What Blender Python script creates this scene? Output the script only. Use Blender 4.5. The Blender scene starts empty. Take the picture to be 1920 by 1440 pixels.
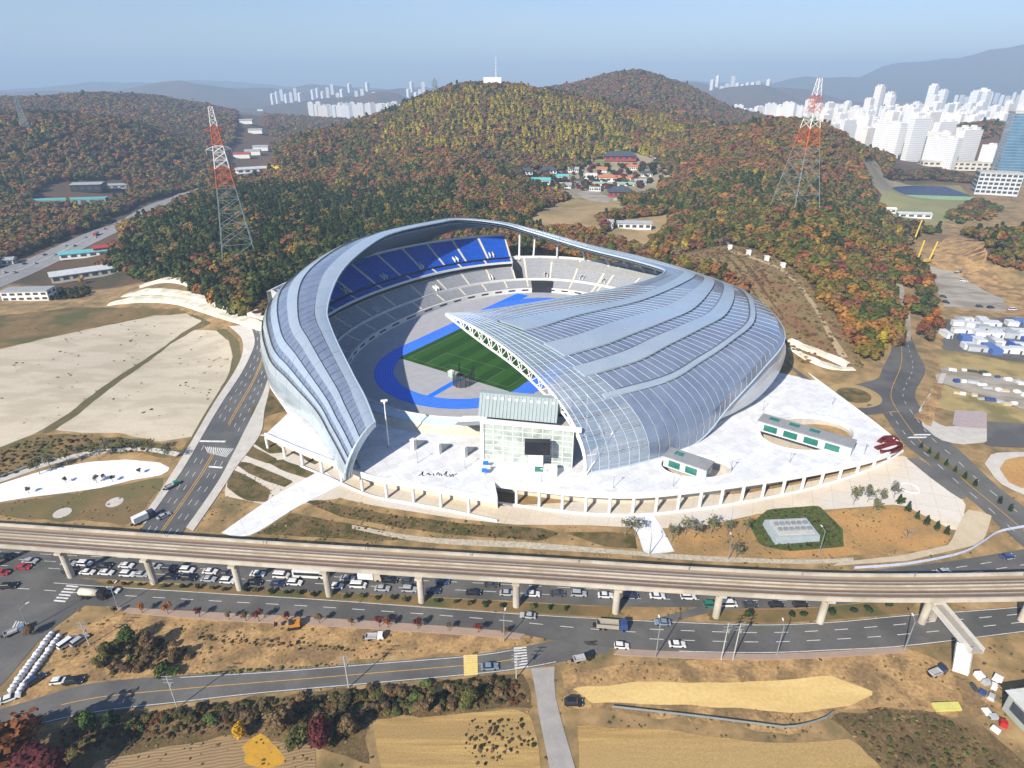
import bpy, bmesh, math, random
import numpy as np
from mathutils import Vector, Matrix
from mathutils.geometry import delaunay_2d_cdt

# ------------------------------------------------------------------ camera, sky, sun, exposure
SC = bpy.context.scene
COL = SC.collection
FPX, PITCH, CAMZ = 1150.0, math.radians(26.0), 143.0
cam_data = bpy.data.cameras.new("camera")
cam_data.sensor_width = 36.0
cam_data.lens = 36.0 * FPX / 1920.0
cam_data.clip_start = 1.0
cam_data.clip_end = 60000.0
cam = bpy.data.objects.new("camera", cam_data)
COL.objects.link(cam)
cam.location = (0, 0, CAMZ)
cam.rotation_euler = (math.pi / 2 - PITCH, 0, 0)
SC.camera = cam

SUN_EL = math.radians(35.0)
SUN_AZ = math.radians(54.0)                      # direction the shadows point, from +X towards +Y
world = bpy.data.worlds.new("World")
SC.world = world
world.use_nodes = True
wn, wl = world.node_tree.nodes, world.node_tree.links
bg = wn["Background"]
sky = wn.new("ShaderNodeTexSky")
sky.sky_type = 'NISHITA'
sky.sun_disc = False
sky.sun_elevation = SUN_EL
sx, sy = -math.cos(SUN_AZ), -math.sin(SUN_AZ)    # towards the sun, in plan
sky.sun_rotation = math.atan2(sx, sy)
sky.altitude = 100
sky.air_density = 1.15
sky.dust_density = 0.25
sky.ozone_density = 5.0
bg.inputs[1].default_value = 0.08
# a few thin, high streaks of cloud over the blue
tc = wn.new("ShaderNodeTexCoord")
mp = wn.new("ShaderNodeMapping"); mp.inputs['Scale'].default_value = (2.2, 1.4, 9.0)
nz = wn.new("ShaderNodeTexNoise"); nz.inputs['Scale'].default_value = 2.3; nz.inputs['Detail'].default_value = 7
rp = wn.new("ShaderNodeValToRGB")
rp.color_ramp.elements[0].position = 0.56; rp.color_ramp.elements[0].color = (0, 0, 0, 1)
rp.color_ramp.elements[1].position = 0.80; rp.color_ramp.elements[1].color = (0.22, 0.22, 0.22, 1)
mx = wn.new("ShaderNodeMixRGB"); mx.inputs[2].default_value = (7.5, 7.3, 7.6, 1)
wl.new(tc.outputs['Generated'], mp.inputs[0]); wl.new(mp.outputs[0], nz.inputs[0]); wl.new(nz.outputs[0], rp.inputs[0])
tn = wn.new("ShaderNodeMixRGB"); tn.blend_type = 'MULTIPLY'; tn.inputs[0].default_value = 1.0; tn.inputs[2].default_value = (1.02, 0.955, 1.07, 1)   # lavender autumn air
wl.new(sky.outputs[0], tn.inputs[1])
wl.new(rp.outputs[0], mx.inputs[0]); wl.new(tn.outputs[0], mx.inputs[1]); wl.new(mx.outputs[0], bg.inputs[0])

sun_data = bpy.data.lights.new("sun", 'SUN')
sun_data.energy = 5.0
sun_data.angle = math.radians(0.53)
sun_data.color = (1.0, 0.92, 0.79)
sun = bpy.data.objects.new("sun", sun_data)
COL.objects.link(sun)
sun.rotation_euler = (math.pi / 2 - SUN_EL, 0, math.atan2(sy, sx) + math.pi / 2)
sun.location = (-200, -200, 400)

SC.view_settings.view_transform = 'Standard'
SC.view_settings.look = 'None'
SC.view_settings.exposure = 0.72
SC.view_settings.gamma = 1.0
SC.cycles.max_bounces = 6
SC.cycles.diffuse_bounces = 2
SC.cycles.glossy_bounces = 3
SC.cycles.transparent_max_bounces = 12
SC.cycles.volume_bounces = 0
SC.cycles.use_denoising = True
SC.cycles.volume_step_rate = 10

R = math.radians
rnd = random.Random(7)

# ------------------------------------------------------------------ pixels of the survey sketch -> ground coordinates
CP, SP = math.cos(PITCH), math.sin(PITCH)
def ray(px, py):
    x, y = (px - 960) / FPX, (720 - py) / FPX
    return np.array([x, CP + y * SP, -SP + y * CP])
def gz(px, py, z=0.0):
    d = ray(px, py); t = (z - CAMZ) / d[2]
    return np.array([0, 0, CAMZ]) + d * t
def gy(px, py, Y):
    d = ray(px, py)
    return np.array([0, 0, CAMZ]) + d * (Y / d[1])

# ------------------------------------------------------------------ materials
MATS = {}
def mat(name, c1, c2=None, scale=0.3, rough=0.85, metal=0.0, detail=5, bump=0.0, spec=None, c3=None, scale2=None, dist=0.0, stretch=None, alpha=1.0, coat=0.0, fine=0.06):
    """Principled surface whose base colour wanders between c1 and c2 (and c3 at a second size) over world space"""
    if name in MATS: return MATS[name]
    m = bpy.data.materials.new(name); m.use_nodes = True
    n, l = m.node_tree.nodes, m.node_tree.links
    b = n["Principled BSDF"]
    b.inputs['Roughness'].default_value = rough
    b.inputs['Metallic'].default_value = metal
    b.inputs['Specular IOR Level'].default_value = 0.22 if metal == 0 else 0.5
    if spec is not None: b.inputs['Specular IOR Level'].default_value = spec
    if alpha < 1: b.inputs['Alpha'].default_value = alpha
    if coat: b.inputs['Coat Weight'].default_value = coat
    if c2 is None:
        c2 = tuple(min(1, x * 0.86) for x in c1)
    g = n.new("ShaderNodeNewGeometry")
    src = g.outputs['Position']
    if stretch:
        mp = n.new("ShaderNodeMapping"); mp.inputs['Rotation'].default_value = (0, 0, stretch[0]); mp.inputs['Scale'].default_value = (stretch[1], stretch[2], 1)
        l.new(src, mp.inputs[0]); src = mp.outputs[0]
    t = n.new("ShaderNodeTexNoise"); t.inputs['Scale'].default_value = scale; t.inputs['Detail'].default_value = detail; t.inputs['Roughness'].default_value = 0.62
    t.inputs['Distortion'].default_value = dist
    l.new(src, t.inputs[0])
    r = n.new("ShaderNodeValToRGB")
    r.color_ramp.elements[0].position = 0.36; r.color_ramp.elements[0].color = (*c1, 1)
    r.color_ramp.elements[1].position = 0.66; r.color_ramp.elements[1].color = (*c2, 1)
    l.new(t.outputs[0], r.inputs[0])
    out = r.outputs[0]
    if c3 is not None:
        t2 = n.new("ShaderNodeTexNoise"); t2.inputs['Scale'].default_value = scale2 or scale * 0.2; t2.inputs['Detail'].default_value = 6
        l.new(src, t2.inputs[0])
        r2 = n.new("ShaderNodeValToRGB"); r2.color_ramp.elements[0].position = 0.47; r2.color_ramp.elements[1].position = 0.60
        l.new(t2.outputs[0], r2.inputs[0])
        mm = n.new("ShaderNodeMixRGB"); mm.inputs[2].default_value = (*c3, 1)
        l.new(r2.outputs[0], mm.inputs[0]); l.new(out, mm.inputs[1]); out = mm.outputs[0]
    tf = n.new("ShaderNodeTexNoise"); tf.inputs['Scale'].default_value = max(1.1, scale * 6); tf.inputs['Detail'].default_value = 3; l.new(g.outputs['Position'], tf.inputs[0])
    kf = n.new("ShaderNodeMapRange"); kf.inputs[1].default_value = 0.3; kf.inputs[2].default_value = 0.7; kf.inputs[3].default_value = 1 - fine; kf.inputs[4].default_value = 1 + fine * .7; l.new(tf.outputs[0], kf.inputs[0])
    vf = n.new("ShaderNodeVectorMath"); vf.operation = 'SCALE'; l.new(out, vf.inputs[0]); l.new(kf.outputs[0], vf.inputs['Scale']); out = vf.outputs[0]
    l.new(out, b.inputs['Base Color'])
    if bump:
        bp = n.new("ShaderNodeBump"); bp.inputs['Strength'].default_value = 0.6; bp.inputs['Distance'].default_value = bump
        l.new(t.outputs[0], bp.inputs['Height']); l.new(bp.outputs[0], b.inputs['Normal'])
    MATS[name] = m
    return m

# ------------------------------------------------------------------ mesh helpers
class MB:
    def __init__(s): s.v = []; s.f = []; s.m = []
    def add(s, verts, faces, mi=0):
        o = len(s.v); s.v += [tuple(float(c) for c in p) for p in verts]
        s.f += [tuple(i + o for i in f) for f in faces]; s.m += [mi] * len(faces); return s
    def quad(s, a, b, c, d, mi=0): return s.add([a, b, c, d], [(0, 1, 2, 3)], mi)
    def box(s, cx, cy, cz, sx, sy, sz, rz=0.0, mi=0, taper=1.0):
        """cz is the bottom"""
        c, n = math.cos(rz), math.sin(rz); P = []
        for k, t in ((0, 1.0), (1, taper)):
            for x, y in ((-1, -1), (1, -1), (1, 1), (-1, 1)):
                X, Y = x * sx / 2 * t, y * sy / 2 * t
                P.append((cx + X * c - Y * n, cy + X * n + Y * c, cz + k * sz))
        return s.add(P, [(3, 2, 1, 0), (4, 5, 6, 7), (0, 1, 5, 4), (1, 2, 6, 5), (2, 3, 7, 6), (3, 0, 4, 7)], mi)
    def prism(s, poly, z0, z1, mi=0, mtop=None):
        n = len(poly); P = [(x, y, z0) for x, y in poly] + [(x, y, z1) for x, y in poly]
        s.add(P, [tuple(range(n - 1, -1, -1))], mi); s.add(P, [tuple(range(n, 2 * n))], mi if mtop is None else mtop)
        s.add(P, [(i, (i + 1) % n, n + (i + 1) % n, n + i) for i in range(n)], mi); return s
    def tube(s, p, q, r0, r1=None, n=6, mi=0, cap=True):
        p, q = Vector(p), Vector(q); r1 = r0 if r1 is None else r1
        d = (q - p)
        if d.length < 1e-6: return s
        d.normalize(); a = d.orthogonal().normalized(); b = d.cross(a); P = []
        for c, r in ((p, r0), (q, r1)):
            for i in range(n):
                t = 2 * math.pi * i / n + math.pi / n; P.append(c + (a * math.cos(t) + b * math.sin(t)) * r)
        F = [(i, (i + 1) % n, n + (i + 1) % n, n + i) for i in range(n)]
        if cap: F += [tuple(range(n - 1, -1, -1)), tuple(range(n, 2 * n))]
        return s.add(P, F, mi)
    def path(s, pts, r, n=5, mi=0):
        for a, b in zip(pts[:-1], pts[1:]): s.tube(a, b, r, r, n, mi)
        return s
    def sweep(s, pts, prof, closed=False, mi=0, up=(0, 0, 1), caps=True):
        """prof: list of (sideways, up) points swept along pts (sideways = to the right of travel)"""
        n = len(pts); k = len(prof); P = []
        for i in range(n):
            a = Vector(pts[(i - 1) % n] if (closed or i > 0) else pts[0]); b = Vector(pts[(i + 1) % n] if (closed or i < n - 1) else pts[-1])
            t = (b - a); t.z = 0; t.normalize(); side = Vector((t.y, -t.x, 0)); c = Vector(pts[i])
            for x, z in prof: P.append(c + side * x + Vector((0, 0, z)))
        F = []
        for i in range(n if closed else n - 1):
            j = (i + 1) % n
            for q in range(k):
                F.append((i * k + q, i * k + (q + 1) % k, j * k + (q + 1) % k, j * k + q))
        if caps and not closed: F += [tuple(range(k)), tuple((n - 1) * k + q for q in range(k - 1, -1, -1))]
        return s.add(P, F, mi)
    def grid(s, rows, mi=0, closed=False):
        k = len(rows[0]); P = [p for r in rows for p in r]; F = []
        for i in range(len(rows) - (0 if closed else 1)):
            j = (i + 1) % len(rows)
            for q in range(k - 1): F.append((i * k + q, i * k + q + 1, j * k + q + 1, j * k + q))
        return s.add(P, F, mi)
    def mesh(s, name, mats, smooth=False):
        me = bpy.data.meshes.new(name); me.from_pydata(s.v, [], s.f)
        if not isinstance(mats, (list, tuple)): mats = [mats]
        for m in mats: me.materials.append(m)
        if len(mats) > 1: me.polygons.foreach_set('material_index', s.m)
        if smooth: me.polygons.foreach_set('use_smooth', [True] * len(me.polygons))
        me.update(); return me
    def build(s, name, mats, parent=None, smooth=False):
        o = bpy.data.objects.new(name, s.mesh(name, mats, smooth)); COL.objects.link(o)
        if parent: o.parent = parent
        return o

def tag(o, label=None, cat=None, group=None, kind=None):
    if label: o['label'] = label
    if cat: o['category'] = cat
    if group: o['group'] = group
    if kind: o['kind'] = kind
    return o
def empty(name, loc=(0, 0, 0), rz=0.0):
    o = bpy.data.objects.new(name, None); COL.objects.link(o); o.empty_display_size = 1
    o.location = tuple(float(c) for c in loc); o.rotation_euler = (0, 0, rz); return o
def thing(name, label, cat, loc=(0, 0, 0), rz=0.0, group=None):
    return tag(empty(name, loc, rz), label, cat, group)
def obj(name, me, parent=None, loc=None, rz=0.0):
    o = bpy.data.objects.new(name, me); COL.objects.link(o)
    if parent: o.parent = parent
    if loc is not None: o.location = tuple(float(c) for c in loc)
    o.rotation_euler = (0, 0, rz); return o
def struct(o): o['kind'] = 'structure'; return o
def copy_tree(src, parent=None):
    c = src.copy(); COL.objects.link(c); c.parent = parent
    for ch in src.children: copy_tree(ch, c)
    return c

def inpoly(x, y, poly):
    """vectorised point in polygon"""
    x = np.asarray(x, float); y = np.asarray(y, float); r = np.zeros(x.shape, bool); n = len(poly)
    for i in range(n):
        x1, y1 = poly[i][0], poly[i][1]; x2, y2 = poly[(i + 1) % n][0], poly[(i + 1) % n][1]
        c = (y1 > y) != (y2 > y)
        with np.errstate(divide='ignore', invalid='ignore'):
            r ^= c & (x < (x2 - x1) * (y - y1) / (y2 - y1 + 1e-12) + x1)
    return r
def crom(P, n, closed=False):
    """Catmull-Rom through the rows of P, n samples per span"""
    P = np.asarray(P, float); N = len(P); out = []
    for i in range(N if closed else N - 1):
        g = (lambda k: P[k % N]) if closed else (lambda k: P[min(max(k, 0), N - 1)])
        p0, p1, p2, p3 = g(i - 1), g(i), g(i + 1), g(i + 2)
        for j in range(n):
            t = j / n
            out.append(0.5 * (2 * p1 + (p2 - p0) * t + (2 * p0 - 5 * p1 + 4 * p2 - p3) * t * t + (3 * p1 - p0 - 3 * p2 + p3) * t ** 3))
    if not closed: out.append(P[-1])
    return np.array(out)
def resample(P, n=None, step=None):
    P = np.asarray(P, float); d = np.r_[0, np.cumsum(np.linalg.norm(np.diff(P, axis=0), axis=1))]
    if n is None: n = max(2, int(round(d[-1] / step)) + 1)
    s = np.linspace(0, d[-1], n)
    return np.stack([np.interp(s, d, P[:, k]) for k in range(P.shape[1])], 1)

# ------------------------------------------------------------------ the land: heights
CTRL = []
def cz(px, py, z): p = gz(px, py, z); CTRL.append((p[0], p[1], z))
def cy(px, py, Y, drop=0.0): p = gy(px, py, Y); CTRL.append((p[0], p[1], p[2] - drop))
def cw(x, y, z): CTRL.append((x, y, z))
for p in [(-160, 20), (0, 20), (160, 20), (-260, 80), (-60, 70), (60, 70), (260, 80), (-160, 100), (0, 105), (160, 100), (-220, 130), (-100, 140), (0, 140), (100, 140), (200, 135), (-150, 165), (-60, 168), (20, 165), (80, 165), (-330, 150), (330, 140)]: cw(*p, 0)
for p in [(-95, 178), (-40, 178), (20, 176), (80, 178)]: cw(*p, 1.0)
for p in [(-90, 190), (-30, 186), (40, 188), (90, 195)]: cw(*p, 2.0)
for p in [(130, 190), (150, 182)]: cw(*p, 3.5)
# stadium footprint stays below the pitch and decks
for a in range(0, 360, 20):
    for q in (0.35, 0.75): cw(-1.4 + 118 * q * math.cos(R(a)), 333 + 118 * q * math.sin(R(a)), 5.5)
for p in [(-80, 235), (-30, 215), (30, 212), (80, 222), (110, 250)]: cw(*p, 3.0)
# west: lot, avenue, embankment
for p in [(40, 700), (150, 640), (250, 620), (350, 610), (380, 650), (330, 700), (200, 740), (60, 780), (100, 690), (300, 800), (60, 640)]: cz(*p, 9.5)
cz(430, 640, 10); cz(470, 690, 9.5); cz(440, 760, 7.5); cz(415, 820, 5.0); cz(375, 880, 2.6); cz(320, 960, 0.6)
for p in [(60, 880), (160, 850), (260, 835)]: cz(*p, 4.0)
for p in [(100, 920), (220, 890), (300, 880)]: cz(*p, 1.6)
cz(-80, 860, 5); cz(-60, 700, 9.5); cz(-200, 620, 9.5)
for p in [(480, 760), (470, 800)]: cz(*p, 6)
cz(450, 860, 2.5); cz(540, 850, 2.5); cz(440, 930, 1.0)
for p in [(20, 560), (100, 565), (200, 575)]: cz(*p, 10)
# east: roundabout, avenue, works yard
for p in [(1520, 700), (1600, 742), (1660, 690), (1690, 640), (1740, 790), (1700, 820), (1820, 780), (1880, 840), (1800, 700), (1900, 720), (1850, 640), (1900, 600), (1800, 560), (1900, 520), (2000, 800), (2050, 650)]: cz(*p, 10)
cz(1760, 880, 8); cz(1830, 940, 5); cz(1900, 990, 3); cz(1910, 900, 8.5); cz(1700, 930, 4.5); cz(1780, 980, 3); cz(2050, 950, 4)
# behind the stadium
cw(0, 480, 12); cw(60, 485, 14); cw(-70, 470, 16); cw(-130, 420, 16); cw(110, 450, 16)
# the wooded spur left of the stadium
cy(490, 590, 330); cy(560, 520, 385); cy(600, 455, 470)
cy(200, 520, 455, 8); cy(300, 430, 520, 10); cy(400, 370, 600, 12); cy(480, 338, 680, 12); cy(560, 340, 690, 12)
cy(450, 470, 455, 6); cy(330, 520, 420, 4); cy(640, 380, 620, 10); cy(700, 350, 720, 10); cy(760, 385, 600, 8)
cz(240, 545, 12); cz(380, 560, 14)
# highway valley on the left
for p in [(0, 520), (120, 468), (240, 418), (330, 373), (430, 340)]: cz(*p, 12)
cz(490, 318, 14); cz(60, 500, 11); cz(110, 500, 11)
# hill on the far left
cy(0, 238, 930, 8); cy(150, 230, 980, 8); cy(250, 226, 1040, 8); cy(330, 255, 1100, 8); cy(385, 292, 1120, 8); cy(-200, 240, 900, 8); cy(-450, 260, 850, 8)
cy(60, 330, 800, 8); cy(250, 320, 900, 8); cy(40, 430, 590, 6); cz(140, 375, 20); cz(200, 370, 20)
cy(30, 180, 1500, 8); cy(250, 170, 1750, 8); cy(-250, 190, 1500, 8); cy(120, 215, 1350); cy(380, 220, 1700); cy(450, 230, 1500)
cw(-420, 1300, 20); cw(-480, 1600, 25); cw(-250, 1500, 40); cw(-300, 1900, 40)
# the central hill
cy(930, 158, 1150, 8); cy(860, 165, 1150, 8); cy(780, 188, 1180, 8); cy(1000, 162, 1180, 8); cy(700, 218, 1100, 8); cy(620, 232, 1050, 8); cy(560, 250, 1000, 8)
cy(520, 290, 900, 8); cy(640, 290, 880, 8); cy(800, 250, 950, 8); cy(950, 240, 960, 8); cy(1100, 240, 1000, 8); cy(1180, 270, 960, 8)
cy(850, 330, 720, 8); cy(930, 350, 680, 8); cy(980, 370, 640, 8); cy(820, 300, 800, 8); cy(700, 270, 930, 8)
cy(1200, 135, 1750, 8); cy(1150, 140, 1700, 8); cy(1100, 155, 1600, 8); cy(1280, 160, 1750, 8); cy(1350, 195, 1650, 8); cy(1250, 200, 1500, 8); cy(1390, 212, 1600, 8); cy(1320, 230, 1300, 8)
# temple valley
for p in [(1060, 335), (1150, 335), (1200, 320)]: cy(*p, 860)
cy(1050, 390, 680); cy(1130, 380, 680); cy(1000, 408, 590); cy(1120, 430, 545); cy(1200, 410, 600); cy(1230, 350, 800)
# the right hill with the pylon
cy(1480, 222, 880, 8); cy(1400, 228, 880, 8); cy(1540, 220, 870, 8); cy(1620, 262, 880, 8); cy(1690, 305, 920, 8); cy(1300, 268, 930, 8); cy(1260, 300, 900, 8)
cy(1420, 330, 680, 8); cy(1490, 395, 545); cy(1560, 400, 520, 6); cy(1300, 390, 620, 6); cy(1350, 440, 500, 6); cy(1270, 450, 520, 4); cy(1620, 440, 480, 6)
cy(1310, 480, 440, 0); cy(1420, 505, 400, 0); cy(1500, 590, 345, 0); cy(1560, 560, 375, 4); cy(1600, 650, 312, 0)
cy(1500, 650, 305); cz(1680, 560, 12); cz(1665, 500, 13); cz(1700, 460, 14)
for p in [(1655, 352), (1730, 345), (1795, 352), (1700, 395), (1650, 390), (1785, 392), (1730, 370)]: cz(*p, 18)
# far right: flat town land with a wooded mound
for p in [(1700, 370), (1780, 360), (1900, 370), (1840, 330), (1900, 290)]: cz(*p, 16)
for p in [(1750, 430), (1850, 440), (1800, 480)]: cz(*p, 13)
cy(1880, 420, 500, 8); cy(1990, 430, 500, 8)
cw(700, 1250, 25); cw(900, 1100, 25); cw(1100, 1400, 25); cw(800, 1700, 28); cw(1200, 1900, 28); cw(600, 1500, 28); cw(1500, 1500, 28); cw(1000, 2400, 30); cw(500, 2300, 35); cw(1800, 2400, 30)
cy(1830, 232, 1250, 4); cy(1900, 225, 1250, 4)
cw(-1300, 900, 60); cw(-1300, 1800, 60); cw(-1000, 2400, 45); cw(-400, 2500, 40); cw(100, 2500, 45); cw(1400, 300, 15); cw(1500, 800, 20); cw(-1000, 200, 10); cw(-900, 500, 20); cw(700, 150, 8); cw(-600, 100, 2); cw(-600, -300, 0); cw(0, -300, 0); cw(600, -300, 0); cw(900, 500, 12)
cw(2300, 2600, 30); cw(2300, 1200, 30); cw(-2300, 2600, 40); cw(-2300, 1000, 40); cw(-2200, -300, 10); cw(2200, -300, 10)
CT = np.array(CTRL)
_K = np.sqrt(((CT[:, None, :2] - CT[None, :, :2]) ** 2).sum(2) + 25.0 ** 2)
_n = len(CT); _A = np.zeros((_n + 1, _n + 1)); _A[:_n, :_n] = _K - np.eye(_n) * 7.0; _A[_n, :_n] = 1; _A[:_n, _n] = 1
_w = np.linalg.solve(_A, np.r_[CT[:, 2], 0.0])
def rbf(x, y):
    x = np.asarray(x, float); out = np.zeros(x.size); X = x.ravel(); Y = np.asarray(y, float).ravel()
    for i in range(0, X.size, 4000):
        d = np.sqrt((X[i:i + 4000, None] - CT[None, :, 0]) ** 2 + (Y[i:i + 4000, None] - CT[None, :, 1]) ** 2 + 25.0 ** 2)
        out[i:i + 4000] = d @ _w[:-1] + _w[-1]
    return out.reshape(x.shape)
FAR = []
def far_hill(px, py, Y, sx, sy):
    p = gy(px, py, Y); FAR.append((p[0], p[1], max(p[2] - 30, 5), sx, sy))
for a in [(-120, 165, 4200, 800, 500), (60, 165, 5200, 900, 500), (340, 146, 5200, 520, 450), (470, 158, 5600, 600, 400), (240, 152, 7800, 1500, 700), (620, 158, 6500, 900, 500), (760, 162, 5200, 700, 400), (690, 172, 3900, 500, 300),
          (870, 160, 7800, 1500, 700), (1010, 160, 8600, 1600, 700), (1290, 146, 5200, 600, 420), (1390, 150, 4300, 360, 300), (1480, 160, 4700, 420, 300), (1560, 142, 7000, 1100, 600), (1700, 132, 7200, 900, 700),
          (1810, 116, 7000, 900, 800), (1930, 98, 6800, 1000, 900), (2100, 92, 6800, 1200, 900), (2400, 110, 6500, 1500, 900), (-400, 150, 6000, 1600, 800), (400, 196, 2700, 260, 220), (150, 190, 2900, 420, 260), (-150, 190, 2900, 500, 300), (1320, 150, 9500, 2600, 800), (400, 152, 9800, 2600, 700), (-800, 150, 9500, 2600, 800), (2500, 140, 9800, 2600, 800)]: far_hill(*a)
_rg = np.random.RandomState(3)
_nk = [(_rg.uniform(0, 6.28), _rg.uniform(0, 6.28), lam, amp) for lam, amp in [(900, 16), (900, 16), (520, 11), (520, 11), (300, 7), (300, 7), (170, 3.5), (170, 3.5)]]
def wob(x, y):
    r = 0
    for a, ph, lam, amp in _nk: r = r + amp * np.sin((x * math.cos(a) + y * math.sin(a)) * 6.283 / lam + ph + 1.3 * np.sin((y * math.cos(a) - x * math.sin(a)) * 6.283 / (lam * 1.7)))
    return r
def height_fn(x, y):
    x = np.asarray(x, float); y = np.asarray(y, float)
    z = rbf(x, y)
    w = np.clip((np.maximum(np.abs(x) * 0.9, y) - 2000) / 500, 0, 1); w = w * w * (3 - 2 * w)
    s = np.zeros_like(x)
    for hx, hy, h, a, b in FAR: s = s + (np.exp(-((x - hx) / a) ** 2 - ((y - hy) / b) ** 2) * h) ** 4
    s = s ** 0.25
    fz = 12 + s * (1 + wob(x * 0.6, y * 0.6) / 200) + np.clip(s / 60, 0, 1) * wob(x, y) * 0.4
    near = np.clip((z - 30) / 60, 0, 1) * wob(x * 1.4, y * 1.4) * 0.22
    return (z + near) * (1 - w) + fz * w

def axis(segs):
    out = []
    for a, b, s in segs: out += list(np.arange(a, b, s))
    out.append(segs[-1][1]); return np.array(out, float)
GX = axis([(-14000, -6000, 800), (-6000, -2400, 150), (-2400, -900, 45), (-900, -400, 14), (-400, 400, 7), (400, 900, 14), (900, 2400, 45), (2400, 6000, 150), (6000, 14000, 800)])
GY = axis([(-1500, 0, 150), (0, 80, 16), (80, 520, 7), (520, 1200, 12), (1200, 2400, 30), (2400, 5000, 90), (5000, 14000, 250)])
_X, _Y = np.meshgrid(GX, GY)
GZ = height_fn(_X, _Y)
def tz(x, y):
    """terrain height, read off the ground sheet itself"""
    x = np.asarray(x, float); y = np.asarray(y, float)
    i = np.clip(np.searchsorted(GX, x) - 1, 0, len(GX) - 2); j = np.clip(np.searchsorted(GY, y) - 1, 0, len(GY) - 2)
    u = (x - GX[i]) / (GX[i + 1] - GX[i]); v = (y - GY[j]) / (GY[j + 1] - GY[j])
    a, b, c, d = GZ[j, i], GZ[j, i + 1], GZ[j + 1, i + 1], GZ[j + 1, i]
    return np.where(u >= v, a + u * (b - a) + v * (c - b), a + v * (d - a) + u * (c - d))
def at(px, py):
    """where the sight line of a sketch pixel meets the ground sheet"""
    d = ray(px, py); t = 60.0; o = np.array([0, 0, CAMZ]); st = 4.0
    while t < 12000:
        p = o + d * t
        if p[2] <= tz(p[0], p[1]): break
        t += st; st = max(4.0, t * 0.006)
    lo, hi = t - st, t
    for _ in range(20):
        m = (lo + hi) / 2; p = o + d * m
        if p[2] <= tz(p[0], p[1]): hi = m
        else: lo = m
    p = o + d * hi
    return np.array([p[0], p[1], float(tz(p[0], p[1]))])
def ats(pts): return np.array([at(*p) for p in pts])

def sheet(name, poly, mats, off=0.06, step=None, holes=(), z=None, parent=None, thick=0.0, rough=0.0):
    """a flat or draped patch of ground bounded by a plan polygon"""
    poly = [(float(p[0]), float(p[1])) for p in poly]
    pts = []; edges = []
    for ring in [poly] + [list(h) for h in holes]:
        if step: ring = [tuple(q) for q in resample(np.array(list(ring) + [ring[0]])[:, :2], step=step)[:-1]]
        o = len(pts); pts += [Vector((float(p[0]), float(p[1]))) for p in ring]; k = len(ring)
        edges += [(o + i, o + (i + 1) % k) for i in range(k)]
    if rough:
        q = resample(np.array(poly + [poly[0]]), step=2.0)[:-1]; s_ = np.arange(len(q)) * 2.0; T_ = np.roll(q, -1, 0) - np.roll(q, 1, 0); T_ /= np.linalg.norm(T_, axis=1)[:, None] + 1e-9
        w_ = (np.sin(s_ / 3.1 + 1.7 * np.sin(s_ / 11.0)) + .8 * np.sin(s_ / 7.3 + 2.0) + .6 * np.sin(s_ / 1.9 + s_ / 23.0)) * rough * .55
        q = q + np.stack([-T_[:, 1], T_[:, 0]], 1) * w_[:, None]; poly = [tuple(c) for c in q]
        pts = [Vector((float(c[0]), float(c[1]))) for c in poly]; edges = [(i, (i + 1) % len(pts)) for i in range(len(pts))]
    A = np.array(poly)
    if step:
        xs = np.arange(A[:, 0].min() + step * .5, A[:, 0].max(), step); ys = np.arange(A[:, 1].min() + step * .5, A[:, 1].max(), step)
        gx, gy_ = np.meshgrid(xs, ys); k = inpoly(gx, gy_, poly)
        for h in holes: k &= ~inpoly(gx, gy_, h)
        pts += [Vector((float(a), float(b))) for a, b in zip(gx[k], gy_[k])]
    V, E_, Fc, *_ = delaunay_2d_cdt(pts, edges, [], 0, 1e-4)
    VA = np.array([(v.x, v.y) for v in V]); FA = np.array([f for f in Fc if len(f) == 3])
    c = VA[FA].mean(1); k = inpoly(c[:, 0], c[:, 1], poly)
    for h in holes: k &= ~inpoly(c[:, 0], c[:, 1], h)
    FA = FA[k]
    Z = (tz(VA[:, 0], VA[:, 1]) + off) if z is None else np.full(len(VA), float(z))
    mb = MB(); mb.add(np.c_[VA, Z], [tuple(int(i) for i in f) for f in FA])
    if thick:
        for ring in [poly] + [list(h) for h in holes]:
            if step: ring = [tuple(q) for q in resample(np.array(list(ring) + [ring[0]])[:, :2], step=step)[:-1]]
            k = len(ring); zz = [float(tz(p[0], p[1]) + off) if z is None else z for p in ring]
            mb.add([(p[0], p[1], h) for p, h in zip(ring, zz)] + [(p[0], p[1], h - thick) for p, h in zip(ring, zz)], [(i, (i + 1) % k, k + (i + 1) % k, k + i) for i in range(k)])
    o = mb.build(name, mats, parent)
    # make the faces look up
    me = o.data
    flip = [p for p in me.polygons if abs(p.normal.z) > 0.3 and p.normal.z < 0]
    if flip:
        bm = bmesh.new(); bm.from_mesh(me); bm.faces.ensure_lookup_table()
        bmesh.ops.reverse_faces(bm, faces=[bm.faces[p.index] for p in flip]); bm.to_mesh(me); bm.free()
    return o
def pxpoly(pts): return [tuple(p[:2]) for p in ats(pts)]
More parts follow.
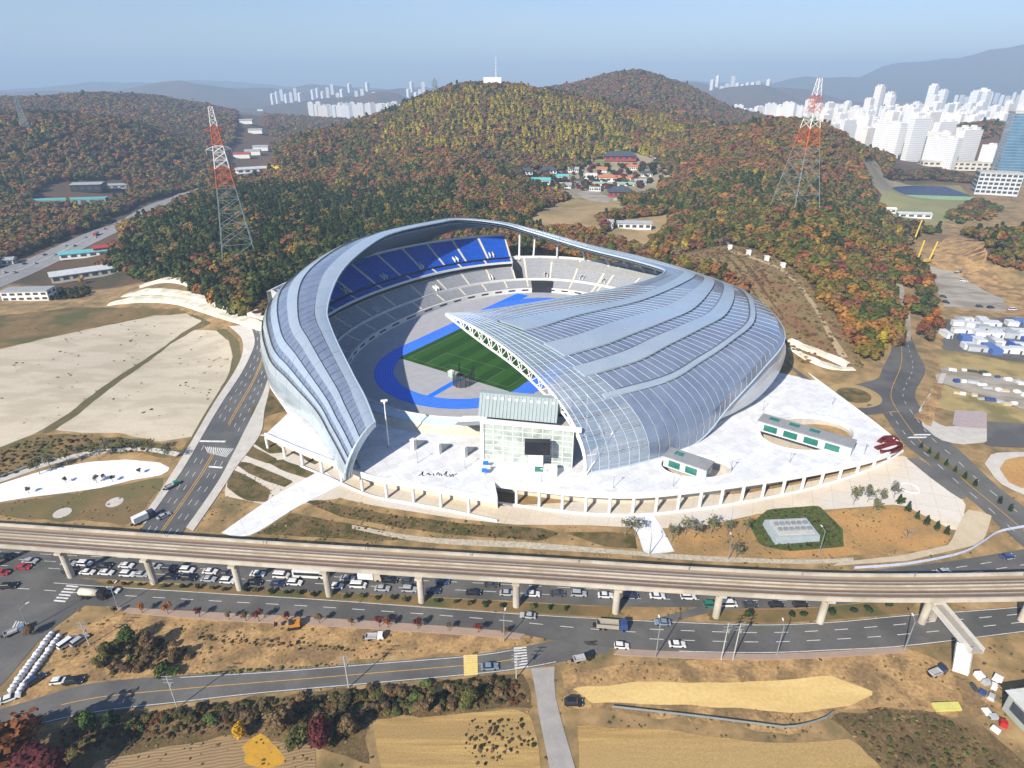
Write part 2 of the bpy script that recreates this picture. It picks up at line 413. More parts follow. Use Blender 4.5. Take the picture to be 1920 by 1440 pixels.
# ------------------------------------------------------------------ the ground sheet
def ground_material():
    m = bpy.data.materials.new('ground soil and forest floor'); m.use_nodes = True; n, l = m.node_tree.nodes, m.node_tree.links; b = n['Principled BSDF']; b.inputs['Roughness'].default_value = .95
    g = n.new('ShaderNodeNewGeometry')
    def ramp(scale, stops, detail=7):
        t = n.new('ShaderNodeTexNoise'); t.inputs['Scale'].default_value = scale; t.inputs['Detail'].default_value = detail; t.inputs['Roughness'].default_value = .65; l.new(g.outputs['Position'], t.inputs[0])
        r = n.new('ShaderNodeValToRGB'); el = r.color_ramp.elements
        while len(el) < len(stops): el.new(.5)
        for e, (p, c) in zip(el, stops): e.position = p; e.color = (*c, 1)
        l.new(t.outputs[0], r.inputs[0]); return r.outputs[0]
    soil = ramp(.11, [(.30, (.11, .095, .035)), (.44, (.21, .145, .06)), (.56, (.32, .205, .085)), (.70, (.42, .29, .14))], 12)
    wood = ramp(.012, [(.32, (.030, .038, .014)), (.46, (.085, .055, .025)), (.56, (.11, .05, .022)), (.70, (.06, .058, .02))], 10)
    a = n.new('ShaderNodeAttribute'); a.attribute_name = 'wood'; mx_ = n.new('ShaderNodeMixRGB'); l.new(a.outputs['Fac'], mx_.inputs[0]); l.new(soil, mx_.inputs[1]); l.new(wood, mx_.inputs[2]); l.new(mx_.outputs[0], b.inputs['Base Color']); return m
M_ground = ground_material()
def make_ground():
    ny, nx = _X.shape
    V = np.stack([_X, _Y, GZ], 2).reshape(-1, 3)
    me = bpy.data.meshes.new('ground')
    idx = np.arange(ny * nx).reshape(ny, nx)
    a, b, c, d = idx[:-1, :-1].ravel(), idx[:-1, 1:].ravel(), idx[1:, 1:].ravel(), idx[1:, :-1].ravel()
    T = np.concatenate([np.stack([a, b, c], 1), np.stack([a, c, d], 1)])
    me.from_pydata(V.tolist(), [], T.tolist()); me.materials.append(M_ground)
    me.polygons.foreach_set('use_smooth', [True] * len(me.polygons))
    w = np.clip((V[:, 2] - 14) / 6, 0, 1) * np.clip((V[:, 1] - 280) / 60, 0, 1); w = np.maximum(w, np.clip((V[:, 1] - 2200) / 300, 0, 1) * np.clip((V[:, 2] - 16) / 12, 0.45, 1)); w = np.maximum(w, ((V[:, 0] < -260) & (V[:, 1] > 440)) * 1.0)
    at_ = me.attributes.new('wood', 'FLOAT', 'POINT'); at_.data.foreach_set('value', w.astype(np.float32)); me.update()
    return struct(obj('ground', me))
make_ground()

# ------------------------------------------------------------------ stadium
ST_C = np.array([-1.4, 333.0]); ST_R = R(56.0)
UX, UY = math.cos(ST_R), math.sin(ST_R)
def st_w(a, b, z=0.0): return (ST_C[0] + a * UX + b * UY, ST_C[1] + a * UY - b * UX, z)
def st_ab(p): d = np.asarray(p)[:2] - ST_C; return (float(d[0] * UX + d[1] * UY), float(d[0] * UY - d[1] * UX))
def L(a, b, z): return (a, -b, z)                       # stadium frame: x along the pitch, y towards the far stand
def pin(px, py, z): a, b = st_ab(gz(px, py, z)); return (a, b, z)
ZF = 8.0                                                # pitch level
ZD = 10.0                                               # deck level

M_roofpale = mat('pale blue coated roof metal', (0.56, 0.65, 0.72), (0.50, 0.60, 0.68), 0.08, 0.24, metal=0.5, spec=0.5)
M_white = mat('white painted steel', (0.78, 0.79, 0.78), (0.70, 0.71, 0.71), 0.4, 0.45)
M_whitewall = mat('white wall paint', (0.76, 0.75, 0.72), (0.68, 0.67, 0.63), 0.25, 0.75)
M_cream = mat('cream concrete', (0.62, 0.58, 0.48), (0.54, 0.50, 0.41), 0.3, 0.85)
M_conc = mat('light concrete', (0.50, 0.48, 0.44), (0.42, 0.40, 0.36), 0.35, 0.85)
M_concgrey = mat('grey concrete', (0.33, 0.33, 0.32), (0.27, 0.27, 0.26), 0.4, 0.88)
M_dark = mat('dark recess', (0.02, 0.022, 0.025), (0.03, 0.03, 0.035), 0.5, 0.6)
M_steel = mat('grey steel', (0.36, 0.40, 0.43), (0.30, 0.34, 0.37), 0.3, 0.4, metal=0.4)
M_gutter = mat('dark roof gutter', (0.09, 0.11, 0.14), (0.07, 0.08, 0.10), 0.4, 0.5)
M_greenglass = mat('green tinted glass', (0.02, 0.14, 0.11), (0.03, 0.19, 0.15), 0.5, 0.12, spec=0.7)

def glassy(name, c1, c2, rough, alpha, lines=None, metal=0.0, coat=0.0):
    """translucent roof sheet with faint panel ribs"""
    m = mat(name, c1, c2, 0.12, rough, metal=metal, alpha=alpha, coat=coat)
    return m
M_roofglass = glassy('blue grey roof glazing', (0.19, 0.235, 0.335), (0.245, 0.295, 0.40), 0.17, 0.95, metal=0.25, coat=0.6)
M_frontglass = glassy('clear front glazing', (0.30, 0.38, 0.48), (0.37, 0.45, 0.55), 0.14, 0.66, metal=0.2, coat=0.5)

stadium = thing('stadium', 'huge silver stadium with swirling ribbed roof and open blue-seated bowl on the white plaza', 'stadium', (ST_C[0], ST_C[1], 0), ST_R)

# --- pitch, track and apron (part of the setting)
def stadium_outline(half, rad, n=40):
    P = [(half + rad * math.cos(t), rad * math.sin(t)) for t in np.linspace(-math.pi / 2, math.pi / 2, n)]
    return P + [(-half - rad * math.cos(t), -rad * math.sin(t)) for t in np.linspace(-math.pi / 2, math.pi / 2, n)]
def superell(A, B, n=160, e=2.25):
    P = []
    for k in range(n):
        t = 2 * math.pi * k / n; c, s = math.cos(t), math.sin(t)
        P.append((A * math.copysign(abs(c) ** (2 / e), c), B * math.copysign(abs(s) ** (2 / e), s)))
    return P
M_apron = mat('grey track apron', (0.40, 0.40, 0.42), (0.35, 0.35, 0.37), 0.25, 0.9)
M_track = mat('blue running track', (0.012, 0.17, 0.88), (0.010, 0.15, 0.80), 0.2, 0.9)
def grass_mat():
    m = bpy.data.materials.new('striped pitch turf'); m.use_nodes = True; n, l = m.node_tree.nodes, m.node_tree.links
    b = n['Principled BSDF']; b.inputs['Roughness'].default_value = 0.95; b.inputs['Specular IOR Level'].default_value = .1
    tcn = n.new('ShaderNodeTexCoord'); sep = n.new('ShaderNodeSeparateXYZ'); l.new(tcn.outputs['Object'], sep.inputs[0])
    w = n.new('ShaderNodeMath'); w.operation = 'MULTIPLY'; w.inputs[1].default_value = 2 * math.pi / 13.6
    l.new(sep.outputs[1], w.inputs[0]); s = n.new('ShaderNodeMath'); s.operation = 'SINE'; l.new(w.outputs[0], s.inputs[0])
    k = n.new('ShaderNodeMapRange'); k.inputs[1].default_value = -0.25; k.inputs[2].default_value = 0.25; l.new(s.outputs[0], k.inputs[0])
    nzn = n.new('ShaderNodeTexNoise'); nzn.inputs['Scale'].default_value = 0.35; nzn.inputs['Detail'].default_value = 6; l.new(tcn.outputs['Object'], nzn.inputs[0])
    add = n.new('ShaderNodeMath'); add.operation = 'MULTIPLY_ADD'; add.inputs[1].default_value = 0.8; add.inputs[2].default_value = -0.4; l.new(nzn.outputs[0], add.inputs[0])
    ad2 = n.new('ShaderNodeMath'); ad2.operation = 'ADD'; ad2.use_clamp = True; l.new(k.outputs[0], ad2.inputs[0]); l.new(add.outputs[0], ad2.inputs[1])
    mxn = n.new('ShaderNodeMixRGB'); mxn.inputs[1].default_value = (0.016, 0.062, 0.006, 1); mxn.inputs[2].default_value = (0.027, 0.090, 0.009, 1)
    l.new(ad2.outputs[0], mxn.inputs[0]); l.new(mxn.outputs[0], b.inputs['Base Color']); return m
def st_sheet(name, poly, m, z, holes=()):
    o = sheet(name, poly, m, z=z, holes=holes); o.location = (ST_C[0], ST_C[1], 0); o.rotation_euler = (0, 0, ST_R); return struct(o)
FB = -1.0                                                # the field sits a metre towards the far stand
st_sheet('track_apron', [(x, y) for x, y in superell(104, 76)], M_apron, ZF)
tr_o = stadium_outline(42.2, 47.6); tr_i = stadium_outline(42.2, 37.6)
track = st_sheet('running_track', tr_o, M_track, ZF + 0.02, holes=[tr_i])
mbx = MB(); mbx.add([(40, 37.7, ZF + .03), (80, 37.7, ZF + .03), (80, 47.5, ZF + .03), (40, 47.5, ZF + .03)], [(0, 1, 2, 3)])
mbx.add([(-86, -9, ZF + .03), (-55, -9, ZF + .03), (-55, -5.6, ZF + .03), (-86, -5.6, ZF + .03)], [(0, 1, 2, 3)])
mbx.build('sprint_lane', M_track, track)
mbx = MB()
for k in range(1, 8):
    r_ = 37.6 + 10.0 * k / 8
    for q in (r_ - .05,):
        a = stadium_outline(42.2, q); b_ = stadium_outline(42.2, q + .10); n_ = len(a)
        mbx.add([(x, y, ZF + .045) for x, y in a] + [(x, y, ZF + .045) for x, y in b_], [(i, (i + 1) % n_, n_ + (i + 1) % n_, n_ + i) for i in range(n_)])
mbx.build('lane_line', mat('lane paint', (0.5, 0.55, 0.7), None, 1.0, 0.8), track)
pitch = st_sheet('football_pitch', [(-53.5, -37.4), (53.5, -37.4), (53.5, 37.4), (-53.5, 37.4)], grass_mat(), ZF + 0.04)
mbx = MB()
def line2(mb, pts, w, z):
    for p, q in zip(pts[:-1], pts[1:]):
        d = np.array(q) - np.array(p); ln = np.linalg.norm(d); nn = np.array([-d[1], d[0]]) / max(ln, 1e-6) * w / 2
        p_, q_ = np.array(p), np.array(q); mb.add([(*(p_ - nn), z), (*(q_ - nn), z), (*(q_ + nn), z), (*(p_ + nn), z)], [(0, 1, 2, 3)])
ZL = ZF + 0.055
line2(mbx, [(-50, -33), (50, -33), (50, 33), (-50, 33), (-50, -33)], .14, ZL); line2(mbx, [(0, -33), (0, 33)], .14, ZL)
line2(mbx, [(9.15 * math.cos(t), 9.15 * math.sin(t)) for t in np.linspace(0, 6.2832, 40)], .14, ZL)
for s in (-1, 1):
    line2(mbx, [(s * 50, -20), (s * 33.5, -20), (s * 33.5, 20), (s * 50, 20)], .14, ZL); line2(mbx, [(s * 50, -9), (s * 44.5, -9), (s * 44.5, 9), (s * 50, 9)], .14, ZL)
mbx.build('pitch_line', mat('pitch line paint', (0.30, 0.36, 0.28), None, 1, 0.9), pitch)

# --- seating bowl
NB = 200
def bowl(d, k): # offset outline of the front rail
    x, y = BO[k % NB]; nx_, ny_ = BN[k % NB]; return x + nx_ * d, y + ny_ * d
BO = np.array(superell(100, 73, NB)); _t = np.roll(BO, -1, 0) - np.roll(BO, 1, 0); BN = np.stack([_t[:, 1], -_t[:, 0]], 1); BN /= np.linalg.norm(BN, axis=1)[:, None]
def kang(k): return math.degrees(math.atan2(BO[k % NB][1], BO[k % NB][0])) % 360
M_seatblue = mat('blue seats', (0.006, 0.075, 0.42), (0.010, 0.11, 0.54), 0.5, 0.6)
M_seatgrey = mat('grey seats', (0.36, 0.37, 0.39), (0.30, 0.31, 0.33), 0.5, 0.7)
M_seatnavy = mat('navy seats', (0.03, 0.045, 0.10), (0.04, 0.055, 0.12), 0.5, 0.7)
M_aisle = mat('aisle concrete', (0.66, 0.61, 0.50), (0.58, 0.54, 0.45), 0.4, 0.85)
bowl_wall = MB(); bowl_rail = MB(); bowl_dark = MB()
tier_parts = {}
def tier(name, d0, z0, d1, z1, k0, k1, m, rows, aisle=6, aw=.22):
    """one tier as stepped blocks between aisles; every block a part"""
    k = k0
    while k < k1:
        e = min(k + aisle, k1)
        mb = MB()
        for r_ in range(rows):
            da, db = d0 + (d1 - d0) * r_ / rows, d0 + (d1 - d0) * (r_ + 1) / rows
            za, zb = z0 + (z1 - z0) * r_ / rows, z0 + (z1 - z0) * (r_ + 1) / rows
            kk = [k + aw] + list(range(k + 1, e)) + [e - aw]
            P = []
            for q in kk:
                i = int(math.floor(q)); f = q - i
                def bp(d): x0, y0 = bowl(d, i); x1, y1 = bowl(d, i + 1); return x0 + (x1 - x0) * f, y0 + (y1 - y0) * f
                xa, ya = bp(da); xb, yb = bp(db); P.append([(xa, ya, za), (xa, ya, zb), (xb, yb, zb)])
            mb.grid(P)
        mb.build('seat_block', m, stadium); 
        # the aisle stair beside it, a hand higher than the treads
        mbA = MB(); 
        P = []
        for q in (-aw, aw):
            kq = k + q; i = int(math.floor(kq)); f = kq - i
            x0, y0 = bowl(d0, i); x1, y1 = bowl(d0, i + 1); u0, v0 = bowl(d1, i); u1, v1 = bowl(d1, i + 1)
            P.append([(x0 + (x1 - x0) * f, y0 + (y1 - y0) * f, z0 + .25), (u0 + (u1 - u0) * f, v0 + (v1 - v0) * f, z1 + .25)])
        mbA.grid(P); mbA.build('aisle_stair', M_aisle, stadium)
        k = e
def ring_wall(mb, d, z0, z1, k0, k1, th=0.5):
    P = []
    for k in range(k0, k1 + 1):
        a = bowl(d, k); b_ = bowl(d + th, k); P.append([(*a, z0), (*a, z1), (*b_, z1), (*b_, z0)])
    mb.grid(P)
def k_of(deg): return int(round(min(range(NB), key=lambda k: abs((kang(k) - deg + 180) % 360 - 180))))
# stadium frame: 0 deg = far end, 90 = far (left) long side, 180 = near end, 270 = right side under the big shell
kE0, kL0, kL1, kR0 = k_of(312), k_of(27), k_of(158), k_of(202)
kU1, kU2 = k_of(131), k_of(240)                            # where the upper tiers stop towards the open near end
# lower tiers round the far side, far end and right side
tier('a', 2.5, 11.0, 10.5, 14.0, 0, kL1, M_seatgrey, 8); tier('a', 2.5, 11.0, 10.5, 14.0, kR0, NB, M_seatgrey, 8)
ring_wall(bowl_rail, 11.0, 13.0, 15.4, 0, kL1); ring_wall(bowl_rail, 11.0, 13.0, 15.4, kR0, NB)
tier('b', 12.5, 14.9, 24.0, 20.2, kL0 + 2, kL1, M_seatgrey, 10); tier('b', 12.5, 14.9, 24, 20.2, kR0, kE0, M_seatgrey, 10)
tier('e', 12.5, 14.9, 30.0, 25.5, 0, kL0, M_seatgrey, 14); tier('e', 12.5, 14.9, 30.0, 25.5, kE0, NB, M_seatgrey, 14)
# club level gap and the blue upper tier on the two long sides
for k0, k1 in ((kL0 + 2, kU1), (kU2, kE0)):
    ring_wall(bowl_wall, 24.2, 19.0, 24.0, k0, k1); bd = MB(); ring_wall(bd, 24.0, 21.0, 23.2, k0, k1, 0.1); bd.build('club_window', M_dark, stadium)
    ring_wall(bowl_rail, 21.5, 24.0, 25.4, k0, k1, 0.6)
    P = [[(*bowl(21.5, k), 24.0), (*bowl(26, k), 24.0)] for k in range(k0, k1 + 1)]; bowl_wall.grid(P)
    tier('c', 22.5, 24.8, 27.5, 26.2, k0, k1, M_seatblue, 3)
    dU, zU = (51.0, 38.0) if k0 < kU2 else (40.0, 32.0)
    tier('d', 29.0, 27.0, dU, zU, k0, k1, M_seatblue, 16, aisle=5)
    ring_wall(bowl_rail, dU + .5, zU - 1, zU + 1.4, k0, k1, 0.5); ring_wall(bowl_wall, dU + 1.2, ZD, zU + .5, k0, k1, 0.6)
    for k in (k0, k1):                                    # raked side wall of the upper tier
        a, b_ = bowl(21, k), bowl(dU + 1, k); bowl_wall.add([(*a, 19), (*b_, 19), (*b_, zU + 1.6), (*a, 26.2)], [(0, 1, 2, 3)])
    P = [[(*bowl(dU + 1.2, k), zU), (*bowl(dU + 4, k), zU), (*bowl(dU + 4, k), zU - 8)] for k in range(k0, k1 + 1)]; bowl_wall.grid(P)
for k0, k1 in ((0, kL0 + 2), (kE0, NB)):
    ring_wall(bowl_rail, 30.3, 24.5, 27.0, k0, k1, 0.7); ring_wall(bowl_wall, 31.2, ZD, 26.2, k0, k1, 0.6)
# front barrier with its slots, near end terrace
ring_wall(bowl_rail, 0.0, ZF - 1, 11.3, 0, kL1, 0.7); ring_wall(bowl_rail, 0.0, ZF - 1, 11.3, kR0, NB, 0.7)
ring_wall(bowl_rail, 0.0, ZF - 1, 9.6, kL1, kR0, 0.5)
for k in list(range(2, kL1, 4)) + list(range(kR0, NB - 3, 4)):
    P = [[(*bowl(-0.06, q), 9.3), (*bowl(-0.06, q), 10.4)] for q in (k, k + 1, k + 2)]; MB().grid(P).build('barrier_slot', M_dark, stadium)
P = [[(*bowl(0.7, k), 10.9), (*bowl(2.6, k), 10.9)] for k in range(0, NB + 1)]; bowl_wall.grid(P)
# near end: terrace, pale sloping canopy strip and cream wall down to the deck
P = [[(*bowl(2.5, k), 10.9), (*bowl(4.5, k), 13.0), (*bowl(6.5, k), 13.0)] for k in range(kL1 - 6, kR0 + 7)]; bowl_wall.grid(P)
ring_wall(bowl_rail, 6.5, 12.5, 14.4, kL1 - 6, kR0 + 6, 0.4)
mbs = MB(); mbs.grid([[(*bowl(7.0, k), 14.0), (*bowl(10.5, k), 12.6), (*bowl(10.5, k), 12.0)] for k in range(kL1 - 6, kR0 + 7)])
mbs.build('canopy_strip', mat('pale blue canopy', (0.52, 0.62, 0.70), (0.46, 0.57, 0.66), 0.3, 0.4), stadium)
mbs = MB(); mbs.grid([[(*bowl(10.2, k), 12.3), (*bowl(15.5, k), ZD - .2)] for k in range(kL1 - 6, kR0 + 7)])
mbs.build('sloping_wall', M_cream, stadium)
mbs = MB(); ring_wall(mbs, 3.4, ZF, 13.6, kL1 + 2, kR0 - 2, .2)
bowl_wall.build('bowl_wall', M_conc, stadium); bowl_rail.build('parapet', M_whitewall, stadium); bowl_dark_parts = None
# vomitories: little white mouths with dark doorways
mbv = MB(); mbd = MB()
def vomitory(k, d, z, big=1.0):
    x, y = bowl(d, k); n_ = BN[k % NB]; ang = math.atan2(n_[1], n_[0])
    mb = MB(); w = 3.0 * big
    c, s = math.cos(ang), math.sin(ang)
    def T(p): return (x + p[0] * c - p[1] * s, y + p[0] * s + p[1] * c, z + p[2])
    for yy in (-w / 2, w / 2 - .4):
        mb.add([T(p) for p in [(0, yy, 0), (0, yy + .4, 0), (4.5, yy + .4, 0), (4.5, yy, 0), (0, yy, 2.6), (0, yy + .4, 2.6), (4.5, yy + .4, 3.6), (4.5, yy, 3.6)]], [(0, 1, 5, 4), (1, 2, 6, 5), (2, 3, 7, 6), (3, 0, 4, 7), (4, 5, 6, 7)])
    v = mb.build('vomitory', M_whitewall, stadium)
    mb = MB(); mb.add([T(p) for p in [(3.6, -w / 2 + .4, 0), (3.6, w / 2 - .4, 0), (3.6, w / 2 - .4, 2.9), (3.6, -w / 2 + .4, 2.9)]], [(0, 1, 2, 3)])
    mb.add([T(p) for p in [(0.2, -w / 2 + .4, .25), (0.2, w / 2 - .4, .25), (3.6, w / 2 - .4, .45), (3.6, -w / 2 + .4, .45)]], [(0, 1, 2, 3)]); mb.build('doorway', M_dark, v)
for k in range(kL0 + 6, kU1, 8): vomitory(k, 29.0, 27.2)
for k in range(4, kL0, 9): vomitory(k, 12.6, 15.0)
for k in range(kE0 + 4, NB, 9): vomitory(k, 12.6, 15.0)
for k in range(kL0 + 8, kL1, 14): vomitory(k, 12.6, 15.0, .8)
# tunnel mouth at the far end corner
k = k_of(20)
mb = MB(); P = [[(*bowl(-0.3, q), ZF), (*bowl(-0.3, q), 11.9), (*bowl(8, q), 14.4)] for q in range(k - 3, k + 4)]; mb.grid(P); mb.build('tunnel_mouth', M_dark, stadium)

# --- roof ring: stations from the left tip round the back to the cut front of the great shell
# (inner point), (outer point), inner lift, outer shoulder 0..1, outward swell
STN = []
def stn(I, O, lift, sh, swell, wd): STN.append((*I, *O, lift, sh, swell, wd))
stn(pin(703, 793, 26), pin(648, 899, 11), 0.0, 0.45, 0.0, 0)
stn(pin(684, 745, 28), pin(622, 846, 12), 0.6, 0.60, 0.03, 0)
stn(pin(660, 700, 30.5), pin(590, 796, 12.5), 1.0, 0.75, 0.05, 0)
stn(pin(622, 620, 38), pin(543, 755, 12.5), 1.5, 0.80, 0.07, 0)
stn(pin(614, 575, 43), pin(508, 718, 12.5), 1.5, 0.82, 0.08, 0)
stn(pin(640, 510, 50), (-88, -105, 12), 1.5, 0.85, 0.06, 0)
stn(pin(690, 463, 54), (-42, -132, 12), 1.0, 0.85, 0.04, 0)
stn(pin(741, 436, 56), (4, -142, 14), 0.5, 0.85, 0.0, 0)
stn(pin(826, 417, 56), (62, -132, 30), 0.3, 0.8, 0.0, 0)
stn(pin(868, 412, 55), (90, -117, 42), 0.3, 0.7, 0.0, 0)
stn(pin(940, 420, 51.5), (114, -88, 45.5), 0.5, 0.6, 0, 0)
stn(pin(994, 435, 46.5), (123, -60, 43), 0.6, 0.6, 0, 0)
stn(pin(1100, 467, 38.5), (130, -14, 36.0), 0.6, 0.6, 0, 0)
stn(pin(1180, 487, 36), (129, 26, 33.5), 0.6, 0.6, 0, 0)
stn(pin(1235, 503, 35), (124, 58, 30), 0.8, 0.7, 0.0, 0.4)
stn(pin(1246, 510, 35.5), (113, 83, 28), 1.0, 0.8, 0.02, 0.8)
stn(pin(1230, 520, 37), (95, 106, 30), 1.6, 0.85, 0.04, 1)
stn(pin(1167, 539, 40), (62, 127, 34), 2.0, 0.90, 0.04, 1)
stn(pin(1088, 554, 43.5), pin(1471, 634, 36.5), 2.2, 0.98, 0.03, 1)
stn(pin(1020, 566, 46.5), pin(1428, 694, 29), 2.2, 0.93, 0.03, 1)
stn(pin(955, 577, 49), pin(1368, 760, 19), 2.0, 0.86, 0.03, 1)
stn(pin(902, 585, 50.8), (-53, 129, 10.2), 1.6, 0.79, 0.03, 1)
stn(pin(870, 588, 51.5), (-80, 115.5, 10.2), 1.0, 0.72, 0.02, 1)
stn(pin(836, 589, 52), (-98, 101.5, 10.2), 1.0, 0.70, 0.02, 1)
NSUB = 6
RS = crom(STN, NSUB); NS = len(RS)
def sect(row, v):
    I, O = row[:3], row[3:6]; lift, sh, sw = row[6:9]
    d = O - I
    P1 = I + np.array([d[0] * .40, d[1] * .40, lift]); P2 = np.array([O[0] + d[0] * sw, O[1] + d[1] * sw, O[2] + (I[2] - O[2]) * sh])
    return I * (1 - v) ** 3 + P1 * 3 * v * (1 - v) ** 2 + P2 * 3 * v * v * (1 - v) + O * v ** 3
# even spacing across the section
VV = np.linspace(0, 1, 41); RP = []
for row in RS:
    C_ = np.array([sect(row, v) for v in VV]); s = np.r_[0, np.cumsum(np.linalg.norm(np.diff(C_, axis=0), axis=1))]; RP.append((C_, s / s[-1]))
def rp(i, v, up=0.0):
    """point on the roof at station i (float) and arc fraction v"""
    i0 = int(min(max(math.floor(i), 0), NS - 2)); f = i - i0
    def one(k): C_, s = RP[k]; return np.array([np.interp(v, s, C_[:, q]) for q in range(3)])
    p = one(i0) * (1 - f) + one(i0 + 1) * f
    if up:
        e = 1e-2
        def q(ii, vv):
            ii = min(max(ii, 0), NS - 1.0); k = int(min(math.floor(ii), NS - 2)); g = ii - k
            def on(kk): C_, s = RP[kk]; return np.array([np.interp(vv, s, C_[:, w]) for w in range(3)])
            return on(k) * (1 - g) + on(k + 1) * g
        du = q(i + .5, v) - q(i - .5, v); dv = q(i, min(v + .02, 1)) - q(i, max(v - .02, 0))
        nn = np.cross(du, dv); nn /= np.linalg.norm(nn) + 1e-9
        if nn[2] < -0.2 or (abs(nn[2]) <= 0.2 and (nn[:2] @ (p[:2])) < 0): nn = -nn
        p = p + nn * up
    return p
def lp(p): return L(*p)
# bands across the roof: pale, glazed, pale ... ; widths at the left wing (A) and on the great shell (B)
EDG_A = np.array([0, .13, .30, .40, .50, .575, .64, .695, .745, 1.0, 1.0])
EKI = [88, 92, 96, 100, 104, 108, 112, 116, 120, 124, 128, 132]
EKB = {2: [0.4043, 0.2622, 0.2267, 0.231, 0.2376, 0.2311, 0.2118, 0.1883, 0.171, 0.165, 0.1634, 0.1404], 3: [0.6629, 0.4618, 0.3673, 0.3283, 0.3126, 0.303, 0.293, 0.283, 0.2763, 0.2746, 0.2743, 0.2622], 4: [0.6771, 0.5668, 0.5034, 0.47, 0.4533, 0.4438, 0.4354, 0.4249, 0.4119, 0.3987, 0.3897, 0.3915], 5: [0.7541, 0.6744, 0.6183, 0.585, 0.5692, 0.563, 0.5582, 0.5479, 0.5292, 0.505, 0.4861, 0.4931], 6: [0.798, 0.7501, 0.7063, 0.6733, 0.6518, 0.6381, 0.6264, 0.6118, 0.5915, 0.568, 0.5507, 0.5587], 7: [0.8564, 0.8343, 0.7956, 0.7584, 0.7303, 0.7111, 0.6963, 0.6801, 0.6586, 0.6329, 0.6125, 0.618], 8: [0.9073, 0.8988, 0.8713, 0.8447, 0.8266, 0.8161, 0.8073, 0.7932, 0.7693, 0.7373, 0.7083, 0.7073], 9: [0.9415, 0.939, 0.9114, 0.8812, 0.858, 0.8426, 0.8301, 0.8138, 0.7894, 0.7579, 0.73, 0.7293]}
def edge(j, i):
    """where band edge j crosses station i"""
    i0 = int(math.floor(min(i, NS - 1.001))); f = min(i, NS - 1.001) - i0; w = min(max(RS[i0][9] * (1 - f) + RS[i0 + 1][9] * f, 0), 1)
    if j in EKB: eb = float(np.mean([np.interp(i + d, EKI, EKB[j]) for d in (-2, -1, 0, 1, 2)]))
    else: eb = 0.0 if j < 2 else 1.0
    e = EDG_A[j] * (1 - w) + eb * w
    if 1 <= j <= 8: e += 0.05 * (1 - w) * (1 / (1 + math.exp((i - 8.5) * 1.1)))   # the kink the bands make on the left wing
    return min(max(e, 0), 1)
GLZ = {1: 1, 3: 1, 5: 1, 7: 1, 9: 1}                     # band numbers that are glazed
i_cut = {2: 130.2, 4: 131.5, 6: 132.4, 8: 132.6}
roof = MB()
# under-skin: dark gutters and soffit
RIB = 2.0
under = MB(); under.grid([[lp(rp(i, v, -1.6)) for v in np.linspace(0, 1, 15)] for i in np.arange(0, 130, 1.0)])
roof_part = under.build('roof', [M_steel], stadium, smooth=True)
n_panel = 0
def panel(i0, i1, va, vb, m, name, up, gap=0.0, nseg=2, across=3, thick=0.25):
    """one curved roof panel with turned-down rims; va/vb are functions of i"""
    rows = []
    for i in np.linspace(i0, i1, nseg + 1):
        a, b_ = va(i), vb(i)
        rows.append([lp(rp(i, a + (b_ - a) * t, up)) for t in np.linspace(0, 1, across + 1)])
    mb = MB(); k = across + 1; n = len(rows); mb.grid(rows)
    loop = [(0, q) for q in range(k)] + [(r_, k - 1) for r_ in range(1, n)] + [(n - 1, q) for q in range(k - 2, -1, -1)] + [(r_, 0) for r_ in range(n - 2, 0, -1)]
    top = [rows[r_][q] for r_, q in loop]; bot = [(p[0], p[1], p[2] - thick) for p in top]; kk = len(top)
    mb.add(top + bot, [(a, (a + 1) % kk, kk + (a + 1) % kk, kk + a) for a in range(kk)])
    return mb.build(name, m, roof_part, smooth=False)
frames = MB()
def frame_line(pts, r_): 
    pts = [lp(p) for p in pts]
    for p, q in zip(pts[:-1], pts[1:]): frames.tube(p, q, r_, r_, 4)
iF = 131.0                                         # front clear zone starts here
for j in range(10):
    glz = j in GLZ
    va = (lambda i, j=j: edge(j, i)); vb = (lambda i, j=j: edge(j + 1, i))
    end = i_cut.get(j, NS - 1) if not glz else iF
    step = 1.0 if glz else 3.0
    i = 0.0
    while i < end - 1e-6:
        e = min(i + step, end)
        m_ = (i + e) / 2
        if vb(m_) - va(m_) > 0.006:
            if glz: panel(i + .03, e - .03, lambda q: va(q) + .004, lambda q: vb(q) - .004, M_roofglass, 'glazing_panel', 0.0, thick=.2, across=4 if j == 9 else 2)
            else: panel(i + .015, e - .015, va, lambda q: vb(q) - .003, M_roofpale, 'roof_panel', 0.6, nseg=4, thick=.8)
            n_panel += 1
        i = e
# the clear front zone of the great shell: framed panes
cols = np.linspace(0, 1, 15); irows = np.linspace(iF, NS - 1, 8)
def cutv(i, v):
    for jj, ic in i_cut.items():
        pass
    return v
for a in range(7):
    for c in range(14):
        v0, v1 = cols[c], cols[c + 1]
        panel(irows[a] + .02, irows[a + 1] - .02, lambda q, v0=v0: v0 + .003, lambda q, v1=v1: v1 - .003, M_frontglass, 'clear_pane', 0.05, nseg=2, across=2, thick=.12)
for i in irows: frame_line([rp(i, v, 0.1) for v in np.linspace(0, 1, 30)], 0.09)
for v in cols: frame_line([rp(i, v, 0.1) for i in np.linspace(iF, NS - 1, 18)], 0.07)
for c in np.linspace(0, 1, 57): frame_line([rp(i, c, 0.02) for i in np.linspace(iF, NS - 1, 8)], 0.035)
# ribs across the glazed bands
for i in np.arange(0, iF, 1.0):
    w = RS[int(i)][9]
    if w > 0.97 and i >= 101:
        for v in np.linspace(0, 1, 25)[:-1]: frame_line([rp(i, v, .0), rp(i, v + 1 / 24, .0)], 0.06)
frames.build('glazing_bar', mat('pale glazing bar', (.62, .70, .78), (.55, .64, .73), .3, .4), roof_part)
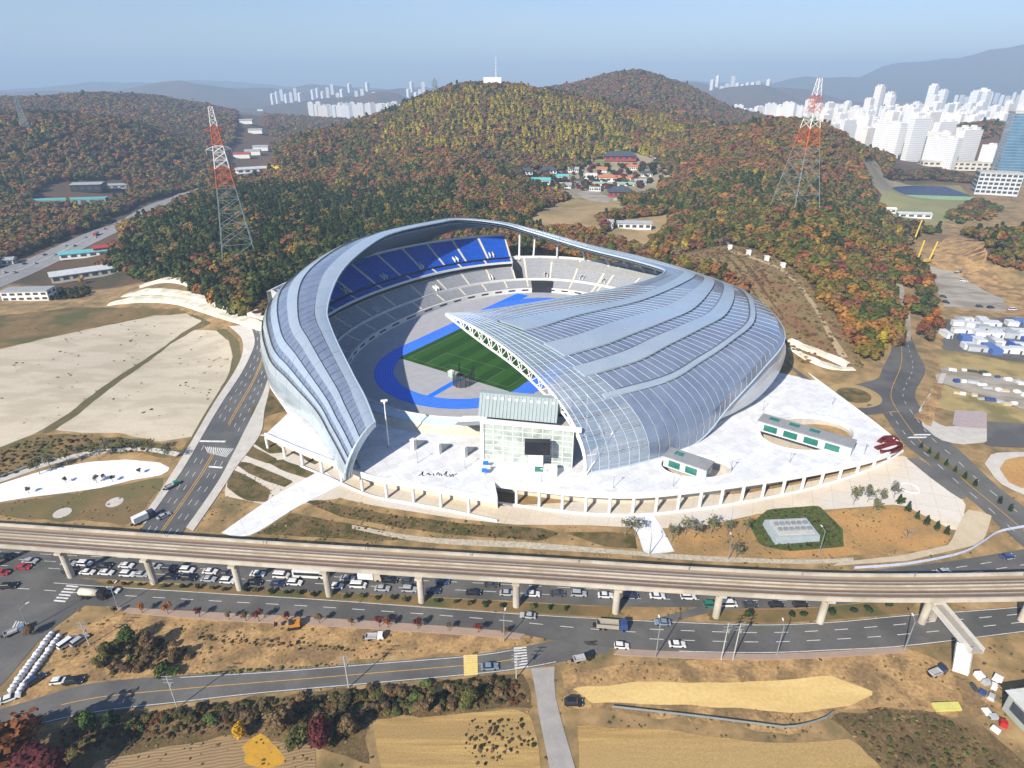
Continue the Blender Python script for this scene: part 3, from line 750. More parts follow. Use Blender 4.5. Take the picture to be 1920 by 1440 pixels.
# long dark gutters along the bands
gut = MB()
for j in (2, 4, 6, 8):
    rows = []
    for i in np.arange(0, iF, .5): rows.append([lp(rp(i, edge(j, i) - .006, .25)), lp(rp(i, edge(j, i) + .001, .25))])
    gut.grid(rows)
gut.build('roof_gutter', M_gutter, roof_part)
# front edge: white triangular truss following the cut of the shell
tr = MB(); ch1, ch2, ch3 = [], [], []
for v in np.linspace(0, 1, 34):
    p = rp(NS - 1, v); q = rp(NS - 1, v, -5.2 * math.sin(min(1, v * 3 + .05) * math.pi / 2) * (1 if v < .62 else max(0.12, 1 - (v - .62) / .38))); ch1.append(lp(p)); ch2.append(lp(q)); ch3.append(lp(rp(NS - 2.2, v, -1.2)))
for c in (ch1, ch2): tr.path(c, .48, 6)
for k in range(0, 33):
    tr.tube(ch1[k], ch2[k + 1] if k % 2 else ch2[k], .24, .24, 5)
    tr.tube(ch2[k], ch1[k + 1], .22, .22, 5)
tr.build('front_truss', M_white, roof_part)
# rim tube along the inner edge, cut end of the left wing
rim = MB(); rim.path([lp(rp(i, 0, .2)) for i in np.arange(0, NS - .5, .5)], .55, 6); rim.path([lp(rp(0, v, .3)) for v in np.linspace(0, 1, 12)], .5, 6)
rim.path([lp(rp(i, 1, .2)) for i in np.arange(0, NS - .5, .5)], .35, 6)
rim.build('rim_tube', mat('pale rim metal', (0.55, 0.64, 0.70), None, .2, .4, metal=.3), roof_part)
mb = MB(); mb.grid([[lp(rp(0, v, .6)), lp(rp(0, v, -2.0) + np.array([0.6, 0, 0]))] for v in np.linspace(0, 1, 12)]); mb.build('end_fascia', M_roofpale, roof_part)
# inner fascia truss round the back, with lattice
fa = MB(); up_, lo_ = [], []
for i in np.arange(10, 90, 1.0):
    p = rp(i, 0); up_.append(lp(p)); d = (rp(i, min(.35, 1)) - p); d[2] = 0; d /= np.linalg.norm(d) + 1e-9
    lo_.append(lp(p + d * 4.0 + np.array([0, 0, -3.4])))
fa.path(lo_, .28, 5)
for k in range(len(up_) - 1):
    fa.tube(up_[k], lo_[k], .14, .14, 4); fa.tube(lo_[k], up_[k + 1], .14, .14, 4)
fa.build('inner_truss', M_steel, roof_part)
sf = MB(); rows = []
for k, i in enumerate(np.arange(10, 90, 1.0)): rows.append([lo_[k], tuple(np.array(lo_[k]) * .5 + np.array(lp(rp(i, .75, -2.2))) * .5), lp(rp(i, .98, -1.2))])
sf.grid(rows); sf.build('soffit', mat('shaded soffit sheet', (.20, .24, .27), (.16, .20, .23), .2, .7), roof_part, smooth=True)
# roof columns behind the far end
for i in np.arange(64, 93, 2.4):
    p = rp(i, .45, -1.5); x, y, z = lp(p)
    rr = np.array([x, y]); rr = rr / np.linalg.norm(rr)
    k = min(range(NB), key=lambda q: (bowl(30.6, q)[0] - x) ** 2 + (bowl(30.6, q)[1] - y) ** 2); bx, by = bowl(30.8, k)
    mb = MB(); mb.tube((bx, by, 24), (bx * .3 + x * .7, by * .3 + y * .7, z - 5), .8, .65, 8); 
    for s in (-1, 1): mb.tube((bx * .3 + x * .7, by * .3 + y * .7, z - 5), (x + s * 3 * -rr[1], y + s * 3 * rr[0], z), .4, .3, 6)
    mb.build('roof_column', M_white, stadium)
# lower drum under the overhanging shell on the right
mb = MB(); rows = []
DB = crom(np.array([pin(1326, 797, 12.0), pin(1352, 785, 11.5), pin(1385, 768, 11.5), pin(1415, 749, 11.5), pin(1438, 726, 11.8), pin(1455, 699, 12.2), pin(1464, 672, 12.6), (62, 128, 12.6), (84, 112, 12.6)]), 8)
DI = np.linspace(122.5, 99, len(DB))
for p, i in zip(DB, DI):
    q = rp(i, 1); q = q * np.array([.985, .985, 1]) - np.array([0, 0, .8]); rr = np.array([p[0], p[1], 0]); rr = rr / np.linalg.norm(rr); hh = max(0.3, q[2] - p[2]); sw = min(3.2, hh * .22); row = [lp(p - rr * 3.5 + np.array([0, 0, -1.0])), lp(p - rr * .5 + np.array([0, 0, -.5]))]
    for f in np.linspace(0, 1, 9): row.append(lp(p + (q - p) * f + rr * sw * math.sin(math.pi * min(1, f * .95 + .04)) ** .8))
    rows.append(row)
mb.grid(rows); mb.build('lower_drum', mat('brushed silver drum', (0.62, 0.65, 0.67), (0.56, 0.59, 0.61), .1, .3, metal=.35), stadium, smooth=True)
mb = MB(); rows = []
for i in np.arange(0, NS - 1 - 9, .5):
    p = rp(i, 1); rr = np.array([p[0], p[1]]); rr /= np.linalg.norm(rr)
    rows.append([lp((p[0] - rr[0] * 9, p[1] - rr[1] * 9, ZD - .1)), lp((p[0] - rr[0] * 9, p[1] - rr[1] * 9, max(ZD, min(p[2], 26))))])
mb.grid(rows); mb.build('concourse_wall', M_concgrey, stadium)
# ------------------------------------------------------------------ woods
def leaf_material(name, mode, tint=(1, 1, 1), var=0.38):
    """foliage; colour from the instancer's tint attribute, or a fixed tint"""
    m = bpy.data.materials.new(name); m.use_nodes = True; n, l = m.node_tree.nodes, m.node_tree.links
    b = n['Principled BSDF']; b.inputs['Roughness'].default_value = 0.8; b.inputs['Specular IOR Level'].default_value = 0.15
    if mode == 'inst':
        a = n.new('ShaderNodeAttribute'); a.attribute_type = 'INSTANCER'; a.attribute_name = 'tint'; col = a.outputs['Color']
    else:
        r = n.new('ShaderNodeRGB'); r.outputs[0].default_value = (*tint, 1); col = r.outputs[0]
    g = n.new('ShaderNodeNewGeometry'); t = n.new('ShaderNodeTexNoise'); t.inputs['Scale'].default_value = 0.55; t.inputs['Detail'].default_value = 3
    l.new(g.outputs['Position'], t.inputs[0])
    k = n.new('ShaderNodeMapRange'); k.inputs[1].default_value = 0.3; k.inputs[2].default_value = 0.7; k.inputs[3].default_value = 1 - var; k.inputs[4].default_value = 1 + var
    l.new(t.outputs[0], k.inputs[0])
    v = n.new('ShaderNodeVectorMath'); v.operation = 'SCALE'; l.new(col, v.inputs[0]); l.new(k.outputs[0], v.inputs['Scale'])
    l.new(v.outputs[0], b.inputs['Base Color'])
    return m
M_leaf_inst = leaf_material('forest leaves', 'inst')
M_bark = mat('bark', (0.10, 0.075, 0.055), (0.14, 0.11, 0.085), 1.5, 0.95)
M_barkpale = mat('pale bark', (0.30, 0.25, 0.20), (0.22, 0.18, 0.15), 1.5, 0.95)

def crown_mesh(seed, h, rad, base, nleaf, leaf, shape='round', lobes=7, m=None, name='crown', open_=0.0):
    """a crown of many leaf clumps spread over and through several uneven lobes"""
    r_ = random.Random(seed); mb = MB(); L_ = []
    if shape == 'cone':
        for k in range(lobes):
            f = k / max(1, lobes - 1); zz = base + (h - base) * (f * .92); L_.append((r_.uniform(-.1, .1) * rad, r_.uniform(-.1, .1) * rad, zz, rad * (1.02 - .85 * f) * r_.uniform(.85, 1.1), (h - base) / lobes * .9))
    else:
        for k in range(lobes):
            a = r_.uniform(0, 6.283); q = rad * r_.uniform(.25, .62) if k else 0; zz = base + (h - base) * r_.uniform(.25, .72) if k else base + (h - base) * .6
            s = rad * r_.uniform(.42, .66); L_.append((q * math.cos(a), q * math.sin(a), zz, s, s * r_.uniform(.65, .95) * (h - base) / (2.0 * rad)))
    for k in range(nleaf):
        lx, ly, lz, sr, sh = r_.choice(L_)
        d = Vector((r_.gauss(0, 1), r_.gauss(0, 1), r_.gauss(0.25, 1))).normalized(); q = r_.uniform(.55, 1.06) if r_.random() > open_ else r_.uniform(.2, 1)
        p = Vector((lx + d.x * sr * q, ly + d.y * sr * q, max(base * .7, lz + d.z * sh * q)))
        nn = (d + Vector((r_.gauss(0, .3), r_.gauss(0, .3), r_.gauss(.3, .3)))).normalized(); a = nn.orthogonal().normalized(); b_ = nn.cross(a); t = r_.uniform(0, 6.283)
        a, b_ = a * math.cos(t) + b_ * math.sin(t), b_ * math.cos(t) - a * math.sin(t); s = leaf * r_.uniform(.6, 1.25)
        mb.add([p - a * s - b_ * s * .8, p + a * s * .9 - b_ * s, p + a * s + b_ * s * .7, p - a * s * .7 + b_ * s], [(0, 1, 2, 3)])
    return mb.mesh(name, m, smooth=False)
protos = bpy.data.collections.new('forest_tree_kinds')
for k in range(6):
    me = crown_mesh(100 + k, 1.0, .46, .12, 240, .092, 'round', 7, M_leaf_inst); protos.objects.link(bpy.data.objects.new('kind_%d' % k, me))
for k in range(3):
    me = crown_mesh(200 + k, 1.05, .36, .08, 230, .08, 'cone', 6, M_leaf_inst); protos.objects.link(bpy.data.objects.new('kind_%d' % (6 + k), me))

def scatter_group():
    ng = bpy.data.node_groups.new('scatter_trees', 'GeometryNodeTree')
    ng.interface.new_socket('Geometry', in_out='INPUT', socket_type='NodeSocketGeometry'); ng.interface.new_socket('Geometry', in_out='OUTPUT', socket_type='NodeSocketGeometry')
    N = ng.nodes; K = ng.links
    gi, go = N.new('NodeGroupInput'), N.new('NodeGroupOutput'); ip = N.new('GeometryNodeInstanceOnPoints'); ci = N.new('GeometryNodeCollectionInfo')
    ci.inputs['Collection'].default_value = protos; ci.inputs['Separate Children'].default_value = True; ci.inputs['Reset Children'].default_value = True
    def attr(nm, ty):
        a = N.new('GeometryNodeInputNamedAttribute'); a.data_type = ty; a.inputs[0].default_value = nm; return a.outputs[0]
    K.new(gi.outputs[0], ip.inputs['Points']); K.new(ci.outputs[0], ip.inputs['Instance']); ip.inputs['Pick Instance'].default_value = True
    K.new(attr('kind_id', 'INT'), ip.inputs['Instance Index']); K.new(attr('size', 'FLOAT_VECTOR'), ip.inputs['Scale'])
    K.new(attr('turn', 'FLOAT_VECTOR'), ip.inputs['Rotation']); K.new(ip.outputs[0], go.inputs[0]); return ng
NG = scatter_group()
nrng = np.random.RandomState(11)
def vnoise(x, y, lam, seed):
    q = np.random.RandomState(seed); r = 0
    for k in range(5):
        a, ph = q.uniform(0, 6.28), q.uniform(0, 6.28); l_ = lam * q.uniform(.6, 1.5)
        r = r + np.sin((x * math.cos(a) + y * math.sin(a)) * 6.283 / l_ + ph + 1.1 * np.sin((x * math.sin(a) - y * math.cos(a)) * 6.283 / (l_ * 1.4) + ph * 2))
    return r / 5
def plant(name, label, X, Y, size, aspect, tint, kinds, sink=0.5, cat='forest'):
    n = len(X); Z = tz(X, Y) - sink
    me = bpy.data.meshes.new(name); me.vertices.add(n); me.vertices.foreach_set('co', np.stack([X, Y, Z], 1).astype(np.float32).ravel())
    def put(nm, ty, arr, key):
        a = me.attributes.new(nm, ty, 'POINT'); a.data.foreach_set(key, np.ascontiguousarray(arr).ravel())
    put('tint', 'FLOAT_COLOR', np.c_[tint, np.ones(n)].astype(np.float32), 'color')
    w = size * aspect
    put('size', 'FLOAT_VECTOR', np.stack([w, w, size], 1).astype(np.float32), 'vector')
    put('turn', 'FLOAT_VECTOR', np.stack([nrng.normal(0, .06, n), nrng.normal(0, .06, n), nrng.uniform(0, 6.283, n)], 1).astype(np.float32), 'vector')
    put('kind_id', 'INT', kinds.astype(np.int32), 'value')
    me.update(); o = obj(name, me); md = o.modifiers.new('scatter', 'NODES'); md.node_group = NG
    return tag(o, label, cat, None, 'stuff')

PX = {
 'clearing': [(985, 418), (1040, 382), (1100, 365), (1160, 376), (1185, 395), (1120, 412), (1128, 438), (1000, 432)],
 'temple': [(955, 335), (1005, 318), (1080, 318), (1120, 300), (1150, 287), (1190, 287), (1235, 300), (1255, 330), (1225, 362), (1140, 382), (1080, 376), (1010, 352)],
 'field2': [(1128, 448), (1165, 412), (1255, 402), (1245, 440), (1205, 470)],
 'brush': [(1240, 484), (1360, 460), (1428, 472), (1508, 520), (1572, 600), (1620, 692), (1500, 682), (1470, 640), (1400, 540), (1300, 500)],
 'yard': [(1700, 690), (1765, 640), (1742, 520), (1700, 450), (1790, 432), (1860, 500), (1880, 590), (2100, 640), (2100, 1100), (1500, 1100), (1470, 690), (1610, 702), (1690, 640), (1690, 590), (1700, 560)],
 'path': [(1655, 470), (1672, 468), (1690, 540), (1712, 600), (1700, 690), (1672, 690), (1690, 600), (1672, 540)],
 'solar': [(1608, 298), (1640, 300), (1665, 335), (1720, 340), (1800, 350), (1805, 385), (1790, 432), (1690, 440), (1640, 385)],
 'lot': [(-300, 575), (180, 562), (260, 522), (340, 528), (420, 585), (500, 612), (560, 640), (560, 1100), (-300, 1100)],
 'shops': [(-60, 520), (100, 475), (195, 432), (250, 440), (170, 532), (0, 588), (-100, 588)],
 'valley': [(425, 335), (505, 332), (520, 290), (500, 230), (480, 195), (445, 195), (445, 240), (425, 290)],
 'depot': [(60, 388), (80, 345), (235, 335), (245, 372), (190, 392)],
}
XP = {k: pxpoly(v) for k, v in PX.items()}
HWY = ats([(-120, 575), (0, 522), (120, 468), (240, 418), (330, 373), (400, 348), (440, 337), (490, 320)])
def near_line(x, y, P, d):
    r = np.full(np.shape(x), 1e9)
    for a, b in zip(P[:-1], P[1:]):
        ax, ay = a[0], a[1]; dx, dy = b[0] - ax, b[1] - ay; t = np.clip(((x - ax) * dx + (y - ay) * dy) / (dx * dx + dy * dy), 0, 1)
        r = np.minimum(r, np.hypot(x - ax - t * dx, y - ay - t * dy))
    return r < d
def wooded(x, y):
    z = tz(x, y)
    k = (y > 300) & ((z > 15.0) | ((x < -250) & (y > 430) & (z > 9)) | ((x > 250) & (x < 330) & (y > 420) & (y < 560)) | ((x > 128) & (x < 265) & (y > 292) & (z > 10.6)))
    k &= ~((x > 520) & (y > 560) & (z < 40)); k &= ~((x > 430) & (y > 560) & (z < 22)); k &= ~((x > 600) & (y > 900) & (z < 55))
    for q in XP.values(): k &= ~inpoly(x, y, q)
    dx, dy = x - ST_C[0], y - ST_C[1]; a = dx * UX + dy * UY; b = dx * UY - dy * UX
    k &= ((a / 150) ** 2 + (b / 158) ** 2) > 1
    k &= ~near_line(x, y, HWY + np.array([3, -8, 0]), 27)
    return k
def jitter_grid(x0, x1, y0, y1, s, j=.42):
    gx, gy_ = np.meshgrid(np.arange(x0, x1, s), np.arange(y0, y1, s)); gx = gx + nrng.uniform(-j, j, gx.shape) * s; gy_ = gy_ + nrng.uniform(-j, j, gx.shape) * s
    return gx.ravel(), gy_.ravel()
PAL = np.array([(0.150, 0.064, 0.022), (0.122, 0.070, 0.028), (0.195, 0.098, 0.020), (0.105, 0.085, 0.016), (0.055, 0.064, 0.012), (0.030, 0.042, 0.009), (0.235, 0.180, 0.018), (0.120, 0.040, 0.024), (0.105, 0.068, 0.038)])
# 0 rust 1 brown 2 orange 3 olive 4 green 5 pine 6 yellow 7 maroon 8 bare twig brown
def colour_wood(x, y):
    n = len(x); z = tz(x, y)
    W = np.zeros((n, 9)) + np.array([1.6, 2.0, .9, 1.7, 1.0, .5, .12, .25, .8])
    a = vnoise(x, y, 260, 1); b = vnoise(x, y, 150, 2); c = vnoise(x, y, 70, 3)
    W[:, 5] += np.clip(a * 1.2 + c * .8 - .1, 0, 2) * 5; W[:, 4] += np.clip(-b + c * .5, 0, 2) * 3; W[:, 0] += np.clip(b, 0, 1) * 3; W[:, 1] += np.clip(-a, 0, 1) * 5; W[:, 3] += np.clip(vnoise(x, y, 110, 9), 0, 1) * 5; W[:, 2] += np.clip(c + b - .4, 0, 1) * 4; W[:, 7] += np.clip(-c, 0, 1) * .3
    left = (x < -60) & (y < 720) & (x > -330)                # pine spur by the stadium
    W[left, 5] += 26; W[left, 4] += 9; W[left, 3] += 4
    hi = (y > 900) & (y < 1120) & (x > -190) & (x < 260) & (z > 45)   # larch streaks on the central hill
    W[hi, 6] += np.clip(1.6 + 2.5 * vnoise(x[hi], y[hi] * .3, 60, 5), 0, 4) * 9.0; W[hi, 3] += 6
    rt = (x > 150) & (y > 500) & (y < 720); W[rt, 3] += 7; W[rt, 4] += 8; W[rt, 5] += 2; W[rt, 2] += .6
    rh = (x > 180) & (y >= 720) & (y < 1000); W[rh, 3] += 6; W[rh, 1] += 4; W[rh, 0] += 2; W[rh, 2] += 2
    fr = y > 1250; W[fr, 1] += 5; W[fr, 0] += 2; W[fr, 8] += 4; W[fr, 5] *= .4
    er = (x > 120) & (y < 520); W[er, 2] += 2.0; W[er, 0] += 1.0; W[er, 3] += 4.5; W[er, 4] += 3.0; W[er, 7] += .3
    for q in range(9): W[:, q] *= np.exp(2.1 * vnoise(x, y, 62, 40 + q))
    W /= W.sum(1)[:, None]; k = (W.cumsum(1) < nrng.uniform(0, 1, n)[:, None]).sum(1); k = np.minimum(k, 8)
    t = 1.28 * PAL[k] * nrng.uniform(.88, 1.12, (n, 1)) * (1 + .22 * vnoise(x, y, 38, 77))[:, None] * (1 + nrng.normal(0, .05, (n, 3)))
    return np.clip(t, .004, .4), k
def wood(name, label, x0, x1, y0, y1, s, hmean, cond=None):
    x, y = jitter_grid(x0, x1, y0, y1, s); k = wooded(x, y)
    if cond is not None: k &= cond(x, y)
    x, y = x[k], y[k]; t, c = colour_wood(x, y)
    con = (c == 5) | ((c == 6)); kinds = np.where(con, nrng.randint(6, 9, len(x)), nrng.randint(0, 6, len(x)))
    size = hmean * nrng.uniform(.75, 1.2, len(x)) * np.where(con, 1.12, 1.0)
    plant(name, label, x, y, size, nrng.uniform(.95, 1.35, len(x)) * (s / 6.0) ** .35, t, kinds, 1.2)
    return len(x)
cnt = 0
cnt += wood('forest', 'dark pine and oak wood covering the spur left of the stadium', -345, 60, 300, 760, 5.6, 9.5)
cnt += wood('forest', 'orange and green autumn wood on the slope right of the stadium', 60.01, 560, 300, 720, 5.8, 9.5)
cnt += wood('forest', 'rust brown autumn forest on the hill at the far left', -1150, -345.01, 420, 1300, 7.2, 10.5)
cnt += wood('forest', 'autumn forest with yellow larch streaks on the central hill', -345, 330, 760.01, 1320, 7.2, 10.5, lambda x, y: x < 190 + (y - 760) * .1)
cnt += wood('forest', 'brown autumn forest on the rounded hill behind the right pylon', 180, 640, 720.01, 1320, 7.2, 10.5, lambda x, y: x >= 190 + (y - 760) * .1)
cnt += wood('forest', 'reddish brown forest on the twin-topped hill at the back', -300, 900, 1320.01, 2050, 10, 12)
cnt += wood('forest', 'hazy forest on the low hills beyond the left hill', -1500, -300, 1300, 2050, 11, 13)
cnt += wood('forest', 'wooded mound among the white apartment towers', 640, 1300, 1000, 1500, 10, 12)
x, y = jitter_grid(*(np.array(XP['brush'])[:, 0].min(), np.array(XP['brush'])[:, 0].max(), np.array(XP['brush'])[:, 1].min(), np.array(XP['brush'])[:, 1].max()), 3.0)
k = inpoly(x, y, XP['brush']) & (nrng.uniform(0, 1, len(x)) < .7); dx, dy = x - ST_C[0], y - ST_C[1]; k &= ((dx * UX + dy * UY) / 142) ** 2 + ((dx * UY - dy * UX) / 152) ** 2 > 1
x, y = x[k], y[k]; q = nrng.randint(0, 5, len(x)); BP = np.array([(0.20, .125, .055), (.17, .12, .05), (.23, .16, .065), (.12, .11, .04), (.19, .085, .05)])
plant('brushwood', 'low russet scrub on the bank directly right of the stadium roof', x, y, nrng.uniform(.7, 2.0, len(x)), nrng.uniform(1.2, 1.9, len(x)), BP[q] * nrng.uniform(.7, 1.25, (len(x), 1)), nrng.randint(0, 6, len(x)), .3, 'scrub')
print('trees', cnt)

# ------------------------------------------------------------------ haze
def make_haze():
    mb = MB(); mb.box(0, 5600, -40, 27000, 15600, 560); m = bpy.data.materials.new('haze'); m.use_nodes = True; n, l = m.node_tree.nodes, m.node_tree.links
    n.remove(n['Principled BSDF']); v = n.new('ShaderNodeVolumePrincipled'); v.inputs['Color'].default_value = (0.52, 0.74, 1.0, 1); v.inputs['Density'].default_value = HAZE; v.inputs['Anisotropy'].default_value = 0.0
    l.new(v.outputs[0], n['Material Output'].inputs['Volume']); o = mb.build('haze', m); return tag(o, 'thin blue autumn haze over the whole landscape', 'haze', None, 'stuff')
HAZE = 0.00020
make_haze()
# ------------------------------------------------------------------ surfaces
M_asphalt = mat('asphalt', (0.105, 0.102, 0.096), (0.135, 0.131, 0.122), 0.12, 0.92, c3=(0.085, 0.084, 0.081), scale2=0.05)
M_asphaltold = mat('worn asphalt', (0.115, 0.112, 0.106), (0.145, 0.14, 0.13), 0.15, 0.92, c3=(0.095, 0.093, 0.09), scale2=0.05)
M_asphaltdark = mat('new asphalt', (0.085, 0.087, 0.09), (0.105, 0.107, 0.11), 0.15, 0.9, c3=(0.125, 0.124, 0.122), scale2=0.07)
M_paintw = mat('white road paint', (0.72, 0.72, 0.70), (0.50, 0.50, 0.48), 0.8, 0.8)
M_painty = mat('yellow road paint', (0.62, 0.36, 0.06), (0.48, 0.27, 0.05), 0.8, 0.8)
M_painty2 = mat('pale yellow road paint', (0.75, 0.58, 0.20), (0.66, 0.50, 0.17), 0.8, 0.8)
M_walk = mat('pale pavement slabs', (0.52, 0.49, 0.44), (0.44, 0.41, 0.37), 0.3, 0.9)
M_walkpink = mat('pinkish pavement slabs', (0.36, 0.26, 0.20), (0.30, 0.23, 0.18), 0.3, 0.9)
M_plaza = mat('white plaza paving', (0.76, 0.77, 0.79), (0.69, 0.70, 0.72), 0.07, 0.85, c3=(0.64, 0.645, 0.66), scale2=0.25)
def add_joints(m, size, dark, rot=0.0):
    """fine slab joints over a paving material"""
    n, l = m.node_tree.nodes, m.node_tree.links; b = n['Principled BSDF']; src = b.inputs['Base Color'].links[0].from_socket
    g = n.new('ShaderNodeNewGeometry'); mp_ = n.new('ShaderNodeMapping'); mp_.inputs['Rotation'].default_value = (0, 0, rot); l.new(g.outputs['Position'], mp_.inputs[0])
    br = n.new('ShaderNodeTexBrick'); br.offset = 0.0; br.inputs['Scale'].default_value = 1; br.inputs['Brick Width'].default_value = size; br.inputs['Row Height'].default_value = size; br.inputs['Mortar Size'].default_value = .12; br.inputs['Color1'].default_value = (1, 1, 1, 1); br.inputs['Color2'].default_value = (.95, .95, .95, 1); br.inputs['Mortar'].default_value = (dark, dark, dark, 1); l.new(mp_.outputs[0], br.inputs[0])
    mm = n.new('ShaderNodeMixRGB'); mm.blend_type = 'MULTIPLY'; mm.inputs[0].default_value = 1; l.new(src, mm.inputs[1]); l.new(br.outputs[0], mm.inputs[2]); l.new(mm.outputs[0], b.inputs['Base Color'])
add_joints(M_plaza, 6.0, .84, R(56))
M_forecourt = mat('cream forecourt paving', (0.62, 0.54, 0.43), (0.53, 0.45, 0.345), 0.06, 0.88, c3=(0.57, 0.53, 0.47), scale2=0.03)
add_joints(M_forecourt, 7.0, .80, R(20))
M_lot = mat('pale levelled gravel', (0.52, 0.46, 0.355), (0.48, 0.42, 0.32), 0.09, 0.95, c3=(0.43, 0.375, 0.28), scale2=0.05, stretch=(R(20), 1, 2.6), dist=1.2)
M_earth = mat('tan earth', (0.47, 0.30, 0.13), (0.33, 0.20, 0.085), 0.16, 0.95, c3=(0.23, 0.15, 0.07), scale2=0.12, bump=.35, fine=.3, detail=12)
M_orange = mat('orange sandy earth', (0.45, 0.26, 0.095), (0.38, 0.21, 0.075), 0.07, 0.95, c3=(0.28, 0.18, 0.075), scale2=0.045, bump=.2, fine=.15, detail=9)
M_sand = mat('yellow sand', (0.68, 0.49, 0.20), (0.58, 0.40, 0.155), 0.09, 0.95, bump=.25, fine=.1, detail=9, stretch=(R(8), .6, 2.0))
M_drygrass = mat('dry brown grass', (0.22, 0.145, 0.06), (0.15, 0.105, 0.045), 0.15, 0.95, c3=(0.10, 0.095, 0.035), scale2=0.06, bump=.25)
M_brownlawn = mat('winter lawn', (0.20, 0.135, 0.065), (0.16, 0.115, 0.05), 0.1, 0.95, c3=(0.115, 0.115, 0.045), scale2=0.025)
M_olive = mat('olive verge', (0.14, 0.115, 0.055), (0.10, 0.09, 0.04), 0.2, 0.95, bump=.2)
M_bed = mat('planted bed earth', (0.17, 0.115, 0.05), (0.115, 0.09, 0.04), 0.35, 0.95, c3=(0.07, 0.065, 0.02), scale2=0.2, bump=.25)
M_tarp = mat('white slope sheeting', (0.80, 0.81, 0.84), (0.72, 0.74, 0.78), 0.15, 0.6, stretch=(R(-15), 1, 4), bump=.3)
M_rubble = mat('pale stone rubble', (0.50, 0.45, 0.36), (0.34, 0.29, 0.21), 0.9, 0.95, bump=.4)
M_pack = mat('packed grey yard', (0.40, 0.36, 0.30), (0.32, 0.29, 0.24), 0.1, 0.95, c3=(0.26, 0.22, 0.17), scale2=0.04, stretch=(R(10), 1, 2.2))
def field_mat(name, c1, c2, rot, wl_):
    m = bpy.data.materials.new(name); m.use_nodes = True; n, l = m.node_tree.nodes, m.node_tree.links; b = n['Principled BSDF']; b.inputs['Roughness'].default_value = .95
    g = n.new('ShaderNodeNewGeometry'); mp_ = n.new('ShaderNodeMapping'); mp_.inputs['Rotation'].default_value = (0, 0, rot); l.new(g.outputs['Position'], mp_.inputs[0])
    w = n.new('ShaderNodeTexWave'); w.inputs['Scale'].default_value = 1 / wl_ ; w.inputs['Distortion'].default_value = 5.0; w.inputs['Detail'].default_value = 3; w.inputs['Detail Scale'].default_value = .6; l.new(mp_.outputs[0], w.inputs[0])
    t = n.new('ShaderNodeTexNoise'); t.inputs['Scale'].default_value = .12; t.inputs['Detail'].default_value = 6; l.new(g.outputs['Position'], t.inputs[0])
    ad = n.new('ShaderNodeMath'); ad.operation = 'MULTIPLY_ADD'; ad.inputs[1].default_value = .45; l.new(w.outputs['Fac'], ad.inputs[0])
    t3 = n.new('ShaderNodeMath'); t3.operation = 'MULTIPLY'; t3.inputs[1].default_value = .9; l.new(t.outputs[0], t3.inputs[0]); l.new(t3.outputs[0], ad.inputs[2])
    r = n.new('ShaderNodeValToRGB'); r.color_ramp.elements[0].position = .3; r.color_ramp.elements[1].position = .85; r.color_ramp.elements[0].color = (*c1, 1); r.color_ramp.elements[1].color = (*c2, 1)
    l.new(ad.outputs[0], r.inputs[0]); l.new(r.outputs[0], b.inputs['Base Color'])
    bp = n.new('ShaderNodeBump'); bp.inputs['Distance'].default_value = .06; l.new(w.outputs['Fac'], bp.inputs['Height']); l.new(bp.outputs[0], b.inputs['Normal']); return m
M_stubble = mat('rice stubble rows', (0.50, 0.33, 0.12), (0.30, 0.185, 0.065), .55, .95, c3=(0.40, 0.27, 0.11), scale2=.05, stretch=(R(-82), .09, 1.5), fine=.22, bump=.12, detail=8)
M_stubble2 = mat('swirled rice stubble', (0.49, 0.33, 0.125), (0.31, 0.20, 0.07), .5, .95, c3=(0.33, 0.22, 0.09), scale2=.08, stretch=(R(35), .10, 1.4), fine=.22, bump=.12, detail=8, dist=.8)
M_rows = field_mat('vegetable rows', (0.22, 0.145, 0.07), (0.30, 0.20, 0.10), R(80), 2.6)

PAVED = []
struct(sheet('scrub_bank', XP['brush'], mat('olive tan bank', (.26, .19, .085), (.19, .145, .06), .07, .95, c3=(.22, .12, .06), scale2=.04, fine=.25), .08, 6.0))
NATURAL = {'rough_ground', 'gravel_lot', 'dry_bank', 'middle_verge', 'sand_lot', 'sand_heap', 'stubble_field', 'vegetable_field', 'orange_field', 'park_soil', 'works_yard', 'parking_yard', 'storage_yard', 'dry_strip', 'yard_grass', 'debris_yard', 'planting_bed', 'village_ground', 'clearing_field', 'car_park', 'soil_bed', 'lawn', 'grass_ditch'}
def patch(name, px, m, off=.06, step=6.0, holes=()):
    W = pxpoly(px)
    if name not in NATURAL or name in ('gravel_lot', 'stubble_field', 'sand_heap'): PAVED.append(W)
    return struct(sheet(name, W, m, off, step, holes=[pxpoly(h) for h in holes], rough=(.3 if name in ('sand_heap', 'gravel_lot', 'grass_ditch', 'planting_bed', 'stubble_field', 'vegetable_field') else 1.0) if name in NATURAL else 0.0))
patch('gravel_lot', [(-250, 690), (0, 655), (100, 632), (200, 610), (290, 592), (350, 588), (378, 602), (340, 625), (280, 668), (200, 720), (130, 775), (85, 803), (60, 815), (0, 838), (-250, 920)], M_lot)
patch('gravel_lot', [(105, 806), (150, 775), (230, 712), (320, 645), (365, 618), (405, 620), (430, 640), (436, 665), (430, 700), (400, 750), (360, 820), (300, 828), (220, 812), (150, 812)], M_lot)
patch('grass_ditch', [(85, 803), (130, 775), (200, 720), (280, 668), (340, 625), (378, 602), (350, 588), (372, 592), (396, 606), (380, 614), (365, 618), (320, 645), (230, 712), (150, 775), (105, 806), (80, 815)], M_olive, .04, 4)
patch('verge', [(405, 620), (422, 615), (448, 640), (452, 670), (440, 715), (400, 785), (352, 848), (335, 850), (360, 820), (400, 750), (430, 700), (436, 665), (430, 640)], M_olive, .08, 4)
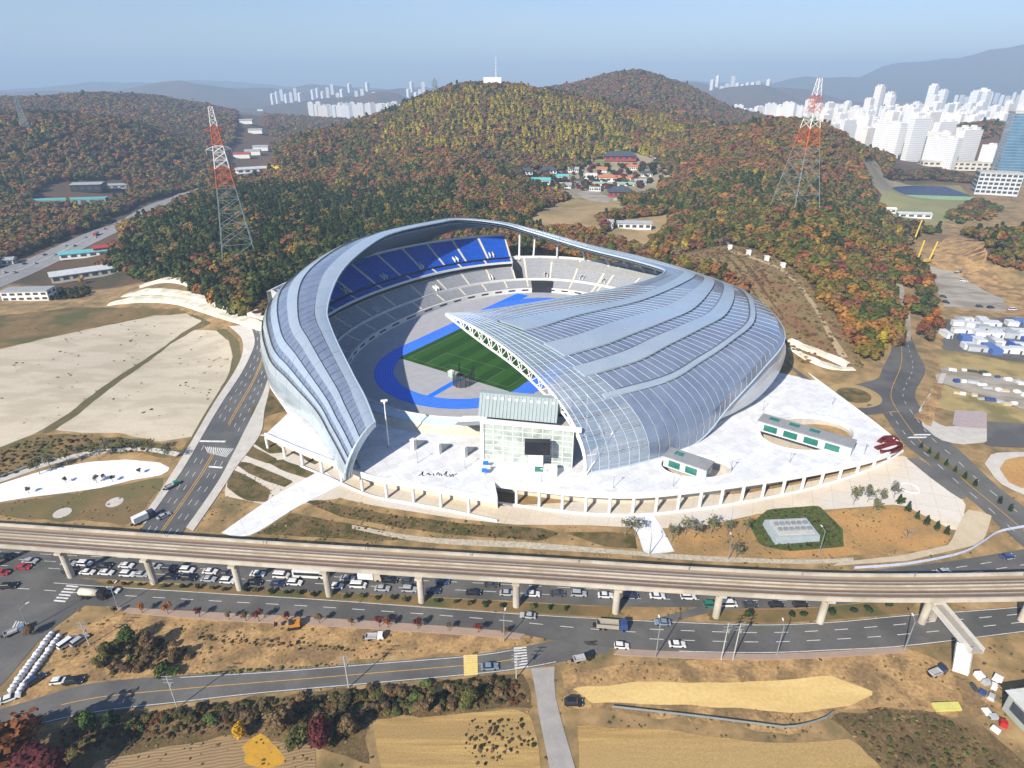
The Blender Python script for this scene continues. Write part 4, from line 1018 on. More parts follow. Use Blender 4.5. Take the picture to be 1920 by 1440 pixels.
patch('dry_bank', [(-250, 685), (0, 653), (100, 631), (200, 609), (290, 591), (350, 587), (330, 578), (250, 577), (150, 575), (0, 592), (-250, 620)], M_drygrass, .05)
patch('dry_bank', [(-250, 922), (0, 839), (70, 814), (150, 813), (300, 829), (352, 849), (330, 860), (260, 850), (180, 850), (80, 875), (0, 903), (-250, 985)], M_drygrass, .05)
patch('sheeted_slope', [(-200, 975), (0, 908), (90, 880), (170, 866), (240, 862), (300, 868), (322, 880), (300, 892), (250, 900), (190, 915), (120, 925), (60, 932), (0, 942), (-200, 1000)], M_tarp, .14, 3)
patch('lawn', [(-100, 965), (0, 945), (60, 935), (120, 928), (190, 918), (250, 903), (313, 893), (298, 915), (258, 968), (235, 983), (150, 978), (0, 968)], M_brownlawn, .05)
for c in ((117, 962), (215, 942)): 
    q = at(*c); struct(sheet('lawn_circle', [(q[0] + 3.0 * math.cos(t), q[1] + 3.0 * math.sin(t)) for t in np.linspace(0, 6.28, 25)[:-1]], M_walk, .12))
patch('middle_verge', [(235, 1150), (500, 1165), (750, 1180), (985, 1193), (1000, 1203), (870, 1225), (700, 1237), (500, 1251), (300, 1264), (190, 1278), (120, 1275), (90, 1310), (20, 1330), (60, 1260), (120, 1190), (175, 1165)], M_earth, .05)
patch('sand_lot', [(1055, 1262), (1120, 1250), (1300, 1238), (1500, 1230), (1700, 1219), (1790, 1250), (1880, 1320), (1830, 1345), (1640, 1325), (1560, 1345), (1480, 1372), (1300, 1357), (1150, 1332), (1060, 1320)], M_earth, .05)
M_rough = mat('rough brown undergrowth', (0.15, 0.10, 0.045), (0.095, 0.075, 0.03), .25, .95, c3=(0.20, 0.13, 0.06), scale2=.1, fine=.35, bump=.4, detail=10)
patch('rough_ground', [(-200, 1440), (60, 1372), (200, 1342), (330, 1327), (500, 1307), (700, 1289), (900, 1271), (985, 1260), (1000, 1335), (960, 1328), (830, 1342), (695, 1352), (690, 1430), (600, 1402), (450, 1382), (180, 1432), (0, 1520), (-300, 1520)], M_rough, .05)
patch('rough_ground', [(1560, 1350), (1640, 1325), (1760, 1335), (1850, 1365), (1920, 1440), (1960, 1520), (1700, 1520), (1650, 1430)], M_rough, .08)
patch('plant_bank', [(1405, 985), (1440, 955), (1535, 948), (1580, 992), (1582, 1026), (1480, 1034), (1425, 1024)], mat('green bank', (.06, .085, .02), (.085, .10, .03), .3, .95, fine=.3), .14, 3)
patch('sand_heap', [(1075, 1292), (1200, 1278), (1400, 1281), (1560, 1266), (1640, 1300), (1600, 1322), (1480, 1338), (1300, 1322), (1110, 1318)], M_sand, .12)
patch('stubble_field', [(1085, 1362), (1250, 1368), (1450, 1396), (1590, 1385), (1680, 1440), (1720, 1520), (1085, 1520)], M_stubble, .07)
patch('stubble_field', [(695, 1352), (830, 1342), (960, 1328), (996, 1342), (1015, 1440), (1025, 1520), (730, 1520)], M_stubble2, .07)
patch('vegetable_field', [(180, 1430), (300, 1402), (450, 1382), (590, 1400), (600, 1520), (100, 1520)], M_rows, .07)
patch('orange_field', [(456, 1402), (492, 1380), (525, 1396), (540, 1430), (500, 1445), (455, 1430)], mat('ripe yellow crop', (.55, .30, .03), (.45, .25, .04), .4, .95, bump=.3), .10)
patch('park_soil', [(1265, 1002), (1330, 985), (1430, 962), (1560, 958), (1685, 944), (1788, 1002), (1775, 1025), (1600, 1043), (1400, 1050), (1270, 1042)], M_orange, .08)
patch('works_yard', [(1745, 470), (1790, 440), (1850, 455), (1845, 500), (1900, 540), (2050, 560), (2050, 600), (1770, 580), (1755, 530)], M_earth, .05)
patch('parking_yard', [(1742, 500), (1790, 510), (1880, 560), (1890, 585), (1770, 575)], M_pack, .10)
patch('storage_yard', [(1768, 600), (1900, 595), (2100, 620), (2100, 700), (1920, 680), (1768, 655)], M_asphaltold, .08)
patch('dry_strip', [(1762, 655), (1920, 682), (2100, 705), (2100, 730), (1920, 712), (1765, 690)], mat('straw grass', (.40, .30, .13), (.31, .24, .10), .12, .95, c3=(.2, .17, .07), scale2=.07), .06)
patch('yard_grass', [(1750, 715), (1920, 770), (2100, 800), (2100, 840), (1900, 800), (1740, 760)], mat('straw grass', (.4, .3, .13)), .06)
patch('debris_yard', [(1765, 690), (1920, 713), (2100, 735), (2100, 800), (1920, 768), (1750, 712)], M_pack, .07)
# --- forecourt, paths, beds
patch('forecourt', [(548, 893), (606, 868), (640, 875), (690, 905), (930, 950), (1100, 940), (1400, 925), (1600, 885), (1690, 852), (1755, 895), (1812, 940), (1800, 1002), (1690, 945), (1560, 955), (1430, 962), (1330, 984), (1240, 992), (1100, 985), (960, 984), (850, 972), (700, 948), (640, 935), (590, 940), (555, 950)], M_forecourt, .10, 5)
def strip(name, A, B, m, off=.12, step=4.0, nx=4, px=True, parent=None, thick=0.0, mk=True):
    """a ribbon of road between two edge lines"""
    a, b = (ats(A), ats(B)) if px else (np.array(A, float), np.array(B, float))
    n = max(3, int(max(np.linalg.norm(np.diff(a[:, :2], axis=0), axis=1).sum(), np.linalg.norm(np.diff(b[:, :2], axis=0), axis=1).sum()) / step))
    sm = lambda P: crom(P[:, :2], 6) if len(P) > 2 else P[:, :2]
    a, b = resample(sm(a), n), resample(sm(b), n); rows = []
    for p, q in zip(a, b):
        r_ = []
        for t in np.linspace(0, 1, nx + 1): c = p + (q - p) * t; r_.append((c[0], c[1], float(tz(c[0], c[1])) + off))
        rows.append(r_)
    PAVED.append([tuple(c) for c in a] + [tuple(c) for c in b[::-1]])
    mb = MB(); mb.grid(rows)
    if thick:
        for e in (0, nx): mb.grid([[r_[e], (r_[e][0], r_[e][1], r_[e][2] - thick)] for r_ in rows])
    o = mb.build(name, m, parent)
    me = o.data
    if me.polygons[0].normal.z < 0: me.flip_normals()
    if not parent: struct(o)
    return o, a, b
def marks(parent, a, b, f, w=.16, dash=None, gap=None, m=None, off=.16, s0=0.0, s1=1.0, name='lane_marking'):
    c = a + (b - a) * f; c = resample(c, step=1.5); n = len(c); c = c[int(n * s0):max(int(n * s0) + 2, int(n * s1))]
    d = np.r_[0, np.cumsum(np.linalg.norm(np.diff(c, axis=0), axis=1))]; mb = MB(); s = 0.0
    segs = [(0, d[-1])] if not dash else [(q, min(q + dash, d[-1])) for q in np.arange(0, d[-1] - .5, dash + gap)]
    for u, v in segs:
        k = max(2, int((v - u) / 4) + 1); ss = np.linspace(u, v, k); P = np.stack([np.interp(ss, d, c[:, 0]), np.interp(ss, d, c[:, 1])], 1)
        T = np.gradient(P, axis=0) if k > 2 else np.repeat((P[1:] - P[:1]), 2, 0); T /= np.linalg.norm(T, axis=1)[:, None] + 1e-9; N_ = np.stack([-T[:, 1], T[:, 0]], 1) * w / 2
        mb.grid([[(*(p - q), float(tz(*(p - q))) + off), (*(p + q), float(tz(*(p + q))) + off)] for p, q in zip(P, N_)])
    o = mb.build(name, m or M_paintw, parent)
    return o
def bars(parent, A, B, n, fill=.5, m=None, off=.17, name='crossing_stripe', px=True):
    """zebra stripes: quads between line A (near) and B (far)"""
    a, b = (ats(A), ats(B)) if px else (np.array(A), np.array(B)); a = resample(a[:, :2], n + 1); b = resample(b[:, :2], n + 1)
    for i in range(n):
        P = [a[i], a[i] + (a[i + 1] - a[i]) * fill, b[i] + (b[i + 1] - b[i]) * fill, b[i]]
        MB().add([(p[0], p[1], float(tz(*p)) + off) for p in P], [(0, 1, 2, 3)]).build(name, m or M_paintw, parent)
# left avenue
AVL = [(262, 996), (273, 982), (330, 900), (346, 876), (390, 800), (430, 735), (466, 675), (478, 640), (470, 610), (440, 590)]; AVR = [(340, 1004), (349, 990), (405, 910), (417, 890), (463, 800), (490, 745), (505, 705), (520, 670), (525, 640), (520, 610)]
av, a_, b_ = strip('avenue', AVL, AVR, M_asphaltdark)
for f in (.48, .53): marks(av, a_, b_, f, .25, m=M_painty, s1=.30); marks(av, a_, b_, f, .25, m=M_painty, s0=.385)
for f in (.17, .33, .68, .84): marks(av, a_, b_, f, .18, 3, 5, s1=.30); marks(av, a_, b_, f, .18, 3, 5, s0=.39)
bars(av, [(384, 838), (440, 842)], [(390, 850), (425, 858)], 14)
bars(av, [(368, 826), (424, 827)], [(366, 829), (422, 830)], 1, 1.0)
bars(av, [(392, 874), (418, 876)], [(391, 877), (416, 879)], 1, 1.0)
strip('pavement', [(240, 985), (262, 975), (318, 895), (372, 806), (415, 735), (452, 672), (455, 640), (445, 625), (430, 612)], AVL[1:-1], M_walk, .28, thick=.3)
strip('pavement', [(349, 990), (405, 910), (417, 890), (463, 800), (490, 745), (502, 712)], [(362, 997), (425, 905), (440, 880), (488, 815), (496, 770), (506, 730)], M_walk, .28, thick=.3)
strip('footpath', [(-100, 935), (0, 905), (80, 877), (150, 858), (210, 848), (270, 846), (330, 856)], [(-100, 925), (0, 897), (70, 872), (140, 852), (205, 842), (280, 840), (345, 850)], M_walk, .2, thick=.2)
# main road: near and far carriageway
R1A = [(-250, 1075), (0, 1085), (160, 1097), (400, 1112), (600, 1124), (900, 1146), (1100, 1158), (1250, 1165), (1420, 1171), (1560, 1166), (1700, 1153), (1919, 1137), (2200, 1105)]
R1B = [(-250, 1118), (0, 1126), (200, 1138), (400, 1149), (600, 1159), (900, 1180), (1060, 1204), (1200, 1220), (1420, 1226), (1560, 1221), (1700, 1213), (1919, 1186), (2200, 1150)]
r1, a_, b_ = strip('main_road', R1A, R1B, M_asphalt)
marks(r1, a_, b_, .42, .2, 4, 5, s0=.12, s1=.60); marks(r1, a_, b_, .30, .2, 4, 5, s0=.60, s1=.99); marks(r1, a_, b_, .62, .2, 4, 5, s0=.60, s1=.99); marks(r1, a_, b_, .03, .2, s0=.15, m=M_paintw); marks(r1, a_, b_, .97, .2, s0=.62)
R2A = [(-250, 1000), (0, 1022), (150, 1030), (400, 1040), (700, 1058), (1000, 1070), (1300, 1084), (1500, 1082), (1700, 1062), (1800, 1050), (1919, 1030), (2200, 985)]
R2B = [(-250, 1064), (0, 1074), (160, 1084), (400, 1098), (600, 1110), (900, 1124), (1150, 1137), (1300, 1139), (1500, 1140), (1700, 1120), (1919, 1090), (2200, 1050)]
r2, a_, b_ = strip('main_road', R2A, R2B, M_asphalt)
for f in (.25, .5, .75): marks(r2, a_, b_, f, .18, 4, 5)
strip('median', [(200, 1093), (400, 1101), (600, 1112), (900, 1127), (1100, 1138), (1150, 1141)], [(190, 1098), (400, 1111), (600, 1123), (900, 1144), (1070, 1154), (1140, 1158)], M_drygrass, .26, thick=.3)
strip('median', [(1330, 1145), (1500, 1143), (1640, 1130), (1730, 1120)], [(1330, 1163), (1440, 1168), (1560, 1162), (1700, 1150)], M_drygrass, .26, thick=.3)
strip('pavement', R1B[2:6] + [(985, 1190)], [(240, 1150), (400, 1163), (600, 1174), (900, 1193), (975, 1198)], M_walkpink, .26, thick=.3)
strip('pavement', [(1160, 1217), (1260, 1222), (1420, 1227), (1560, 1222), (1690, 1214)], [(1150, 1228), (1260, 1234), (1420, 1238), (1560, 1233), (1700, 1224)], M_walkpink, .26, thick=.3)
strip('slip_lane', [(1215, 1164), (1320, 1137), (1400, 1128)], [(1260, 1166), (1330, 1150), (1410, 1140)], M_asphaltold, .15)
# side road, farm lane
R3A = [(-60, 1345), (30, 1322), (160, 1284), (300, 1270), (495, 1259), (700, 1243), (877, 1229), (960, 1217), (1060, 1198), (1110, 1195)]; R3B = [(-60, 1400), (90, 1356), (200, 1335), (330, 1320), (495, 1301), (700, 1283), (877, 1267), (975, 1256), (1080, 1236), (1150, 1222)]
r3, a_, b_ = strip('side_road', R3A, R3B, M_asphaltold)
marks(r3, a_, b_, .5, .2, m=M_painty, s0=.12, s1=.86); marks(r3, a_, b_, .95, .18, s0=.1, s1=.9); marks(r3, a_, b_, .07, .18, s0=.3, s1=.88)
bars(r3, [(963, 1215), (965, 1258)], [(987, 1213), (990, 1254)], 8)
for k in range(1): bars(r3, [(869, 1229), (870, 1268)], [(895, 1228), (896, 1266)], 10, .93, M_painty2)
r4, a_, b_ = strip('farm_lane', [(995, 1254), (1003, 1290), (1012, 1350), (1030, 1440), (1035, 1520)], [(1040, 1250), (1040, 1295), (1052, 1350), (1078, 1440), (1095, 1520)], mat('concrete lane', (.36, .34, .31), (.30, .28, .26), .2, .9), .14)
# left junction
jn = patch('junction', [(-250, 1060), (0, 1072), (165, 1085), (200, 1098), (170, 1130), (115, 1165), (70, 1205), (0, 1290), (-250, 1500)], M_asphaltold, .10)
bars(jn, [(100, 1128), (128, 1095)], [(122, 1130), (150, 1097)], 6); bars(jn, [(20, 1183), (50, 1185)], [(30, 1165), (58, 1168)], 6)
# right-hand roads round the roundabout
RNG = at(1600, 742)
rd, a_, b_ = strip('east_avenue', [(1655, 775), (1692, 828), (1730, 860), (1780, 905), (1835, 950), (1900, 1010), (2000, 1090)], [(1730, 770), (1765, 815), (1810, 855), (1862, 905), (1919, 950), (2000, 1010), (2100, 1080)], M_asphalt, .12)
marks(rd, a_, b_, .38, .2, m=M_painty); marks(rd, a_, b_, .7, .18, 3, 5); marks(rd, a_, b_, .18, .18, 3, 5)
rdu, a_, b_ = strip('east_road', [(1650, 770), (1640, 740), (1655, 690), (1670, 660), (1675, 620)], [(1735, 775), (1715, 740), (1735, 695), (1720, 660), (1705, 620)], M_asphalt, .13)
marks(rdu, a_, b_, .4, .2, m=M_painty); marks(rdu, a_, b_, .7, .18, 3, 5)
rds, a_, b_ = strip('service_road', [(1470, 672), (1500, 698), (1545, 724), (1580, 725), (1640, 712), (1668, 690)], [(1478, 685), (1520, 725), (1570, 762), (1620, 778), (1668, 772), (1690, 760)], M_asphalt, .12)
struct(sheet('roundabout', [(RNG[0] + 12 * math.cos(t), RNG[1] + 12 * math.sin(t)) for t in np.linspace(0, 6.283, 41)[:-1]], mat('yellow apron', (.38, .27, .12), None, .4, .9), .18))
struct(sheet('roundabout_bed', [(RNG[0] + 7.5 * math.cos(t), RNG[1] + 7.5 * math.sin(t)) for t in np.linspace(0, 6.283, 31)[:-1]], M_bed, .42, thick=.3))
bars(rd, [(1700, 822), (1722, 812)], [(1735, 822), (1750, 812)], 2, .5)
patch('ramp_road', [(1700, 860), (1722, 858), (1810, 925), (1812, 942), (1790, 930), (1740, 893)], M_asphaltold, .16, 4)
patch('planted_island', [(1722, 838), (1732, 836), (1842, 916), (1832, 920)], M_olive, .24, 4)
patch('pavement', [(1722, 770), (1745, 735), (1760, 760), (1742, 785), (1768, 800), (1850, 800), (1850, 830), (1800, 835), (1760, 825), (1730, 800)], M_walk, .22, 4)
patch('pavement', [(1735, 770), (1765, 700), (1775, 700), (1745, 770)], M_walk, .24, 4)
patch('soil_bed', [(1716, 785), (1752, 720), (1770, 722), (1765, 745), (1742, 800)], M_earth, .27, 4)
patch('brick_court', [(1790, 770), (1850, 772), (1850, 805), (1785, 800)], mat('pink grey brick court', (.42, .34, .33), (.34, .28, .28), .8, .9), .25, 4)
patch('parking_road', [(1850, 790), (1919, 795), (2100, 830), (2100, 860), (1919, 840), (1845, 838)], M_asphaltold, .16)
patch('pavement', [(1846, 870), (1860, 850), (1919, 848), (2050, 860), (2050, 960), (1919, 930), (1870, 905)], M_walk, .24, 4)
patch('circle_bed', [(1874, 880), (1885, 863), (1919, 856), (2000, 860), (2010, 900), (1919, 918), (1890, 905)], M_orange, .34, 4)
patch('lower_path', [(1790, 1000), (1812, 955), (1860, 965), (1850, 1000), (1840, 1020), (1700, 1052), (1560, 1062), (1560, 1056), (1690, 1042), (1780, 1022)], mat('pale tan path', (.50, .42, .30), (.44, .36, .25), .2, .9), .16, 4)
hw, a_, b_ = strip('highway', [(-150, 562), (0, 505), (120, 456), (230, 411), (330, 366), (430, 332), (492, 313)], [(-150, 600), (0, 540), (130, 480), (245, 425), (345, 381), (440, 349), (505, 325)], mat('grey highway', (.22, .22, .22), (.27, .265, .26), .08, .9), .25, 8)
marks(hw, a_, b_, .5, .6, off=.32); marks(hw, a_, b_, .25, .25, 5, 7, off=.32); marks(hw, a_, b_, .75, .25, 5, 7, off=.32)
strip('forest_path', [(1657, 472), (1665, 500), (1676, 540), (1688, 590), (1690, 640)], [(1670, 470), (1680, 500), (1694, 540), (1706, 590), (1708, 640)], M_pack, .2)
strip('village_lane', [(1150, 372), (1215, 362), (1240, 345), (1250, 325), (1235, 305), (1215, 290)], [(1150, 377), (1222, 368), (1250, 347), (1258, 325), (1243, 303), (1225, 290)], M_walk, .3)
# garden by the main steps
strip('stair_path', [(415, 1000), (460, 968), (510, 934), (560, 905), (606, 880)], [(435, 1006), (477, 1001), (553, 954), (600, 930), (640, 909)], M_plaza, .22, 3, thick=.2)
GB = [[(462, 822), (494, 817), (540, 848), (506, 852)], [(446, 838), (468, 833), (522, 862), (500, 870), (455, 852)], [(502, 868), (530, 862), (600, 888), (585, 900), (545, 888)], [(436, 866), (470, 868), (552, 903), (533, 914), (465, 888)], [(428, 880), (460, 890), (508, 920), (502, 942), (465, 940), (425, 915)], [(545, 848), (565, 845), (600, 866), (590, 872)],
      [(572, 942), (600, 938), (680, 955), (760, 970), (900, 985), (1010, 990), (1050, 1000), (1010, 1015), (860, 1004), (760, 992), (650, 972)], [(485, 1002), (545, 962), (620, 976), (690, 988), (770, 1012), (700, 1014), (600, 1008)], [(1060, 1000), (1130, 997), (1190, 1002), (1196, 1030), (1140, 1026)], [(470, 770), (506, 738), (535, 770), (500, 780), (472, 800)]]
for g in GB: patch('planting_bed', g, M_bed, .16, 3)
patch('garden_path', [(440, 830), (500, 812), (600, 858), (640, 880), (560, 925), (505, 948), (420, 930), (430, 870)], M_forecourt, .07, 4)
strip('rubble_edge', [(660, 985), (800, 1008), (1000, 1018), (1190, 1034), (1270, 1040), (1500, 1050), (1600, 1046)], [(660, 992), (800, 1018), (1000, 1030), (1190, 1042), (1270, 1050), (1500, 1058), (1600, 1054)], M_rubble, .2, 3)
patch('wide_steps', [(1170, 968), (1222, 962), (1240, 988), (1265, 1036), (1208, 1040), (1196, 1002)], M_plaza, .24, 3)

# ------------------------------------------------------------------ plaza deck (its own thing)
def dk(px, py): return tuple(gz(px, py, ZD)[:2])
FR1 = [dk(*p) for p in [(497, 815), (560, 842), (612, 862), (690, 893), (760, 906), (850, 922), (932, 938)]]
FR2 = [dk(*p) for p in [(926, 906), (1000, 915), (1100, 925), (1200, 927), (1300, 918), (1400, 905), (1500, 890), (1600, 870), (1660, 853), (1692, 838)]]
inner = [st_w(*(lambda q: (q[0], -q[1]))(bowl(11.5, k)))[:2] for k in range(k_of(320), k_of(150) - 1, -2)]
deck_poly = [dk(500, 700), dk(505, 722), dk(541, 774)] + FR1 + FR2 + [dk(1640, 795), dk(1560, 735), dk(1490, 683), dk(1470, 660)] + [st_w(70, 125)[:2]] + inner + [st_w(-100, -75)[:2]]
def oval(px, py, ra, rb, rot):
    c = gz(px, py, ZD); return [(c[0] + ra * math.cos(t) * math.cos(rot) - rb * math.sin(t) * math.sin(rot), c[1] + ra * math.cos(t) * math.sin(rot) + rb * math.sin(t) * math.cos(rot)) for t in np.linspace(0, 6.283, 41)[:-1]]
OV1 = oval(1512, 812, 21, 14, R(18)); OV2 = oval(1305, 876, 13.5, 8, R(0))
plaza = thing('plaza_deck', 'raised white plaza deck on columns round the front of the stadium', 'plaza', (0, 0, 0))
sheet('deck_slab', deck_poly, [M_plaza], z=ZD, holes=[OV1, OV2], thick=1.3, parent=plaza)
for nm, ov, mm in (('oval_court', OV1, M_forecourt), ('oval_court', OV2, M_forecourt)): sheet(nm, ov, mm, z=ZD - 4.5, parent=plaza)
mb = MB()
for ov in (OV1, OV2): 
    k = len(ov); mb.add([(x, y, ZD - 1.3) for x, y in ov] + [(x, y, ZD - 4.5) for x, y in ov], [(i, (i + 1) % k, k + (i + 1) % k, k + i) for i in range(k)])
mb.build('court_wall', M_conc, plaza)
def parapet(line, name='deck_parapet', h=1.0, w=.35, m=M_white, z=ZD, inset=.2, dn=.0):
    P = crom(np.array(line), 6) if len(line) > 3 else np.array(line); mb = MB(); mb.sweep([(p[0], p[1], z) for p in P], [(-w / 2, -dn), (w / 2, -dn), (w / 2, h), (-w / 2, h)]); return mb.build(name, m, plaza)
parapet(FR1, h=.9, w=.5, dn=1.6); parapet(FR2, h=.9, w=.5, dn=1.6); parapet([FR1[-1], FR2[0]], h=.9, w=.5, dn=1.6)
parapet([FR2[-1], dk(1640, 795), dk(1560, 735), dk(1490, 683)], h=.9, dn=1.6)
for ov in (OV1, OV2): parapet(ov + [ov[0]], 'court_rail', .8, .25)
# columns and the retaining wall behind them
CL1 = resample(crom(np.array(FR1), 6), step=11.0); CL2 = resample(crom(np.array(FR2), 6), step=8.6)
for P in (CL1, CL2):
    for p in P[:-1]:
        zb = float(tz(p[0], p[1])) - .3
        if zb < ZD - 1.5:
            MB().tube((p[0], p[1] + .2, zb), (p[0], p[1] + .2, ZD - 1.4), .62, .62, 8).build('deck_column', M_white, plaza)
mb = MB()
for P in (FR1, FR2):
    Q = crom(np.array(P), 5); rows = []
    for p in Q: zb = float(tz(p[0], p[1] + 6)) - 1; rows.append([(p[0], p[1] + 6, zb), (p[0], p[1] + 6, ZD - 1.2)])
    mb.grid(rows)
mb.build('retaining_wall', M_cream, plaza)
mb = MB()
for P in (FR1[1:], FR2):
    Q = crom(np.array(P), 5); mb.sweep([(p[0], p[1] - 1.2, float(tz(p[0], p[1] - 1.2)) - .3) for p in Q], [(-.2, 0), (.2, 0), (.2, 1.3), (-.2, 1.3)])
mb.build('plinth_wall', M_white, plaza)
for (x0, y0), (x1, y1), zt in (((690, 905), (660, 880), 9.2), ((905, 936), (870, 930), 9.2)):
    a = gz(x0, y0, 2); b = gz(x1, y1, ZD); 
    MB().add([(a[0], a[1], 1.5), (a[0] + 6, a[1] + 1, 1.5), (b[0] + 6, b[1] + 2, ZD - 1.3), (b[0], b[1] + 1, ZD - 1.3)], [(0, 1, 2, 3)]).build('under_stair', M_cream, plaza)

# ------------------------------------------------------------------ railway viaduct
ZV = 13.6
vn = np.array([gz(x, y, ZV)[:2] for x, y in [(-260, 1006), (0, 1021), (300, 1042), (600, 1061), (1000, 1086), (1300, 1105), (1600, 1119), (1919, 1118), (2200, 1108)]])
vf = np.array([gz(x, y, ZV)[:2] for x, y in [(-260, 968), (0, 985), (300, 1006), (600, 1027), (1000, 1050), (1300, 1069), (1600, 1082), (1919, 1079), (2200, 1066)]])
VA, VB = resample(crom(vn, 8), 90), resample(crom(vf, 8), 90); VC = (VA + VB) / 2
vd = VB - VA; VW = float(np.median(np.linalg.norm(vd, axis=1)))
VC3 = [(p[0], p[1], 0.0) for p in VC]
viaduct = thing('railway_viaduct', 'long pale concrete railway viaduct with two tracks across the whole view', 'viaduct', (0, 0, 0))
M_vconc = mat('viaduct concrete', (0.53, 0.48, 0.40), (0.44, 0.40, 0.33), .3, .85, c3=(.38, .34, .27), scale2=.12)
M_vdeck = mat('viaduct deck slab', (0.34, 0.245, 0.145), (0.28, 0.20, 0.12), .25, .9, stretch=(R(-5), .15, 2.5), c3=(.30, .25, .19), scale2=.06)
M_rust = mat('rusty track bed', (0.17, 0.095, 0.05), (0.13, 0.075, 0.04), .5, .9)
M_rail = mat('rail steel', (0.30, 0.22, 0.18), (0.24, 0.18, 0.15), .8, .5, metal=.4)
h = VW / 2
MB().sweep(VC3, [(-h, ZV - 1.1), (-h * .45, ZV - 2.9), (h * .45, ZV - 2.9), (h, ZV - 1.1), (h, ZV - .6), (-h, ZV - .6)]).build('box_girder', M_vconc, viaduct)
MB().sweep(VC3, [(-h + .3, ZV - .6), (h - .3, ZV - .6), (h - .3, ZV - .45), (-h + .3, ZV - .45)]).build('track_slab', M_vdeck, viaduct)
for s in (-1, 1):
    MB().sweep(VC3, [(s * h - .28, ZV - .9), (s * h + .28, ZV - .9), (s * h + .28, ZV + .45), (s * h - .28, ZV + .45)]).build('side_wall', M_vconc, viaduct)
    MB().sweep(VC3, [(s * 1.15 * .62 - .1, ZV - .45), (s * 1.15 * .62 + .1, ZV - .45), (s * 1.15 * .62 + .1, ZV + .05), (s * 1.15 * .62 - .1, ZV + .05)]).build('cable_trough', M_vconc, viaduct)
    for q in (-.72, .72):
        MB().sweep(VC3, [(s * 2.15 + q - .36, ZV - .45), (s * 2.15 + q + .36, ZV - .45), (s * 2.15 + q + .36, ZV - .38), (s * 2.15 + q - .36, ZV - .38)]).build('track_bed', M_rust, viaduct)
        MB().sweep(VC3, [(s * 2.15 + q - .07, ZV - .38), (s * 2.15 + q + .07, ZV - .38), (s * 2.15 + q + .07, ZV - .16), (s * 2.15 + q - .07, ZV - .16)]).build('rail', M_rail, viaduct)
    MB().sweep(VC3, [(s * 2.15 - .15, ZV - .45), (s * 2.15 + .15, ZV - .45), (s * 2.15 + .15, ZV - .25), (s * 2.15 - .15, ZV - .25)]).build('reaction_rail', M_concgrey, viaduct)
PIER_PX = [(-40, 1084), (122, 1094), (283, 1104), (447, 1112), (615, 1124), (790, 1134), (968, 1142), (1155, 1152), (1343, 1158), (1532, 1157)]
PIERS = []
def pier(x, yb, lean=0):
    k = int(np.argmin(np.abs(VC[:, 0] - x))); c = VC[k]; t = VC[min(k + 1, len(VC) - 1)] - VC[max(k - 1, 0)]; an = math.atan2(t[1], t[0])
    py_ = min(c[1] - .4, max(yb, c[1] - 2.2)); zb = float(tz(x, py_)) - .3
    mb = MB(); n = 10; mb.tube((x, py_, zb), (x, py_, ZV - 4.2), 1.05, 1.05, 14)
    o = mb.build('pier', M_vconc, viaduct, smooth=False)
    mb = MB(); P = [(-3.0, ZV - 2.85), (3.0, ZV - 2.85), (3.0, ZV - 3.6), (1.25, ZV - 4.6), (-1.25, ZV - 4.6), (-3.0, ZV - 3.6)]; c_, s_ = math.cos(an), math.sin(an); V_ = []
    for d in (-1.1, 1.1):
        for y_, z_ in P: V_.append((x + d * c_ - y_ * s_ * 1.0, py_ + (c[1] - py_) * .6 + d * s_ + y_ * c_, z_))
    mb.add(V_, [tuple(range(6)), tuple(range(11, 5, -1))] + [(i, 6 + i, 6 + (i + 1) % 6, (i + 1) % 6) for i in range(6)]); mb.build('pier_cap', M_vconc, o); PIERS.append((x, py_))
for p in PIER_PX: q = gz(*p, 0); pier(q[0], q[1] + 1.1)
for x in (121, 151, 181): k = int(np.argmin(np.abs(VC[:, 0] - x))); pier(x, VC[k][1] - .5)
for i in range(2, 88, 7):
    p = VC[i] + (VB[i] - VC[i]) * .93; MB().tube((p[0], p[1], ZV + .4), (p[0], p[1], ZV + 1.5), .12, .1, 5).build('signal_post', M_steel, viaduct)
# ------------------------------------------------------------------ stadium front: scoreboard block, curtain wall, gates
ORD = ['first', 'second', 'third', 'fourth', 'fifth', 'sixth', 'seventh', 'eighth', 'ninth', 'tenth', 'eleventh', 'twelfth', 'thirteenth', 'fourteenth', 'fifteenth', 'sixteenth', 'seventeenth', 'eighteenth', 'nineteenth', 'twentieth', 'twenty-first', 'twenty-second', 'twenty-third', 'twenty-fourth', 'twenty-fifth', 'twenty-sixth', 'twenty-seventh', 'twenty-eighth', 'twenty-ninth', 'thirtieth', 'thirty-first', 'thirty-second', 'thirty-third', 'thirty-fourth', 'thirty-fifth', 'thirty-sixth']
def kid(o, parent):
    """hang a world-space piece under a placed thing"""
    o.parent = parent; o.matrix_parent_inverse = parent.matrix_basis.inverted() if hasattr(parent, 'matrix_basis') else Matrix(); return o
M_curtain = mat('pale green curtain glass', (0.40, 0.46, 0.42), (0.50, 0.55, 0.50), .5, .15, spec=.6, c3=(.30, .35, .32), scale2=.25)
M_board = mat('ribbed grey metal', (0.30, 0.36, 0.37), (0.27, 0.33, 0.34), .3, .6)
W0, W1 = gz(908, 861, ZD), gz(1072, 878, ZD); WD = (W1 - W0)[:2]; WL = np.linalg.norm(WD); WU = WD / WL; WN = np.array([WU[1], -WU[0]])
def wp(s, o_, z): return (W0[0] + WU[0] * s + WN[0] * o_, W0[1] + WU[1] * s + WN[1] * o_, z)
